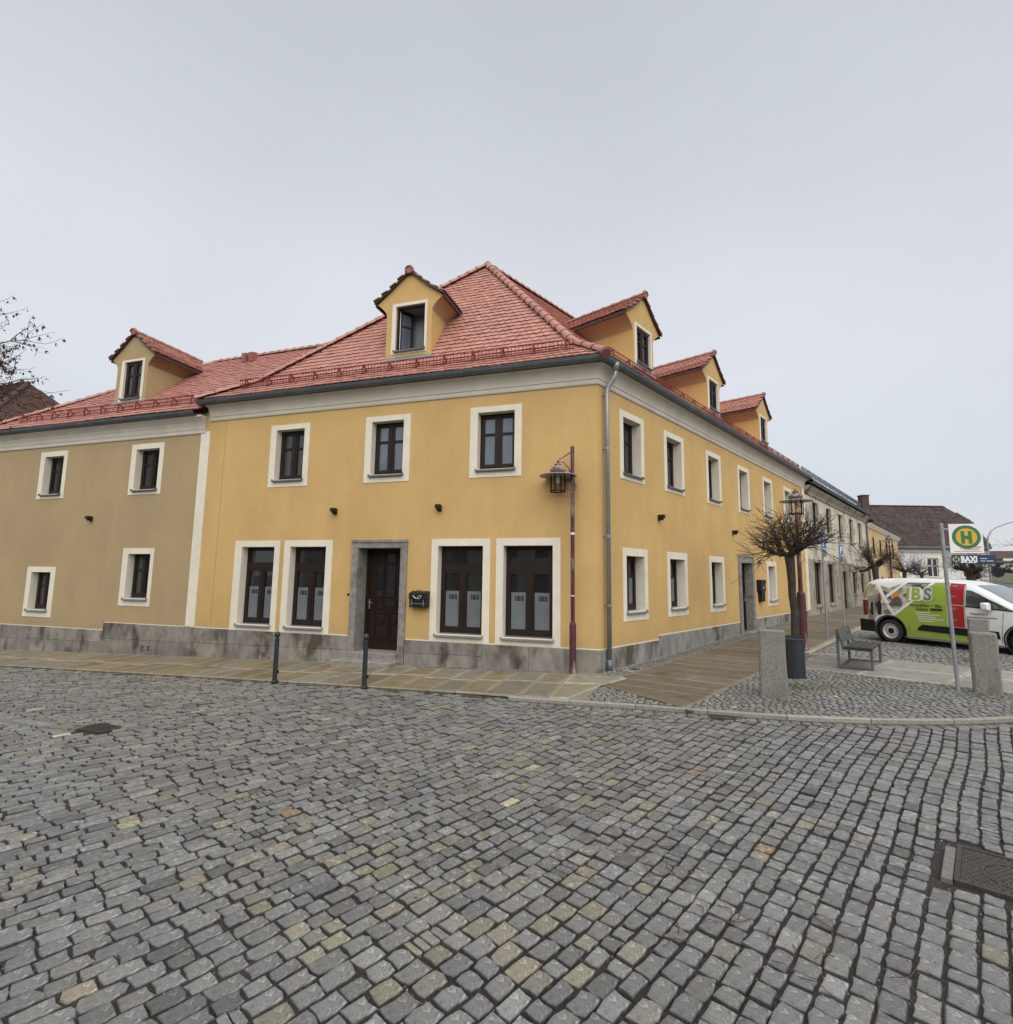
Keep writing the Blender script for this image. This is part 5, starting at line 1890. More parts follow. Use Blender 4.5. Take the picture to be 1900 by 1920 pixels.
rzF = math.atan2(-dF.y, -dF.x)
lb = empty('letterbox', MF @ Vector((-4.29, 0, 1.24)), rzF, 'black antique-style letterbox with post horn emblem beside the front door', 'letterbox')
MB().box(-0.23, 0.23, -0.17, -0.001, 0, 0.35).build('body', BLACKM, lb, bevel=0.012)
MB().hexa([(-0.24, -0.19, 0.20), (0.24, -0.19, 0.20), (0.24, -0.001, 0.33), (-0.24, -0.001, 0.33)], [(-0.24, -0.185, 0.335), (0.24, -0.185, 0.335), (0.24, -0.001, 0.39), (-0.24, -0.001, 0.39)]).build('flap', BLACKM, lb, bevel=0.006)
MB().tube([(-0.07, -0.12, 0.375), (-0.05, -0.12, 0.41), (0.05, -0.12, 0.41), (0.07, -0.12, 0.375)], 0.008, 6).build('carry_handle', BLACKM, lb)
hn = MB()
hn.tube([(0.05 + 0.045 * math.cos(t), -0.198, 0.245 + 0.035 * math.sin(t)) for t in [R(20 + 34 * k) for k in range(10)]], 0.007, 6)
hn.tube([(0.02, -0.198, 0.21), (-0.04, -0.198, 0.215), (-0.09, -0.198, 0.25), (-0.12, -0.198, 0.285)], [0.006, 0.008, 0.014, 0.032], 8)
hn.tube([(0.07, -0.198, 0.215), (0.12, -0.198, 0.29)], [0.005, 0.008], 6)
hn.build('post_horn', SILVER, lb)
st = MB()
for x in (-0.16, 0.15):
    st.box(x - 0.012, x + 0.012, -0.178, -0.1705, 0.03, 0.19)
st.box(-0.20, 0.20, -0.1765, -0.1705, 0.085, 0.10)
st.build('strap', SILVER, lb)
tag(MB().lathe([(0.03, 0.0), (0.03, -0.02), (0.022, -0.032), (0.001, -0.034)], 12, (0, 0, 0), 'y').build('doorbell', BLACKM, None, T(MF @ Vector((-6.335, 0, 1.5))) @ Matrix.Rotation(rzF, 4, 'Z')), 'small round black doorbell on the wall left of the granite door surround', 'doorbell')

rzR = math.atan2(dR.y, dR.x)
lb2 = empty('letterbox', MR @ Vector((10.95, 0, 1.2)), rzR, 'plain black letterbox with newspaper roll beside the right-hand side door', 'letterbox')
MB().box(-0.26, 0.30, -0.16, -0.002, 0.38, 0.78).build('body', BLACKM, lb2, bevel=0.01)
MB().box(-0.27, 0.31, -0.175, -0.002, 0.68, 0.80).build('flap', BLACKM, lb2, bevel=0.006)
MB().box(-0.14, 0.26, -0.14, -0.002, 0.0, 0.375).build('newspaper_box', BLACKM, lb2, bevel=0.01)
MB().box(-0.10, 0.16, -0.164, -0.1605, 0.47, 0.56).build('name_plate', GREYV, lb2)

# ================================================================== street furniture
def bollard(u, o, label):
    p = fr(u, o)
    t = empty('bollard', (*p, zgf(*p) - 0.03), 0, label, 'bollard', 'dark iron bollards at the pavement edge')
    MB().lathe([(0.075, 0), (0.075, 0.03), (0.048, 0.05), (0.045, 0.86), (0.05, 0.865), (0.05, 0.885), (0.032, 0.895), (0.03, 0.92)], 16).build('post', ANTH, t, smooth=False)
    MB().lathe([(0.028, 0.915), (0.045, 0.935), (0.058, 0.97), (0.05, 1.01), (0.028, 1.035), (0.001, 1.042)], 16).build('ball_top', ANTH, t, smooth=True)
    MB().box(0.04, 0.075, -0.018, 0.018, 0.19, 0.25).build('lock', BLACKM, t, bevel=0.004)


def uo(x, y):
    u = (x * nR.y - y * nR.x)  # helper not used
    return u


pf = lambda x, y: (Vector((x, y)).dot(dF), Vector((x, y)).dot(nF))
bollard(*pf(-6.80, -0.36), 'dark iron bollard in front of the two left shop windows')
bollard(*pf(-4.75, -1.10), 'dark iron bollard in front of the brown front door')


def lantern_cage(parent, c, disc_r=0.42, r=0.165, hang=True):
    cx, cy, cz = c                 # cz = height of the disc
    MB().lathe([(r * 0.98, 0.02), (r * 1.0, 0.085), (r * 1.1, 0.10), (r * 1.05, 0.125), (r * 0.75, 0.175), (r * 0.40, 0.195), (r * 0.38, 0.225), (r * 0.5, 0.235), (r * 0.42, 0.25), (r * 0.12, 0.275), (0.028, 0.30), (0.028, 0.315), (0.001, 0.345)], 18, c).build('lamp_cap', LAMPC, parent, smooth=False)
    MB().lathe([(r * 0.9, 0.02), (disc_r * 0.96, -0.012), (disc_r, -0.02), (disc_r, -0.03), (r * 0.9, 0.006)], 28, c).build('reflector_disc', LAMPW, parent, smooth=False)
    g = MB()
    for k in range(8):
        a = 2 * math.pi * k / 8 + 0.2
        g.tube([(cx + r * math.cos(a), cy + r * math.sin(a), cz + 0.06), (cx + r * math.cos(a), cy + r * math.sin(a), cz - 0.40)], 0.010, 5)
    for zz, rr_ in ((-0.37, 0.017), (0.05, 0.010)):
        g.tube([(cx + r * math.cos(2 * math.pi * k / 18), cy + r * math.sin(2 * math.pi * k / 18), cz + zz) for k in range(19)], rr_, 5)
    g.build('cage', CAGEM, parent)
    MB().lathe([(0.02, 0.03), (0.03, 0.0), (0.045, -0.09), (0.04, -0.16), (0.018, -0.20), (0.001, -0.205)], 12, c).build('bulb', BULB, parent, smooth=True)


lp = (-0.585, -0.10)
lamp = empty('street_lamp', (*lp, zgf(*lp)), 0, 'maroon street lamp with hanging lantern at the corner of the yellow house', 'street lamp', 'maroon lantern street lamps')
MB().lathe([(0.085, -0.05), (0.085, 0.02), (0.072, 0.10), (0.072, 1.02), (0.066, 1.045), (0.05, 1.06), (0.045, 1.1), (0.043, 4.93), (0.001, 4.935)], 14).build('pole', POLE, lamp)
lc = dF * 0.33
lcz = 4.30
lantern_cage(lamp, (lc.x, lc.y, lcz))
b = MB()
dv = lambda s, z: (dF.x * s, dF.y * s, z)
b.tube([dv(0.04, 4.80), dv(0.31, 4.64)], 0.012, 6)
b.tube([dv(0.30, 4.60), dv(0.20, 4.58), dv(0.10, 4.47), dv(0.02, 4.28), dv(-0.09, 3.98)], 0.014, 6)
b.tube([dv(0.16, 4.17), dv(-0.03, 4.17)], 0.014, 6)
b.tube([dv(0.16, 4.20), dv(0.12, 3.95), dv(-0.08, 3.96)], 0.012, 6)
b.build('bracket_arm', POLE, lamp)
MB().lathe([(0.0468, 2.95), (0.0468, 3.0)], 14).lathe([(0.0468, 1.62), (0.0468, 1.64)], 14).build('sticker', SIGNW, lamp)

lp2 = (5.88, 2.64)
lamp2 = empty('street_lamp', (*lp2, zgf(*lp2)), 0, 'maroon street lamp with cage lantern on top, standing behind the nearest bare tree', 'street lamp', 'maroon lantern street lamps')
MB().lathe([(0.13, -0.05), (0.13, 0.02), (0.11, 0.05), (0.105, 1.45), (0.085, 1.50), (0.055, 1.53), (0.05, 3.62), (0.001, 3.63)], 14).build('pole', POLE, lamp2)
lantern_cage(lamp2, (0, 0, 3.99), 0.42, 0.17)
lp3 = (20.3, 19.0)
lamp3 = empty('street_lamp', (*lp3, zgf(*lp3)), 0, 'distant maroon street lamp in front of the apricot house', 'street lamp', 'maroon lantern street lamps')
MB().lathe([(0.13, -0.05), (0.105, 1.45), (0.055, 1.53), (0.05, 3.62), (0.001, 3.63)], 10).build('pole', POLE, lamp3)
lantern_cage(lamp3, (0, 0, 3.99), 0.42, 0.17)


def pillar(x, y, rz, w_, d, h, label):
    t = MB()
    zb = zgf(x, y)
    n = 6
    rings = []
    for k in range(n + 1):
        z = -0.1 + (h + 0.1) * k / n
        s = 1.06 - 0.06 * k / n + rnd.uniform(-0.012, 0.012)
        ring = []
        ch = 0.03
        for sx_, sy_ in ((-1, -1), (1, -1), (1, 1), (-1, 1)):
            a = (sx_ * (w_ / 2 * s), sy_ * (d / 2 * s))
            if sx_ * sy_ > 0:
                ring += [(a[0], a[1] - sy_ * ch, z), (a[0] - sx_ * ch, a[1], z)]
            else:
                ring += [(a[0] - sx_ * ch, a[1], z), (a[0], a[1] - sy_ * ch, z)]
        ring = [(p[0] + rnd.uniform(-0.006, 0.006), p[1] + rnd.uniform(-0.006, 0.006), p[2]) for p in ring]
        rings.append(ring)
    top = [(p[0] * 0.94, p[1] * 0.92, p[2] + 0.018) for p in rings[-1]]
    t.loft(rings + [top])
    o = t.build('granite_pillar', PILLAR, None, T(Vector((x, y, zb))) @ Matrix.Rotation(rz, 4, 'Z'))
    tag(o, label, 'stone pillar', 'granite pillars on the small setts')


pillar(2.50, -2.46, R(-24), 0.40, 0.27, 1.08, 'grey granite pillar beside the anthracite litter bin')
pillar(6.12, -2.44, R(-37), 0.35, 0.30, 0.97, 'grey granite pillar right of the bus stop pole, moss at its foot')
pillar(8.56, 0.38, R(-38), 0.36, 0.30, 0.93, 'pale granite pillar half hidden behind the pillar right of the bus stop')

bn = (3.69, -0.98)
bin_ = empty('litter_bin', (*bn, zgf(*bn)), R(-20), 'anthracite litter bin behind the granite pillar, in front of the tree', 'litter bin')
sh = MB()
ell = lambda a, b_, z: [(a * math.cos(2 * math.pi * k / 20), b_ * math.sin(2 * math.pi * k / 20), z) for k in range(20)]
sh.loft([ell(0.17, 0.13, 0.0), ell(0.165, 0.125, 0.70), ell(0.165, 0.125, 0.705)])
sh.build('bin_body', ANTH, bin_, smooth=False)
MB().loft([ell(0.17, 0.13, 0.71), ell(0.17, 0.13, 0.745), ell(0.14, 0.10, 0.75)]).build('bin_rim', ANTH, bin_)
MB().box(-0.16, 0.16, 0.13, 0.16, 0.3, 0.8).build('bin_mount', ANTH, bin_)

# bench
bp0 = Vector((5.06, -0.08))
bl = Vector((0.96, 1.10)).normalized()          # along its length, away from the camera
bw = Vector((bl.y, -bl.x))                      # the way the sitter looks
bz = zgf(5.6, 0.2) + 0.002
BM_ = Matrix(((bl.x, -bw.x, 0, bp0.x), (bl.y, -bw.y, 0, bp0.y), (0, 0, 1, bz), (0, 0, 0, 1)))
bench = put('park_bench', None, None, BM_)
tag(bench, 'bench with steel frame, dark seat planks and green back planks on the plaza slabs', 'bench')
LEN = 1.46
for x in (0.06, LEN - 0.06):
    b = MB()
    t = 0.03
    b.box(x - t, x + t, -0.64, 0.0, 0.0, 0.045)
    b.box(x - t, x + t, -0.64, -0.595, 0.045, 0.40)
    b.box(x - t, x + t, -0.045, 0.0, 0.045, 0.80)
    b.box(x - t, x + t, -0.64, -0.10, 0.38, 0.42)
    b.hexa([(x - t, -0.15, 0.40), (x + t, -0.15, 0.40), (x + t, -0.11, 0.40), (x - t, -0.11, 0.40)], [(x - t, -0.05, 0.80), (x + t, -0.05, 0.80), (x + t, -0.01, 0.80), (x - t, -0.01, 0.80)])
    b.build('leg_frame', STEELD, bench, bevel=0.004)
b = MB()
b.box(0.06, LEN - 0.06, -0.06, -0.02, 0.02, 0.04)
b.build('stretcher', STEELD, bench)
for k in range(4):
    MB().box(0, LEN, -0.64 + k * 0.125, -0.64 + k * 0.125 + 0.115, 0.42, 0.458).build('seat_plank', PLANKD, bench, bevel=0.006)
for k in range(2):
    y = -0.105 + k * 0.048
    z = 0.52 + k * 0.145
    MB().hexa([(0, y - 0.022, z), (LEN, y - 0.022, z), (LEN, y + 0.014, z - 0.008), (0, y + 0.014, z - 0.008)], [(0, y + 0.024, z + 0.132), (LEN, y + 0.024, z + 0.132), (LEN, y + 0.06, z + 0.124), (0, y + 0.06, z + 0.124)]).build('back_plank', PLANKG, bench, bevel=0.005)

# bus stop
bs = (5.69, -2.36)
RB = R(-14)
bus = empty('bus_stop_sign', (*bs, zgf(*bs) - 0.02), RB, 'bus stop pole with white plate, green H on yellow disc, and navy BAXI plate', 'bus stop sign')
MB().lathe([(0.034, 0), (0.03, 0.02), (0.03, 2.90), (0.001, 2.91)], 12).build('pole', STEEL, bus, T(Vector((0, 0, 0))) @ Matrix.Rotation(R(-0.8), 4, 'Y'))
px0 = 0.06
MB().box(px0, px0 + 0.50, -0.012, -0.002, 2.37, 2.885).build('sign_plate', SIGNW, bus, bevel=0.004)
cxs = px0 + 0.255
disc = MB().poly([(cxs + 0.215 * math.cos(t), -0.0135, 2.655 + 0.205 * math.sin(t)) for t in [2 * math.pi * k / 40 for k in range(40)]])
disc.build('green_ring', SIGNG, bus, fix=False)
MB().poly([(cxs + 0.158 * math.cos(t), -0.0150, 2.655 + 0.150 * math.sin(t)) for t in [2 * math.pi * k / 40 for k in range(40)]]).build('yellow_disc', SIGNY, bus, fix=False)
put('letter_h', text_mesh('H', 0.27, 0.018, SIGNG), bus, T(Vector((cxs, -0.0165, 2.655 - 0.098))) @ Matrix.Diagonal((0.85, 1, 1, 1)))
b = MB()
for k, (z, x0, x1) in enumerate(((2.445, 0.14, 0.43), (2.428, 0.20, 0.43), (2.40, 0.06, 0.46), (2.468, 0.33, 0.46), (2.484, 0.35, 0.46))):
    b.box(px0 + x0, px0 + x1, -0.0140, -0.0125, z, z + 0.007)
b.build('small_print', SIGNR, bus)
MB().box(px0 + 0.01, px0 + 0.66, -0.012, -0.002, 2.185, 2.345).build('sign_plate', SIGNN, bus, bevel=0.004)
MB().poly([(px0 + 0.075 + 0.052 * math.cos(t), -0.0135, 2.265 + 0.052 * math.sin(t)) for t in [2 * math.pi * k / 24 for k in range(24)]]).build('logo_disc', mat('logo_lime', (0.45, 0.55, 0.10), rough=0.4), bus, fix=False)
put('letter_h', text_mesh('H', 0.10, 0.008, SIGNN), bus, T(Vector((px0 + 0.075, -0.015, 2.23))) @ Matrix.Diagonal((0.8, 1, 1, 1)))
put('lettering', text_mesh('BAXI', 0.14, 0.007, SIGNW), bus, T(Vector((px0 + 0.265, -0.0140, 2.222))) @ Matrix.Diagonal((0.8, 1, 1, 1)))
b = MB()
for x0, x1, z in ((0.43, 0.53, 2.275), (0.43, 0.50, 2.235), (0.52, 0.62, 2.235), (0.14, 0.18, 2.203), (0.20, 0.36, 2.205)):
    b.box(px0 + x0, px0 + x1, -0.0140, -0.0125, z, z + 0.010)
b.build('small_print', SIGNW, bus)
b = MB()
for z in (2.30, 2.48, 2.80, 2.22):
    b.box(-0.036, px0 + 0.05, 0.0, 0.02, z - 0.012, z + 0.012)
    b.lathe([(0.036, z - 0.015), (0.036, z + 0.015)], 12)
b.build('clamp', STEEL, bus)


def parking_sign(x, y, h, label, zs):
    rz = R(40)
    t = empty('parking_sign', (x, y, zgf(x, y)), rz, label, 'parking sign', 'blue parking signs on the pavement')
    MB().lathe([(0.034, -0.1), (0.03, 0), (0.03, h), (0.001, h + 0.01)], 10).build('pole', STEEL, t)
    MB().box(-0.21, 0.21, -0.045, -0.037, zs, zs + 0.42).build('sign_plate', SIGNB, t, bevel=0.003)
    b = MB()
    for a, c, d, e_ in ((-0.195, 0.195, zs + 0.012, zs + 0.022), (-0.195, 0.195, zs + 0.398, zs + 0.408), (-0.195, -0.185, zs + 0.022, zs + 0.398), (0.185, 0.195, zs + 0.022, zs + 0.398)):
        b.box(a, c, -0.047, -0.0455, d, e_)
    b.build('sign_border', SIGNW, t)
    put('letter_p', text_mesh('P', 0.34, 0.02, SIGNW), t, T(Vector((0, -0.0475, zs + 0.09))))
    MB().box(-0.21, 0.21, -0.045, -0.037, zs - 0.24, zs - 0.02).build('sign_plate', GREYV, t, bevel=0.003)
    b = MB()
    for k in range(3):
        b.box(-0.14, 0.14, -0.047, -0.0455, zs - 0.21 + k * 0.06, zs - 0.19 + k * 0.06)
    b.build('small_print', BLACKP, t)
    b = MB().box(-0.036, 0.036, -0.036, 0.034, zs + 0.1, zs + 0.13).box(-0.036, 0.036, -0.036, 0.034, zs + 0.3, zs + 0.33)
    b.build('clamp', STEEL, t)


parking_sign(7.55, 4.34, 3.2, 'blue parking sign on a steel pole, the nearer of the pair before the grey house', 2.72)
parking_sign(10.43, 8.05, 3.25, 'blue parking sign on a steel pole, the farther of the pair before the grey house', 2.62)


# manhole cover, gully, grates
def manhole():
    x, y = 1.55, -7.67
    rz = math.atan2(dR.y, dR.x)
    t = empty('manhole_cover', (x, y, zgf(x, y) + float(rdz(x)) - 0.004), rz, 'cast iron manhole cover in a square frame among the cobbles', 'manhole cover')
    s = 0.335
    b = MB()
    b.box(-s, s, -s, -s + 0.03, -0.03, 0.008).box(-s, s, s - 0.03, s, -0.03, 0.008).box(-s, -s + 0.03, -s + 0.03, s - 0.03, -0.03, 0.008).box(s - 0.03, s, -s + 0.03, s - 0.03, -0.03, 0.008)
    b.build('frame', IRON, t)
    MB().box(-s + 0.032, s - 0.032, -s + 0.032, s - 0.032, -0.03, 0.0).build('plate', IRON, t)
    for x0, x1 in ((-s, -0.05), (-0.04, s - 0.08)):
        me = MB().cbox(x0, x1, s + 0.006, s + 0.07, -0.05, 0.006, 0.006).mesh('edging_stone', KERB)
        set_tint(me, (0.17, 0.165, 0.155))
        put('edging_stone', me, t)
    st = MB()
    for i in range(15):
        for j in range(15):
            px_, py_ = -0.266 + i * 0.038, -0.275 + j * 0.038 + (0.019 if i % 2 else 0)
            r = math.hypot(px_, py_)
            if 0.17 < r < 0.205 or abs(px_) > 0.285 or abs(py_) > 0.285:
                continue
            st.hexa([(px_ - 0.016, py_ - 0.016, 0), (px_ + 0.016, py_ - 0.016, 0), (px_ + 0.016, py_ + 0.016, 0), (px_ - 0.016, py_ + 0.016, 0)], [(px_ - 0.011, py_ - 0.011, 0.008), (px_ + 0.011, py_ - 0.011, 0.008), (px_ + 0.011, py_ + 0.011, 0.008), (px_ - 0.011, py_ + 0.011, 0.008)])
    st.build('studs', IRON, t)
    ring = MB()
    ring.lathe([(0.18, 0.0), (0.18, 0.006), (0.20, 0.006), (0.20, 0.0)], 32, caps=False)
    ring.build('ring', IRON, t)
    # two pale edging stones on its near side
    for k in range(2):
        pass


manhole()


def grate(x, y, rz, w_, d, label, n=9):
    t = empty('drain_grate', (x, y, zgf(x, y) + float(rdz(x)) - 0.004), rz, label, 'drain grate')
    b = MB()
    b.box(-w_ / 2, w_ / 2, -d / 2, -d / 2 + 0.03, -0.04, 0.014).box(-w_ / 2, w_ / 2, d / 2 - 0.03, d / 2, -0.04, 0.014).box(-w_ / 2, -w_ / 2 + 0.03, -d / 2 + 0.03, d / 2 - 0.03, -0.04, 0.014).box(w_ / 2 - 0.03, w_ / 2, -d / 2 + 0.03, d / 2 - 0.03, -0.04, 0.014)
    b.build('frame', IRON, t)
    for k in range(n):
        xx = -w_ / 2 + 0.03 + (w_ - 0.06) * (k + 0.5) / n
        MB().box(xx - 0.012, xx + 0.012, -d / 2 + 0.03, d / 2 - 0.03, -0.035, 0.012).build('bar', IRON, t)
    MB().box(-w_ / 2 + 0.03, w_ / 2 - 0.03, -d / 2 + 0.03, d / 2 - 0.03, -0.05, -0.036).build('pit', BLACKM, t)


grate(-7.95, -3.55, R(-20), 0.52, 0.32, 'worn iron drain grate in the cobbles at the left, by the flat stones')
grate(1.24, -3.52, math.atan2(-0.33, 0.99) + 0.02, 0.46, 0.20, 'narrow iron drain grate against the kerb near the granite pillar')

# gully plate beside the downpipe
gp = empty('inspection_plate', (0.72, 0.10, zgf(0.72, 0.1) + 0.004), rzR, 'small concrete and iron plate in the setts beside the downpipe', 'drain cover')
MB().box(-0.22, 0.26, -0.13, 0.13, -0.03, 0.006).build('frame', CONC, gp)
MB().box(0.0, 0.22, -0.09, 0.09, 0.007, 0.011).build('plate', IRON, gp)

# moss tufts near the pillars
def moss():
    n = 900
    pts = []
    while len(pts) < n:
        x, y = rnd.uniform(2.0, 6.6), rnd.uniform(-3.1, -1.2)
        if rnd.random() < float(mossy(np.array(x), np.array(y))) ** 1.5 and y > float(edge_y(x)) + 0.15:
            pts.append((x, y))
    P = np.array(pts)
    tv = np.array([(-1, -1, 0), (1, -1, 0), (1, 1, 0), (-1, 1, 0), (0, 0, 0.55)], float)
    s = npr.uniform(0.006, 0.017, (n, 1, 1))
    V = tv[None] * s + npr.normal(0, 0.002, (n, 5, 3))
    V[:, :, 0] += P[:, :1]
    V[:, :, 1] += P[:, 1:]
    V[:, :, 2] += (zg(P[:, 0], P[:, 1]) - 0.006)[:, None]
    o = mass('moss', V, [(0, 1, 4), (1, 2, 4), (2, 3, 4), (3, 0, 4)], MOSS, np.ones((n, 3)), None, True)
    o['label'] = 'green moss in the joints of the small setts around the pillars'


moss()


# loose grit and small gravel lying in the joints near the photographer
def grit():
    n = 14000
    x, y = npr.uniform(-5.5, 2.2, n), npr.uniform(-10.4, -5.0, n)
    X, Y, D = project(np.stack([x, y, zg(x, y)], 1))
    k = (X > -60) & (X < 1960) & (Y < 1960) & (D > 0.3)
    x, y = x[k], y[k]
    n = len(x)
    tv = np.array([(-1, -0.8, -0.6), (1, -0.9, -0.6), (0.1, 1, -0.6), (0, 0, 0.9)], float)
    V = tv[None] * npr.uniform(0.002, 0.0055, (n, 1, 1)) + npr.normal(0, 0.0008, (n, 4, 3))
    V[:, :, 0] += x[:, None]
    V[:, :, 1] += y[:, None]
    V[:, :, 2] += (zg(x, y) + rdz(x) - 0.0165)[:, None]
    t = np.array([[0.16, 0.15, 0.135]]) * npr.lognormal(0, 0.6, (n, 1))
    mass('joint_gravel', V, [(0, 1, 3), (1, 2, 3), (2, 0, 3)], COB, np.clip(t, 0.02, 0.6), ROAD)


grit()


# a few dry twigs and leaf scraps on the cobbles
def litter():
    b = MB()
    for cx, cy in ((-0.95, -7.3), (-0.35, -8.35), (-0.8, -8.1)):
        for k in range(7):
            a = rnd.uniform(0, 6.28)
            x, y = cx + rnd.gauss(0, 0.16), cy + rnd.gauss(0, 0.12)
            L = rnd.uniform(0.06, 0.22)
            z = zgf(x, y) + float(rdz(x)) + 0.012
            b.tube([(x, y, z), (x + L * 0.5 * math.cos(a), y + L * 0.5 * math.sin(a), z + 0.008), (x + L * math.cos(a + 0.4), y + L * math.sin(a + 0.4), z)], 0.0028, 4)
    for k in range(60):
        x, y = rnd.uniform(-5, 3), rnd.uniform(-9, -4)
        z = zgf(x, y) + float(rdz(x)) + 0.009
        a = rnd.uniform(0, 6.28)
        s = rnd.uniform(0.006, 0.016)
        b.poly([(x + s * math.cos(a), y + s * math.sin(a), z), (x + s * 0.5 * math.cos(a + 1.8), y + s * 0.5 * math.sin(a + 1.8), z + 0.003), (x - s * math.cos(a), y - s * math.sin(a), z), (x - s * 0.5 * math.cos(a + 1.8), y - s * 0.5 * math.sin(a + 1.8), z + 0.003)])
    o = b.build('leaf_litter', SEED, None, fix=False)
    tag(o, kind='stuff')


litter()


# ================================================================== trees
def grow(b, p, d, L, r0, r1, n, wob, lift, sides):
    pts, rs = [p.copy()], [r0]
    q = p.copy()
    d = d.normalized()
    for i in range(n):
        d = (d + Vector((rnd.gauss(0, wob), rnd.gauss(0, wob), rnd.gauss(0, wob) + lift))).normalized()
        q = q + d * (L / n)
        pts.append(q.copy())
        rs.append(r0 + (r1 - r0) * (i + 1) / n)
    b.tube(pts, rs, sides, False)
    return pts, d


def pollard(x, y, h, rad, label, seed, r=0.10, twigs=15, detail=1.0, lean=(0, 0)):
    global rnd
    keep = rnd
    rnd = random.Random(seed)
    t = empty('pollard_tree', (x, y, zgf(x, y) - 0.03), 0, label, 'tree', 'bare pollarded trees along the square')
    tb = MB()
    pts = [Vector((lean[0] * k / 7 + rnd.gauss(0, 0.012), lean[1] * k / 7 + rnd.gauss(0, 0.012), h * k / 7)) for k in range(8)]
    tb.tube(pts, [r * 1.25, r * 1.0, r * 0.93, r * 0.9, r * 0.9, r * 0.95, r * 1.05, r * 1.25], 12)
    tb.build('trunk', BARK, t, smooth=True)
    b = MB()
    f = pts[-1] - Vector((0, 0, 0.08))
    nl = 8
    for i in range(nl):
        a = 2 * math.pi * (i + rnd.uniform(-0.3, 0.3)) / nl
        el = rnd.uniform(0.05, 0.95)
        d = Vector((math.cos(a) * math.cos(el), math.sin(a) * math.cos(el), math.sin(el)))
        limb, dd = grow(b, f, d, rad * rnd.uniform(0.26, 0.48), r * 0.66, r * 0.40, 4, 0.26, 0.06, 7)
        for q_ in (limb[-1], limb[2]):           # knobs left by years of cutting back
            kr = r * rnd.uniform(0.5, 0.72)
            b.lathe([(0.001, -kr), (kr * 0.8, -kr * 0.6), (kr, 0), (kr * 0.7, kr * 0.7), (0.001, kr)], 7, tuple(q_))
        for k in range(int(twigs * detail)):
            j = rnd.choice((1, 2, 3, 3, 4, 4, 4, 4))
            s = limb[j]
            dirn = (s - f + Vector((0, 0, 0.05))).normalized() + Vector((rnd.gauss(0, 0.55), rnd.gauss(0, 0.55), rnd.gauss(0.24, 0.5)))
            L = rad * rnd.uniform(0.35, 0.85)
            th_ = rnd.uniform(0.006, 0.0125)
            tw, td = grow(b, s, dirn, L, th_, th_ * 0.45, 5, 0.22, 0.02, 4)
            for m_ in range(rnd.randint(2, 4)):
                q = tw[rnd.randint(1, 4)]
                grow(b, q, td + Vector((rnd.gauss(0, 0.6), rnd.gauss(0, 0.6), rnd.gauss(0, 0.5))), L * rnd.uniform(0.25, 0.6), 0.0075, 0.004, 3, 0.2, 0.03, 3)
    b.build('crown', TWIG, t, fix=False)
    rnd = keep


pollard(5.24, 1.79, 2.58, 1.42, 'bare pollarded tree behind the litter bin, nearest of the row', 3, 0.098, 23, lean=(-0.07, 0.02))
pollard(19.1, 18.6, 2.5, 1.6, 'bare pollarded tree behind the rear of the van, before the grey and apricot houses', 5, 0.15, 22)
pollard(32.0, 33.5, 2.6, 2.0, 'slim bare pollarded tree before the white house, left of its upper window', 8, 0.14, 18)
pollard(38.2, 39.5, 2.4, 1.9, 'small bare pollarded tree before the white house, right of its upper window', 9, 0.13, 16)
pollard(26.3, 20.6, 2.3, 1.75, 'thick-stemmed bare pollarded tree behind the bus stop plates', 12, 0.22, 24)


def lime_tree():
    x, y = -12.1, -3.4
    t = empty('lime_tree', (x, y, zgf(x, y) - 0.05), 0, 'lime tree with hanging dry brown seeds reaching in at the left edge', 'tree')
    tb = MB()
    tb.tube([(0, 0, 0), (0.02, 0.03, 1.2), (0, 0.05, 2.6), (0.05, 0, 4.2), (0.1, 0, 5.6), (0.1, 0.05, 7.2)], [0.20, 0.16, 0.14, 0.12, 0.08, 0.03], 10)
    tb.build('trunk', BARK, t, smooth=True)
    b = MB()
    sd_ = MB()
    r0 = random.Random(21)
    for i in range(46):
        z = r0.uniform(5.3, 6.45)
        a = r0.uniform(-1.0, 0.9) if i < 38 else r0.uniform(0, 6.28)
        el = r0.uniform(-0.05, 0.24)
        d = Vector((math.cos(a) * math.cos(el), math.sin(a) * math.cos(el), math.sin(el)))
        reach = r0.uniform(1.15, 1.95) * (1.0 - 0.25 * abs(z - 5.5))
        limb, dd = grow(b, Vector((0.05, 0, z)), d, reach, 0.022, 0.006, 8, 0.20, 0.0, 5)
        for k in range(15):
            q = limb[r0.randint(2, 8)]
            if q.z < 5.1:
                continue
            d2 = dd + Vector((r0.gauss(0, 0.7), r0.gauss(0, 0.7), r0.gauss(0.15, 0.45)))
            tw, td = grow(b, q, d2, r0.uniform(0.25, 0.65), 0.006, 0.0022, 4, 0.18, -0.02, 3)
            for s in range(5):
                p = tw[r0.randint(1, 4)]
                L = r0.uniform(0.03, 0.085)
                aa = r0.uniform(0, 6.28)
                o = Vector((math.cos(aa), math.sin(aa), 0)) * r0.uniform(0.012, 0.03)
                st = p + Vector((r0.gauss(0, 0.012), r0.gauss(0, 0.012), -0.03))
                sd_.poly([st, st + o + Vector((0, 0, -L * 0.45)), st + Vector((r0.gauss(0, 0.01), r0.gauss(0, 0.01), -L)), st - o + Vector((0, 0, -L * 0.5))])
                for _ in range(2):
                    c = st + Vector((r0.gauss(0, 0.02), r0.gauss(0, 0.02), -L * r0.uniform(0.5, 1.2)))
                    sd_.lathe([(0.001, 0.008), (0.008, 0.0), (0.001, -0.008)], 5, tuple(c))
    b.build('crown', TWIG, t, fix=False)
    sd_.build('dry_seeds', SEED, t, fix=False)['kind'] = 'stuff'


lime_tree()


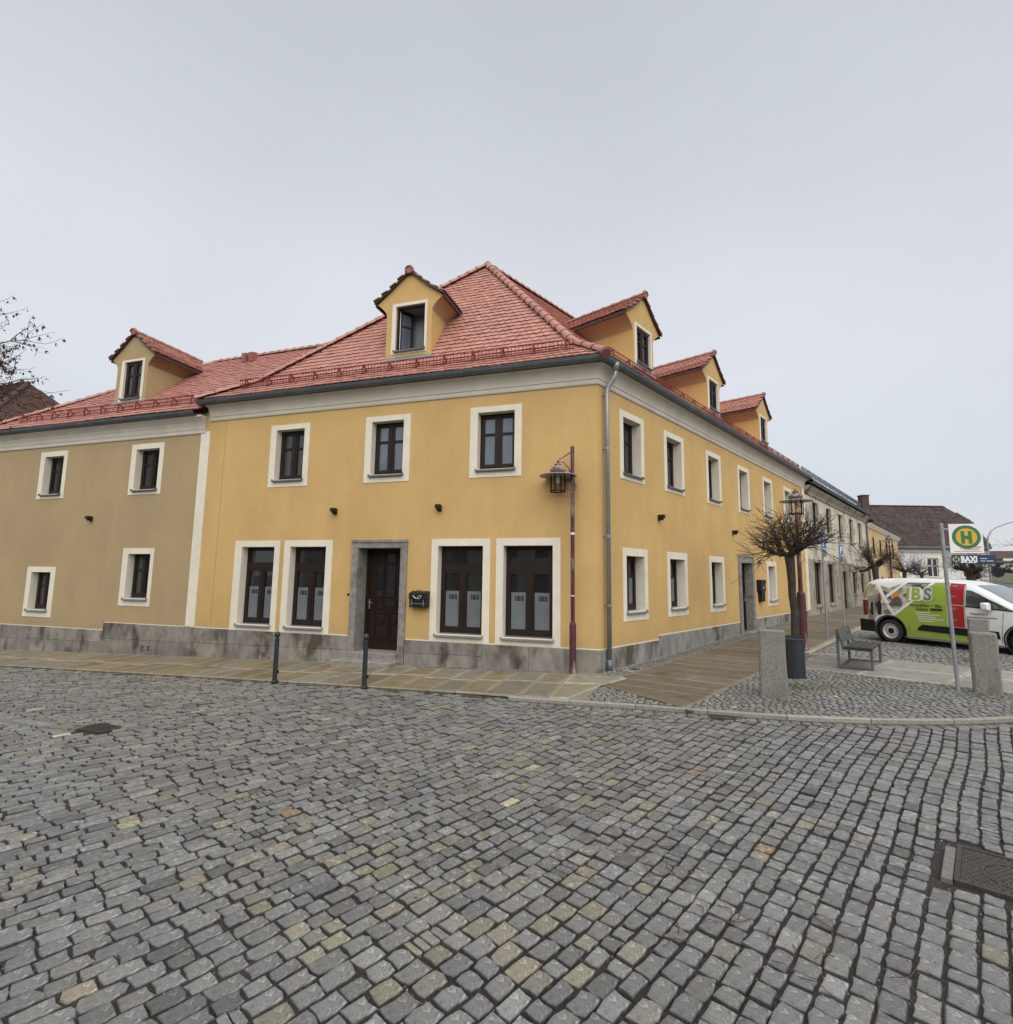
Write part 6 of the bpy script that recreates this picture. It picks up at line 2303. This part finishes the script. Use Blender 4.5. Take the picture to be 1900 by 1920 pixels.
# ================================================================== vehicles
def van():
    th = R(-66)
    zb = 0.285
    h = Vector((math.cos(th), math.sin(th)))
    left = Vector((-h.y, h.x))
    HW = 0.92
    org = Vector((8.98, 3.72)) + left * HW
    t = put('panel_van', None, None, Matrix(((h.x, left.x, 0, org.x), (h.y, left.y, 0, org.y), (0, 0, 1, zb), (0, 0, 0, 1))))
    tag(t, 'white and lime green panel van with IBS lettering and a red stripe, parked on setts', 'van')
    WB = 3.0
    XS = [-0.80, -0.78, -0.74, -0.66, -0.5, -0.2, 0.2, 0.7, 1.2, 1.6, 2.0, 2.3, 2.6, 2.85, 3.05, 3.25, 3.5, 3.7, 3.82, 3.88]
    ztop = lambda x: np.interp(x, [-0.80, -0.76, -0.70, -0.62, -0.45, 0.0, 0.8, 1.4, 1.75, 1.95, 2.2, 2.5, 2.8, 3.02, 3.3, 3.6, 3.78, 3.88], [1.15, 1.50, 1.68, 1.745, 1.79, 1.81, 1.805, 1.775, 1.735, 1.675, 1.555, 1.36, 1.16, 1.07, 1.02, 0.95, 0.84, 0.62])
    zbot = lambda x: np.interp(x, [-0.8, -0.5, -0.3, 3.2, 3.7, 3.88], [0.34, 0.26, 0.20, 0.20, 0.22, 0.30])

    def hw(x, z):
        g = np.interp(z, [0.2, 0.45, 0.8, 1.05, 1.35, 1.6, 1.82], [0.89, 0.915, 0.92, 0.915, 0.87, 0.80, 0.715])
        f = np.interp(x, [-0.80, -0.72, -0.55, -0.2, 2.6, 3.2, 3.6, 3.88], [0.86, 0.93, 0.975, 1.0, 1.0, 0.965, 0.88, 0.70])
        return g * f
    TT = [0, 0.08, 0.18, 0.3, 0.42, 0.54, 0.66, 0.76, 0.84, 0.90, 0.94, 0.97, 0.99]
    mult = lambda s: np.interp(s, [0, 0.88, 0.92, 0.955, 0.98, 1.0], [1, 1, 0.985, 0.955, 0.90, 0.80])

    def yside(x, z):
        a, c = zbot(x), ztop(x)
        return float(hw(x, z) * mult(min(max((z - a) / (c - a), 0), 1)))
    rings = []
    for x in XS:
        a, c = float(zbot(x)), float(ztop(x))
        side = [(x, float(hw(x, a + (c - a) * s) * mult(s)), a + (c - a) * s) for s in TT]
        crown = [(x, float(hw(x, c)) * k, c + 0.0 + 0.018 * (1 - k * k)) for k in (0.72, 0.4, 0.0, -0.4, -0.72)]
        rings.append(side + crown + [(x, -y, z) for x, y, z in reversed(side)])
    body = MB().loft(rings).build('body', VANW, t, smooth=True)
    # wheel arches
    cut = MB()
    for x in (0, WB):
        for s in (-1, 1):
            cut.lathe([(0.40, -0.28), (0.40, 0.28)], 28, (x, s * 0.80, 0.33), 'y')
    co = cut.build('cut', WHITE, t)
    bo = body.modifiers.new('arch', 'BOOLEAN')
    bo.operation = 'DIFFERENCE'
    bo.solver = 'EXACT'
    bo.object = co
    bpy.context.view_layer.update()
    dg = bpy.context.evaluated_depsgraph_get()
    me = bpy.data.meshes.new_from_object(body.evaluated_get(dg))
    body.modifiers.clear()
    body.data = me
    bpy.data.objects.remove(co)
    me.polygons.foreach_set('use_smooth', [abs(p.normal.z) < 2 for p in me.polygons])
    es = body.modifiers.new('split', 'EDGE_SPLIT')
    es.split_angle = R(38)
    lin_ = MB()
    for x in (0, WB):
        for s in (-1, 1):
            n = 24
            lin_.loft([[(x + 0.395 * math.cos(math.pi * 2 * k / n), s * (0.52 + 0.383 * e_), 0.33 + 0.395 * math.sin(math.pi * 2 * k / n)) for k in range(n)] for e_ in (0, 1)], True, False)
            lin_.poly([(x + 0.395 * math.cos(math.pi * 2 * k / n), s * 0.52, 0.33 + 0.395 * math.sin(math.pi * 2 * k / n)) for k in range(n)])
    o_ = lin_.build('arch_liner', RUBBER, t, fix=False)
    o_['kind'] = 'stuff'

    def decal(poly, name, m, eps=0.004, side=-1, res=0.10):
        bm = bmesh.new()
        f = bm.faces.new([bm.verts.new((x, 0, z)) for x, z in poly])
        xs, zs = [p[0] for p in poly], [p[1] for p in poly]
        for lo, hi, no in ((min(xs), max(xs), (1, 0, 0)), (min(zs), max(zs), (0, 0, 1))):
            n = int((hi - lo) / res)
            for i in range(1, n + 1):
                c_ = lo + (hi - lo) * i / (n + 1)
                bmesh.ops.bisect_plane(bm, geom=bm.verts[:] + bm.edges[:] + bm.faces[:], plane_co=(c_, 0, c_), plane_no=no)
        bmesh.ops.triangulate(bm, faces=bm.faces[:])
        for v in bm.verts:
            v.co.y = side * (yside(v.co.x, v.co.z) + eps)
        me_ = bpy.data.meshes.new(name)
        bm.normal_update()
        bm.to_mesh(me_)
        bm.free()
        me_.materials.append(m)
        me_.polygons.foreach_set('use_smooth', [True] * len(me_.polygons))
        return put(name, me_, t)

    arc = lambda a0, a1, r=0.425, n=10: [(r * math.cos(R(a0 + (a1 - a0) * k / n)), 0.33 + r * math.sin(R(a0 + (a1 - a0) * k / n))) for k in range(n + 1)]
    rect = lambda x0, x1, z0, z1: [(x0, z0), (x1, z0), (x1, z1), (x0, z1)]
    # livery, right side
    decal([(-0.60, 0.605), (-0.41, 0.605), (-0.35, 0.70), (-0.20, 0.785), (0.0, 0.79), (0.14, 0.80), (-0.36, 1.66), (-0.55, 1.60), (-0.62, 1.2)], 'photo_print', PHOTOV, 0.003)
    decal([(0.0, 1.52), (0.40, 1.70), (1.08, 1.70), (1.0, 1.60), (0.98, 1.45), (0.60, 1.16), (0.20, 0.82), (-0.28, 1.62)], 'photo_print', PHOTOV, 0.003)
    decal([(0.02, 0.98), (0.34, 1.02), (0.40, 1.14), (0.14, 1.2), (0.0, 1.08)], 'photo_print', GREYV, 0.005)
    decal([(0.10, 1.08), (0.32, 1.06), (0.36, 1.2), (0.27, 1.30), (0.18, 1.30), (0.08, 1.2)], 'photo_print', mat('work_jacket_print', (0.07, 0.06, 0.05), (0.14, 0.11, 0.09), 18, 0.5), 0.006)
    decal([(0.17 + 0.095 * math.cos(2 * math.pi * k / 16), 1.37 + 0.085 * math.sin(2 * math.pi * k / 16)) for k in range(16)], 'photo_print', ORANGE, 0.008, res=0.2)
    for k in range(5):
        decal(rect(-0.57 + k * 0.062, -0.545 + k * 0.062, 0.80, 1.30), 'photo_print', GREYV, 0.006)
    decal([(-0.50, 0.74), (-0.43, 0.74), (-0.42, 1.0), (-0.45, 1.14), (-0.51, 1.05)], 'photo_print', BLACKP, 0.008)
    decal([(-0.30, 0.76), (-0.2, 0.76), (-0.18, 1.05), (-0.24, 1.2), (-0.33, 1.1)], 'photo_print', BLACKP, 0.008)
    decal([(-0.10, 0.78), (0.08, 0.80), (-0.02, 0.92), (-0.14, 0.9)], 'photo_print', GREYV, 0.008)
    decal([(0.42, 1.655), (1.0, 1.655), (1.06, 1.70), (0.46, 1.70)], 'photo_print', GREYV, 0.006)
    # green field
    decal(arc(-14, 66, 0.405) + [(0.16, 0.80), (0.62, 1.20), (1.08, 1.70), (1.46, 1.72), (1.42, 0.212), (0.42, 0.212)], 'green_vinyl', GREEN, 0.005)
    decal([(1.42, 0.212), (1.86, 0.212), (1.86, 0.44), (1.42, 0.50)], 'green_vinyl', GREEN, 0.005)
    for x_ in (0, WB):                  # black wheel-arch edge
        rim_ = lambda r_: [(x_ + r_ * math.cos(R(-16 + 212 * k / 24)), 0.33 + r_ * math.sin(R(-16 + 212 * k / 24))) for k in range(25)]
        decal(rim_(0.437) + rim_(0.402)[::-1], 'arch_edge', BLKPL, 0.010, res=0.5)
    # white stripes
    decal([(-0.40, 1.70), (-0.30, 1.72), (0.17, 0.78), (0.10, 0.76)], 'white_stripe', WHITE, 0.009)
    decal([(0.40, 1.72), (0.50, 1.72), (-0.04, 1.24), (-0.08, 1.31)], 'white_stripe', WHITE, 0.009)
    decal([(0.10, 0.80), (0.17, 0.76), (0.68, 1.20), (1.16, 1.72), (1.06, 1.72), (0.60, 1.21)], 'white_stripe', WHITE, 0.009)
    # red block
    decal([(1.50, 1.70), (1.82, 1.68), (1.82, 1.145), (1.49, 1.16)], 'red_panel', REDV, 0.016)
    decal([(1.49, 1.13), (1.82, 1.115), (1.815, 0.57), (1.47, 0.59)], 'red_panel', REDV, 0.016)
    for z in (1.60, 1.33, 1.02, 0.73):
        decal(rect(1.55, 1.66, z, z + 0.05), 'panel_print', GREYV, 0.020)
    # lettering

    def letters(me_, x, z, m=None, eps=0.012, sx_=1.0, fat=None):
        mm = me_.copy()
        bm = bmesh.new()
        bm.from_mesh(mm)
        for v in bm.verts:
            v.co.x = v.co.x * sx_ + x
            v.co.z = v.co.z + z
            v.co.y = -(yside(v.co.x, v.co.z) + eps)
        bm.to_mesh(mm)
        bm.free()
        if m:
            mm.materials[0] = m
        return put('lettering', mm, t)
    letters(text_mesh('IBS', 0.45, 0.036, WHITE, 1.12), 0.79, 1.235, None, 0.013, 0.95)
    letters(text_mesh('IB', 0.45, 0.016, GREEN, 1.12), 0.645, 1.235, None, 0.017, 0.95)
    letters(text_mesh('S', 0.45, 0.016, GREYV), 0.995, 1.235, None, 0.017, 0.95)
    # the S in grey over the green one
    letters(text_mesh('Immobilien + Bau', 0.125, 0.002, LIMEDK), 0.95, 1.05, None, 0.012, 0.86)
    letters(text_mesh('Scham', 0.125, 0.002, LIMEDK), 0.86, 0.945, None, 0.012, 0.9)
    for k, (a, c_) in enumerate(((0.70, 1.04), (0.70, 1.28), (0.76, 1.18), (0.76, 1.36), (0.76, 1.12))):
        decal(rect(a, c_, 0.885 - k * 0.058, 0.905 - k * 0.058), 'small_print', SIGNW, 0.010, res=0.3)
    letters(text_mesh('Stadtplatz 4', 0.075, 0.001, PRINTG), 2.12, 0.915, None, 0.008)
    for a, c_, z in ((1.86, 2.48, 0.84), (1.90, 2.29, 0.77)):
        decal(rect(a, c_, z, z + 0.022), 'small_print', PRINTG, 0.006, res=0.3)
    # glass, seams, trims
    decal([(1.86, 1.13), (2.27, 1.095), (2.27, 1.35), (2.16, 1.42), (1.98, 1.51), (1.86, 1.53)], 'side_window', VGLASS, 0.006)
    decal([(2.31, 1.09), (2.80, 1.058), (2.72, 1.10), (2.50, 1.225), (2.31, 1.325)], 'side_window', VGLASS, 0.006)
    decal([(1.84, 1.10), (2.84, 1.03), (2.80, 1.058), (1.86, 1.13)], 'window_trim', BLKPL, 0.007)
    decal([(2.27, 1.095), (2.31, 1.09), (2.31, 1.325), (2.27, 1.35)], 'window_trim', BLKPL, 0.008)
    decal([(0.70, 0.41), (1.40, 0.385), (1.90, 0.37), (2.52, 0.36), (2.50, 0.54), (1.40, 0.56), (0.84, 0.565), (0.76, 0.50)], 'side_moulding', BLKPL, 0.022)
    for pts in ([(1.455, 0.27), (1.462, 0.27), (1.475, 1.70), (1.468, 1.70)], [(2.53, 0.27), (2.537, 0.27), (2.62, 1.02), (2.612, 1.02)], [(1.835, 0.27), (1.842, 0.27), (1.842, 1.66), (1.835, 1.66)], [(0.50, 0.28), (0.507, 0.28), (0.53, 0.62), (0.523, 0.62)]):
        decal(pts, 'door_seam', BLACKP, 0.010)
    decal(rect(-0.42, 0.36, 1.065, 1.08), 'slide_rail', BLACKP, 0.012)
    decal([(0.46, 1.60), (1.14, 1.60), (1.14, 1.608), (0.46, 1.608)], 'panel_crease', CREASE, 0.011)
    decal([(1.16, 1.57), (1.167, 1.57), (1.167, 1.22), (1.16, 1.22)], 'panel_crease', CREASE, 0.011)
    decal([(0.62, 1.165), (1.05, 1.165), (1.16, 1.215), (1.155, 1.222), (1.045, 1.174), (0.62, 1.174)], 'panel_crease', CREASE, 0.011)
    b = MB()
    for x0 in (1.05, 2.30):
        pass
    ys = -(yside(1.2, 1.0))
    b.hexa([(1.06, ys - 0.006, 0.97), (1.34, ys - 0.006, 0.97), (1.34, ys - 0.006, 1.02), (1.06, ys - 0.006, 1.02)], [(1.09, ys - 0.05, 0.985), (1.31, ys - 0.05, 0.985), (1.32, ys - 0.04, 1.01), (1.08, ys - 0.04, 1.01)])
    b.build('door_handle', BLKPL, t, bevel=0.004)
    for s in (-1, 1):
        m_ = MB()
        ym = yside(2.35, 1.1)
        m_.loft([[(2.33 + dx * 0.085 * k2, s * (ym + yy), 1.135 + dz * 0.105 * k2) for dx, dz in ((-1, -0.8), (1, -0.9), (1, 0.8), (0.2, 1), (-1, 0.9))] for yy, k2 in ((0.06, 0.75), (0.09, 1.0), (0.20, 0.95), (0.24, 0.7))])
        m_.build('wing_mirror', WHITE, t, bevel=0.02)
        a_ = MB().box(2.28, 2.40, min(s * (ym - 0.02), s * (ym + 0.08)), max(s * (ym - 0.02), s * (ym + 0.08)), 1.06, 1.10)
        a_.build('mirror_arm', BLKPL, t)
    # tail lamps at the rear corners, bumper, tow hook
    for sd2 in (-1, 1):
        decal([(-0.785, 0.72), (-0.60, 0.74), (-0.58, 1.16), (-0.785, 1.18)], 'tail_lamp', TAIL, 0.012, sd2, 0.05)
    decal([(-0.76, 1.22), (-0.64, 1.22), (-0.60, 1.42), (-0.50, 1.66), (-0.60, 1.64), (-0.72, 1.45)], 'photo_print', mat('amber_print', (0.40, 0.34, 0.14), (0.30, 0.26, 0.16), 9, 0.4), 0.004)
    b = MB()
    for k, x in enumerate((-0.92,)):
        b.loft([[(-0.90, -0.70, z), (-0.86, -0.86, z), (-0.74, -0.925, z), (-0.41, -0.935, z), (-0.41, -0.80, z), (-0.70, -0.70, z), (-0.70, 0.70, z), (-0.41, 0.80, z), (-0.41, 0.935, z), (-0.74, 0.925, z), (-0.86, 0.86, z), (-0.90, 0.70, z)] for z in (0.26, 0.30, 0.56, 0.60)])
    b.build('rear_bumper', BLKPL, t)
    MB().tube([(-0.85, 0, 0.36), (-1.03, 0, 0.36), (-1.06, 0, 0.43)], 0.025, 8).lathe([(0.001, 0.03), (0.028, 0.015), (0.028, -0.015), (0.001, -0.03)], 10, (-1.06, 0, 0.46)).build('tow_hitch', BLACKM, t)
    b = MB()
    b.loft([[(3.3, -0.86, z), (3.62, -0.82, z), (3.86, -0.66, z), (3.93, 0, z), (3.86, 0.66, z), (3.62, 0.82, z), (3.3, 0.86, z), (3.3, 0, z)] for z in (0.24, 0.5)])
    b.build('front_bumper', BLKPL, t)
    b = MB()
    W = lambda x, k: (x, float(hw(x, ztop(x))) * k, float(ztop(x)) + 0.018 * (1 - k * k) + 0.006)
    b.loft([[W(x, k) for k in (-0.78, -0.4, 0, 0.4, 0.78)] for x in (2.02, 2.3, 2.6, 2.9, 3.0)], False, False)
    b.build('windscreen', VGLASS, t, fix=False, smooth=True)
    for s in (-1, 1):
        MB().loft([[(3.55 + dx, s * (yside(3.55 + dx, 0.82 + dz) + 0.008), 0.82 + dz) for dx, dz in ((-0.25, 0.08), (0.0, 0.10), (0.22, -0.02), (0.1, -0.1), (-0.15, -0.03))], [(3.55 + dx, s * (yside(3.55 + dx, 0.82 + dz) - 0.08), 0.82 + dz) for dx, dz in ((-0.25, 0.08), (0.0, 0.10), (0.22, -0.02), (0.1, -0.1), (-0.15, -0.03))]]).build('headlight', VGLASS, t)
    MB().box(-0.6, 3.6, -0.6, 0.6, 0.22, 0.30).build('underbody', BLACKM, t)
    sills = MB()
    for s in (-1, 1):
        sills.box(0.44, 2.56, min(s * 0.86, s * 0.90), max(s * 0.86, s * 0.90), 0.16, 0.215)
    sills.build('sill', GREYV, t)
    wheels(t, ((0, -1), (0, 1), (WB, -1), (WB, 1)), 0.80)


def wheels(t, pos, yc, r=0.32, wd=0.2):
    for x, s in pos:
        W_ = put('wheel', None, t, T(Vector((x, s * yc, r))) @ (Matrix.Rotation(math.pi, 4, 'Z') if s > 0 else ZERO))
        W_.empty_display_size = 0.1
        MB().lathe([(0.205, -0.085), (0.215, -0.10), (r - 0.03, -0.105), (r - 0.008, -0.085), (r, -0.05), (r, 0.05), (r - 0.01, 0.09), (0.21, 0.10)], 36, (0, 0, 0), 'y', caps=False).build('tyre', RUBBER, W_, smooth=True)
        MB().lathe([(0.215, -0.092), (0.208, -0.098), (0.196, -0.085), (0.185, -0.055), (0.165, -0.05), (0.13, -0.068), (0.10, -0.075), (0.075, -0.068), (0.001, -0.066)], 32, (0, 0, 0), 'y', caps=False).build('rim', RIM, W_, smooth=True)
        MB().lathe([(0.085, -0.068), (0.07, -0.088), (0.001, -0.09)], 20, (0, 0, 0), 'y').build('hub_cap', BLKPL, W_)
        ho = MB()
        for k in range(12):
            a = 2 * math.pi * k / 12
            ho.lathe([(0.014, -0.0625), (0.001, -0.0635)], 8, (0.148 * math.cos(a), 0, 0.148 * math.sin(a)), 'y')
        ho.build('vent_holes', BLACKM, W_)


van()


def hatchback(x, y, rz, paint, label, name='parked_car', small=False):
    t = empty(name, (x, y, ground_height(x, y) + 0.2 if small else zgf(x, y) - 0.02), rz, label, 'car')
    XS = [-0.75, -0.7, -0.55, -0.2, 0.3, 0.8, 1.3, 1.7, 2.1, 2.4, 2.7, 3.1, 3.35, 3.45]
    zt = lambda x_: np.interp(x_, [-0.75, -0.68, -0.5, -0.1, 0.6, 1.1, 1.5, 2.0, 2.35, 2.9, 3.3, 3.45], [0.85, 1.05, 1.28, 1.44, 1.50, 1.49, 1.42, 1.15, 0.98, 0.90, 0.75, 0.5])
    rings = []
    for x_ in XS:
        c = float(zt(x_))
        f = float(np.interp(x_, [-0.75, -0.4, 2.6, 3.45], [0.82, 1, 1, 0.75]))
        prof = [(0.80, 0.22), (0.87, 0.5), (0.88, 0.78 if c > 0.8 else c * 0.8)]
        if c > 1.0:
            prof += [(0.86, 0.92), (0.78, 0.92 + (c - 0.92) * 0.6), (0.66, c - 0.03), (0.5, c)]
        else:
            prof += [(0.84, c - 0.06), (0.78, c - 0.03), (0.7, c - 0.01), (0.5, c)]
        rings.append([(x_, a * f, z) for a, z in prof] + [(x_, 0, c + 0.015)] + [(x_, -a * f, z) for a, z in reversed(prof)])
    MB().loft(rings).build('body', paint, t, smooth=True)
    g = MB()
    for s in (-1, 1):
        g.poly([(0.0, s * 0.845, 0.97), (1.75, s * 0.86, 0.95), (1.42, s * 0.76, 1.32), (0.1, s * 0.74, 1.38)])
    g.build('side_window', VGLASS, t, fix=False)
    g = MB()
    g.poly([(1.56, -0.62, 1.40), (1.56, 0.62, 1.40), (2.22, 0.70, 1.06), (2.22, -0.70, 1.06)])
    g.build('windscreen', VGLASS, t, fix=False)
    g = MB().poly([(-0.70, -0.6, 1.08), (-0.70, 0.6, 1.08), (-0.36, 0.55, 1.40), (-0.36, -0.55, 1.40)])
    g.build('rear_window', VGLASS, t, fix=False)
    for s in (-1, 1):
        MB().box(3.15, 3.40, min(s * 0.5, s * 0.72), max(s * 0.5, s * 0.72), 0.60, 0.72).build('headlight', BULB, t, bevel=0.02)
        MB().box(-0.76, -0.62, min(s * 0.55, s * 0.76), max(s * 0.55, s * 0.76), 0.75, 0.95).build('tail_lamp', TAIL, t, bevel=0.02)
    MB().tube([(0.0, 0.0, 1.48), (-0.35, 0, 1.70)], 0.01, 5).build('aerial', BLACKM, t)
    wheels(t, ((0, -1), (0, 1), (2.6, -1), (2.6, 1)), 0.78, 0.31)
    return t


hatchback(14.85, 6.95, R(-66), CARBLK, 'black car parked beside the van, its dark roof showing past the bonnet')
hatchback(93.6, 83.5, R(150), WHITE, 'tiny white car on the distant road at the right edge', small=True)

# ================================================================== far right: lamp, signs, bank, houses
p = (40.35, 34.6)
fl2 = empty('road_lamp', (*p, zgf(*p) - 0.1), 0, 'tall grey road lamp with curved arm right of the white house', 'street lamp')
MB().tube([(0, 0, 0), (0, 0, 4.2), (0, 0, 5.0)], [0.10, 0.08, 0.07], 10).tube([(0, 0, 5.0), (0.12, 0, 5.7), (0.45, 0, 6.25), (1.0, 0, 6.6), (2.0, 0, 6.95), (3.2, 0, 7.3)], [0.07, 0.065, 0.06, 0.055, 0.05, 0.05], 8).build('pole', STEEL, fl2)
MB().box(3.0, 3.9, -0.14, 0.14, 7.24, 7.4).build('lamp_head', STEEL, fl2, bevel=0.03)
p = (27.3, 21.4)
ns = empty('no_stopping_sign', (*p, zgf(*p)), R(-35), 'round red and blue no-stopping sign behind the van roof', 'road sign')
MB().lathe([(0.035, 0), (0.035, 2.3)], 8).build('pole', STEEL, ns)
for r_, y_, m_ in ((0.26, -0.05, SIGNR), (0.205, -0.056, SIGNB)):
    MB().lathe([(r_, 0.0), (r_, 0.004)], 24, (0, y_, 2.05), 'y').build('sign_disc', m_, ns)
MB().hexa([(-0.165, -0.062, 2.185), (-0.135, -0.062, 2.215), (0.165, -0.062, 1.915), (0.135, -0.062, 1.885)], [(-0.165, -0.058, 2.185), (-0.135, -0.058, 2.215), (0.165, -0.058, 1.915), (0.135, -0.058, 1.885)]).build('sign_bar', SIGNR, ns)
p = (40.75, 34.3)
bs2 = empty('road_sign', (*p, zgf(*p)), R(-35), 'dark back of an octagonal road sign on the curved lamp post', 'road sign')
MB().lathe([(0.05, 0), (0.05, 2.9)], 8).build('pole', STEEL, bs2)
MB().lathe([(0.46, 0.0), (0.46, 0.03)], 8, (0, -0.05, 2.5), 'y').build('sign_disc', BLACKM, bs2)
MB().box(-0.3, 0.3, -0.08, -0.05, 1.4, 1.8).build('sign_plate', GREYV, bs2)


def far_house(x, y, rz, w_, d, h, hr, label, m=WHITEW):
    z = ground_height(x, y) - 0.3
    t = empty('hill_house', (x, y, z), rz, label, 'house', 'houses on the far bank')
    b = MB()
    hol = [(-w_ * 0.3, -w_ * 0.3 + 1.3, 1.2, 2.6), (w_ * 0.12, w_ * 0.12 + 1.3, 1.2, 2.6)]
    grid_wall(b, -w_ / 2, w_ / 2, -1.5, h, hol)
    b.poly([(-w_ / 2, 0, -1.5), (-w_ / 2, d, -1.5), (-w_ / 2, d, h), (-w_ / 2, d / 2, hr), (-w_ / 2, 0, h)]).poly([(w_ / 2, 0, -1.5), (w_ / 2, d, -1.5), (w_ / 2, d, h), (w_ / 2, d / 2, hr), (w_ / 2, 0, h)])
    b.build('wall', m, t, fix=False)
    r_ = MB()
    r_.poly([(-w_ / 2 - 0.4, -0.6, h - 0.25), (w_ / 2 + 0.4, -0.6, h - 0.25), (w_ / 2 + 0.4, d / 2, hr + 0.1), (-w_ / 2 - 0.4, d / 2, hr + 0.1)]).poly([(-w_ / 2 - 0.4, d + 0.6, h - 0.25), (w_ / 2 + 0.4, d + 0.6, h - 0.25), (w_ / 2 + 0.4, d / 2, hr + 0.1), (-w_ / 2 - 0.4, d / 2, hr + 0.1)])
    r_.build('roof', ROOFB, t, fix=False)
    for x0, x1, z0, z1 in hol:
        wo_ = MB().box(x0, x1, 0.05, 0.1, z0, z1).build('window', GLASS, t)
        MB().box(x0 - 0.1, x1 + 0.1, -0.04, 0.02, z0 - 0.12, z0).build('sill', WHITE, wo_)


far_house(101, 96, R(-20), 8, 7, 2.0, 4.2, 'white house with grey-brown gable roof on the far bank, left one')
far_house(114, 96, R(-35), 8, 7, 2.0, 4.2, 'cream house on the far bank at the right edge', CREAM)
b = MB()
b.v = []
lx = [(66, 62), (92, 58), (112, 80), (84, 86)]
b.poly([(x, y, ground_height(x, y) + 0.05) for x, y in lx])
tag(b.build('lawn', GRASS, None, fix=False), kind='structure')


def hedge():
    b = MB()
    r0 = random.Random(4)
    n = 2600
    P0_, P1_ = Vector((82, 90)), Vector((118, 76))
    for i in range(n):
        s = r0.random()
        x, y = P0_.x + (P1_.x - P0_.x) * s + r0.gauss(0, 0.7), P0_.y + (P1_.y - P0_.y) * s + r0.gauss(0, 0.7)
        z = ground_height(x, y) + abs(r0.gauss(0, 0.75))
        a, e_ = r0.uniform(0, 6.28), r0.uniform(0.1, 0.32)
        u = Vector((math.cos(a), math.sin(a), r0.gauss(0, 0.5))) * e_
        v = Vector((-math.sin(a), math.cos(a), r0.gauss(0, 0.8))) * e_
        c = Vector((x, y, z))
        b.poly([c - u, c + v, c + u, c - v])
    o = b.build('hedge', HEDGE, None, fix=False)
    tag(o, 'dark winter hedge below the houses on the far bank', 'hedge')


hedge()


def far_tree(x, y, h, seed, label):
    global rnd
    keep = rnd
    rnd = random.Random(seed)
    t = empty('bare_tree', (x, y, ground_height(x, y)), 0, label, 'tree')
    b = MB()
    trunk, d = grow(b, Vector((0, 0, -0.3)), Vector((0, 0, 1)), h * 0.45, 0.3, 0.2, 5, 0.03, 0, 8)
    b.build('trunk', BARK, t)
    b = MB()

    def rec(p, d, L, r, lev):
        pts, dd = grow(b, p, d, L, r, r * 0.55, 4, 0.14, 0.04, 5 if lev < 2 else 3)
        if lev < 4:
            for k in range(3 if lev < 3 else 2):
                rec(pts[rnd.randint(2, 4)], dd + Vector((rnd.gauss(0, 0.55), rnd.gauss(0, 0.55), rnd.gauss(0.1, 0.35))), L * rnd.uniform(0.6, 0.8), r * 0.55, lev + 1)
    for k in range(7):
        rec(trunk[-1 - k % 3], Vector((rnd.gauss(0, 0.8), rnd.gauss(0, 0.8), rnd.uniform(0.4, 1))), h * 0.26, 0.12, 0)
    b.build('crown', mat('pale_twig_%d' % seed, (0.16, 0.145, 0.13), rough=0.9), t, fix=False)
    rnd = keep


far_tree(70, 56, 12, 31, 'tall bare tree at the right edge behind the curved road lamp')
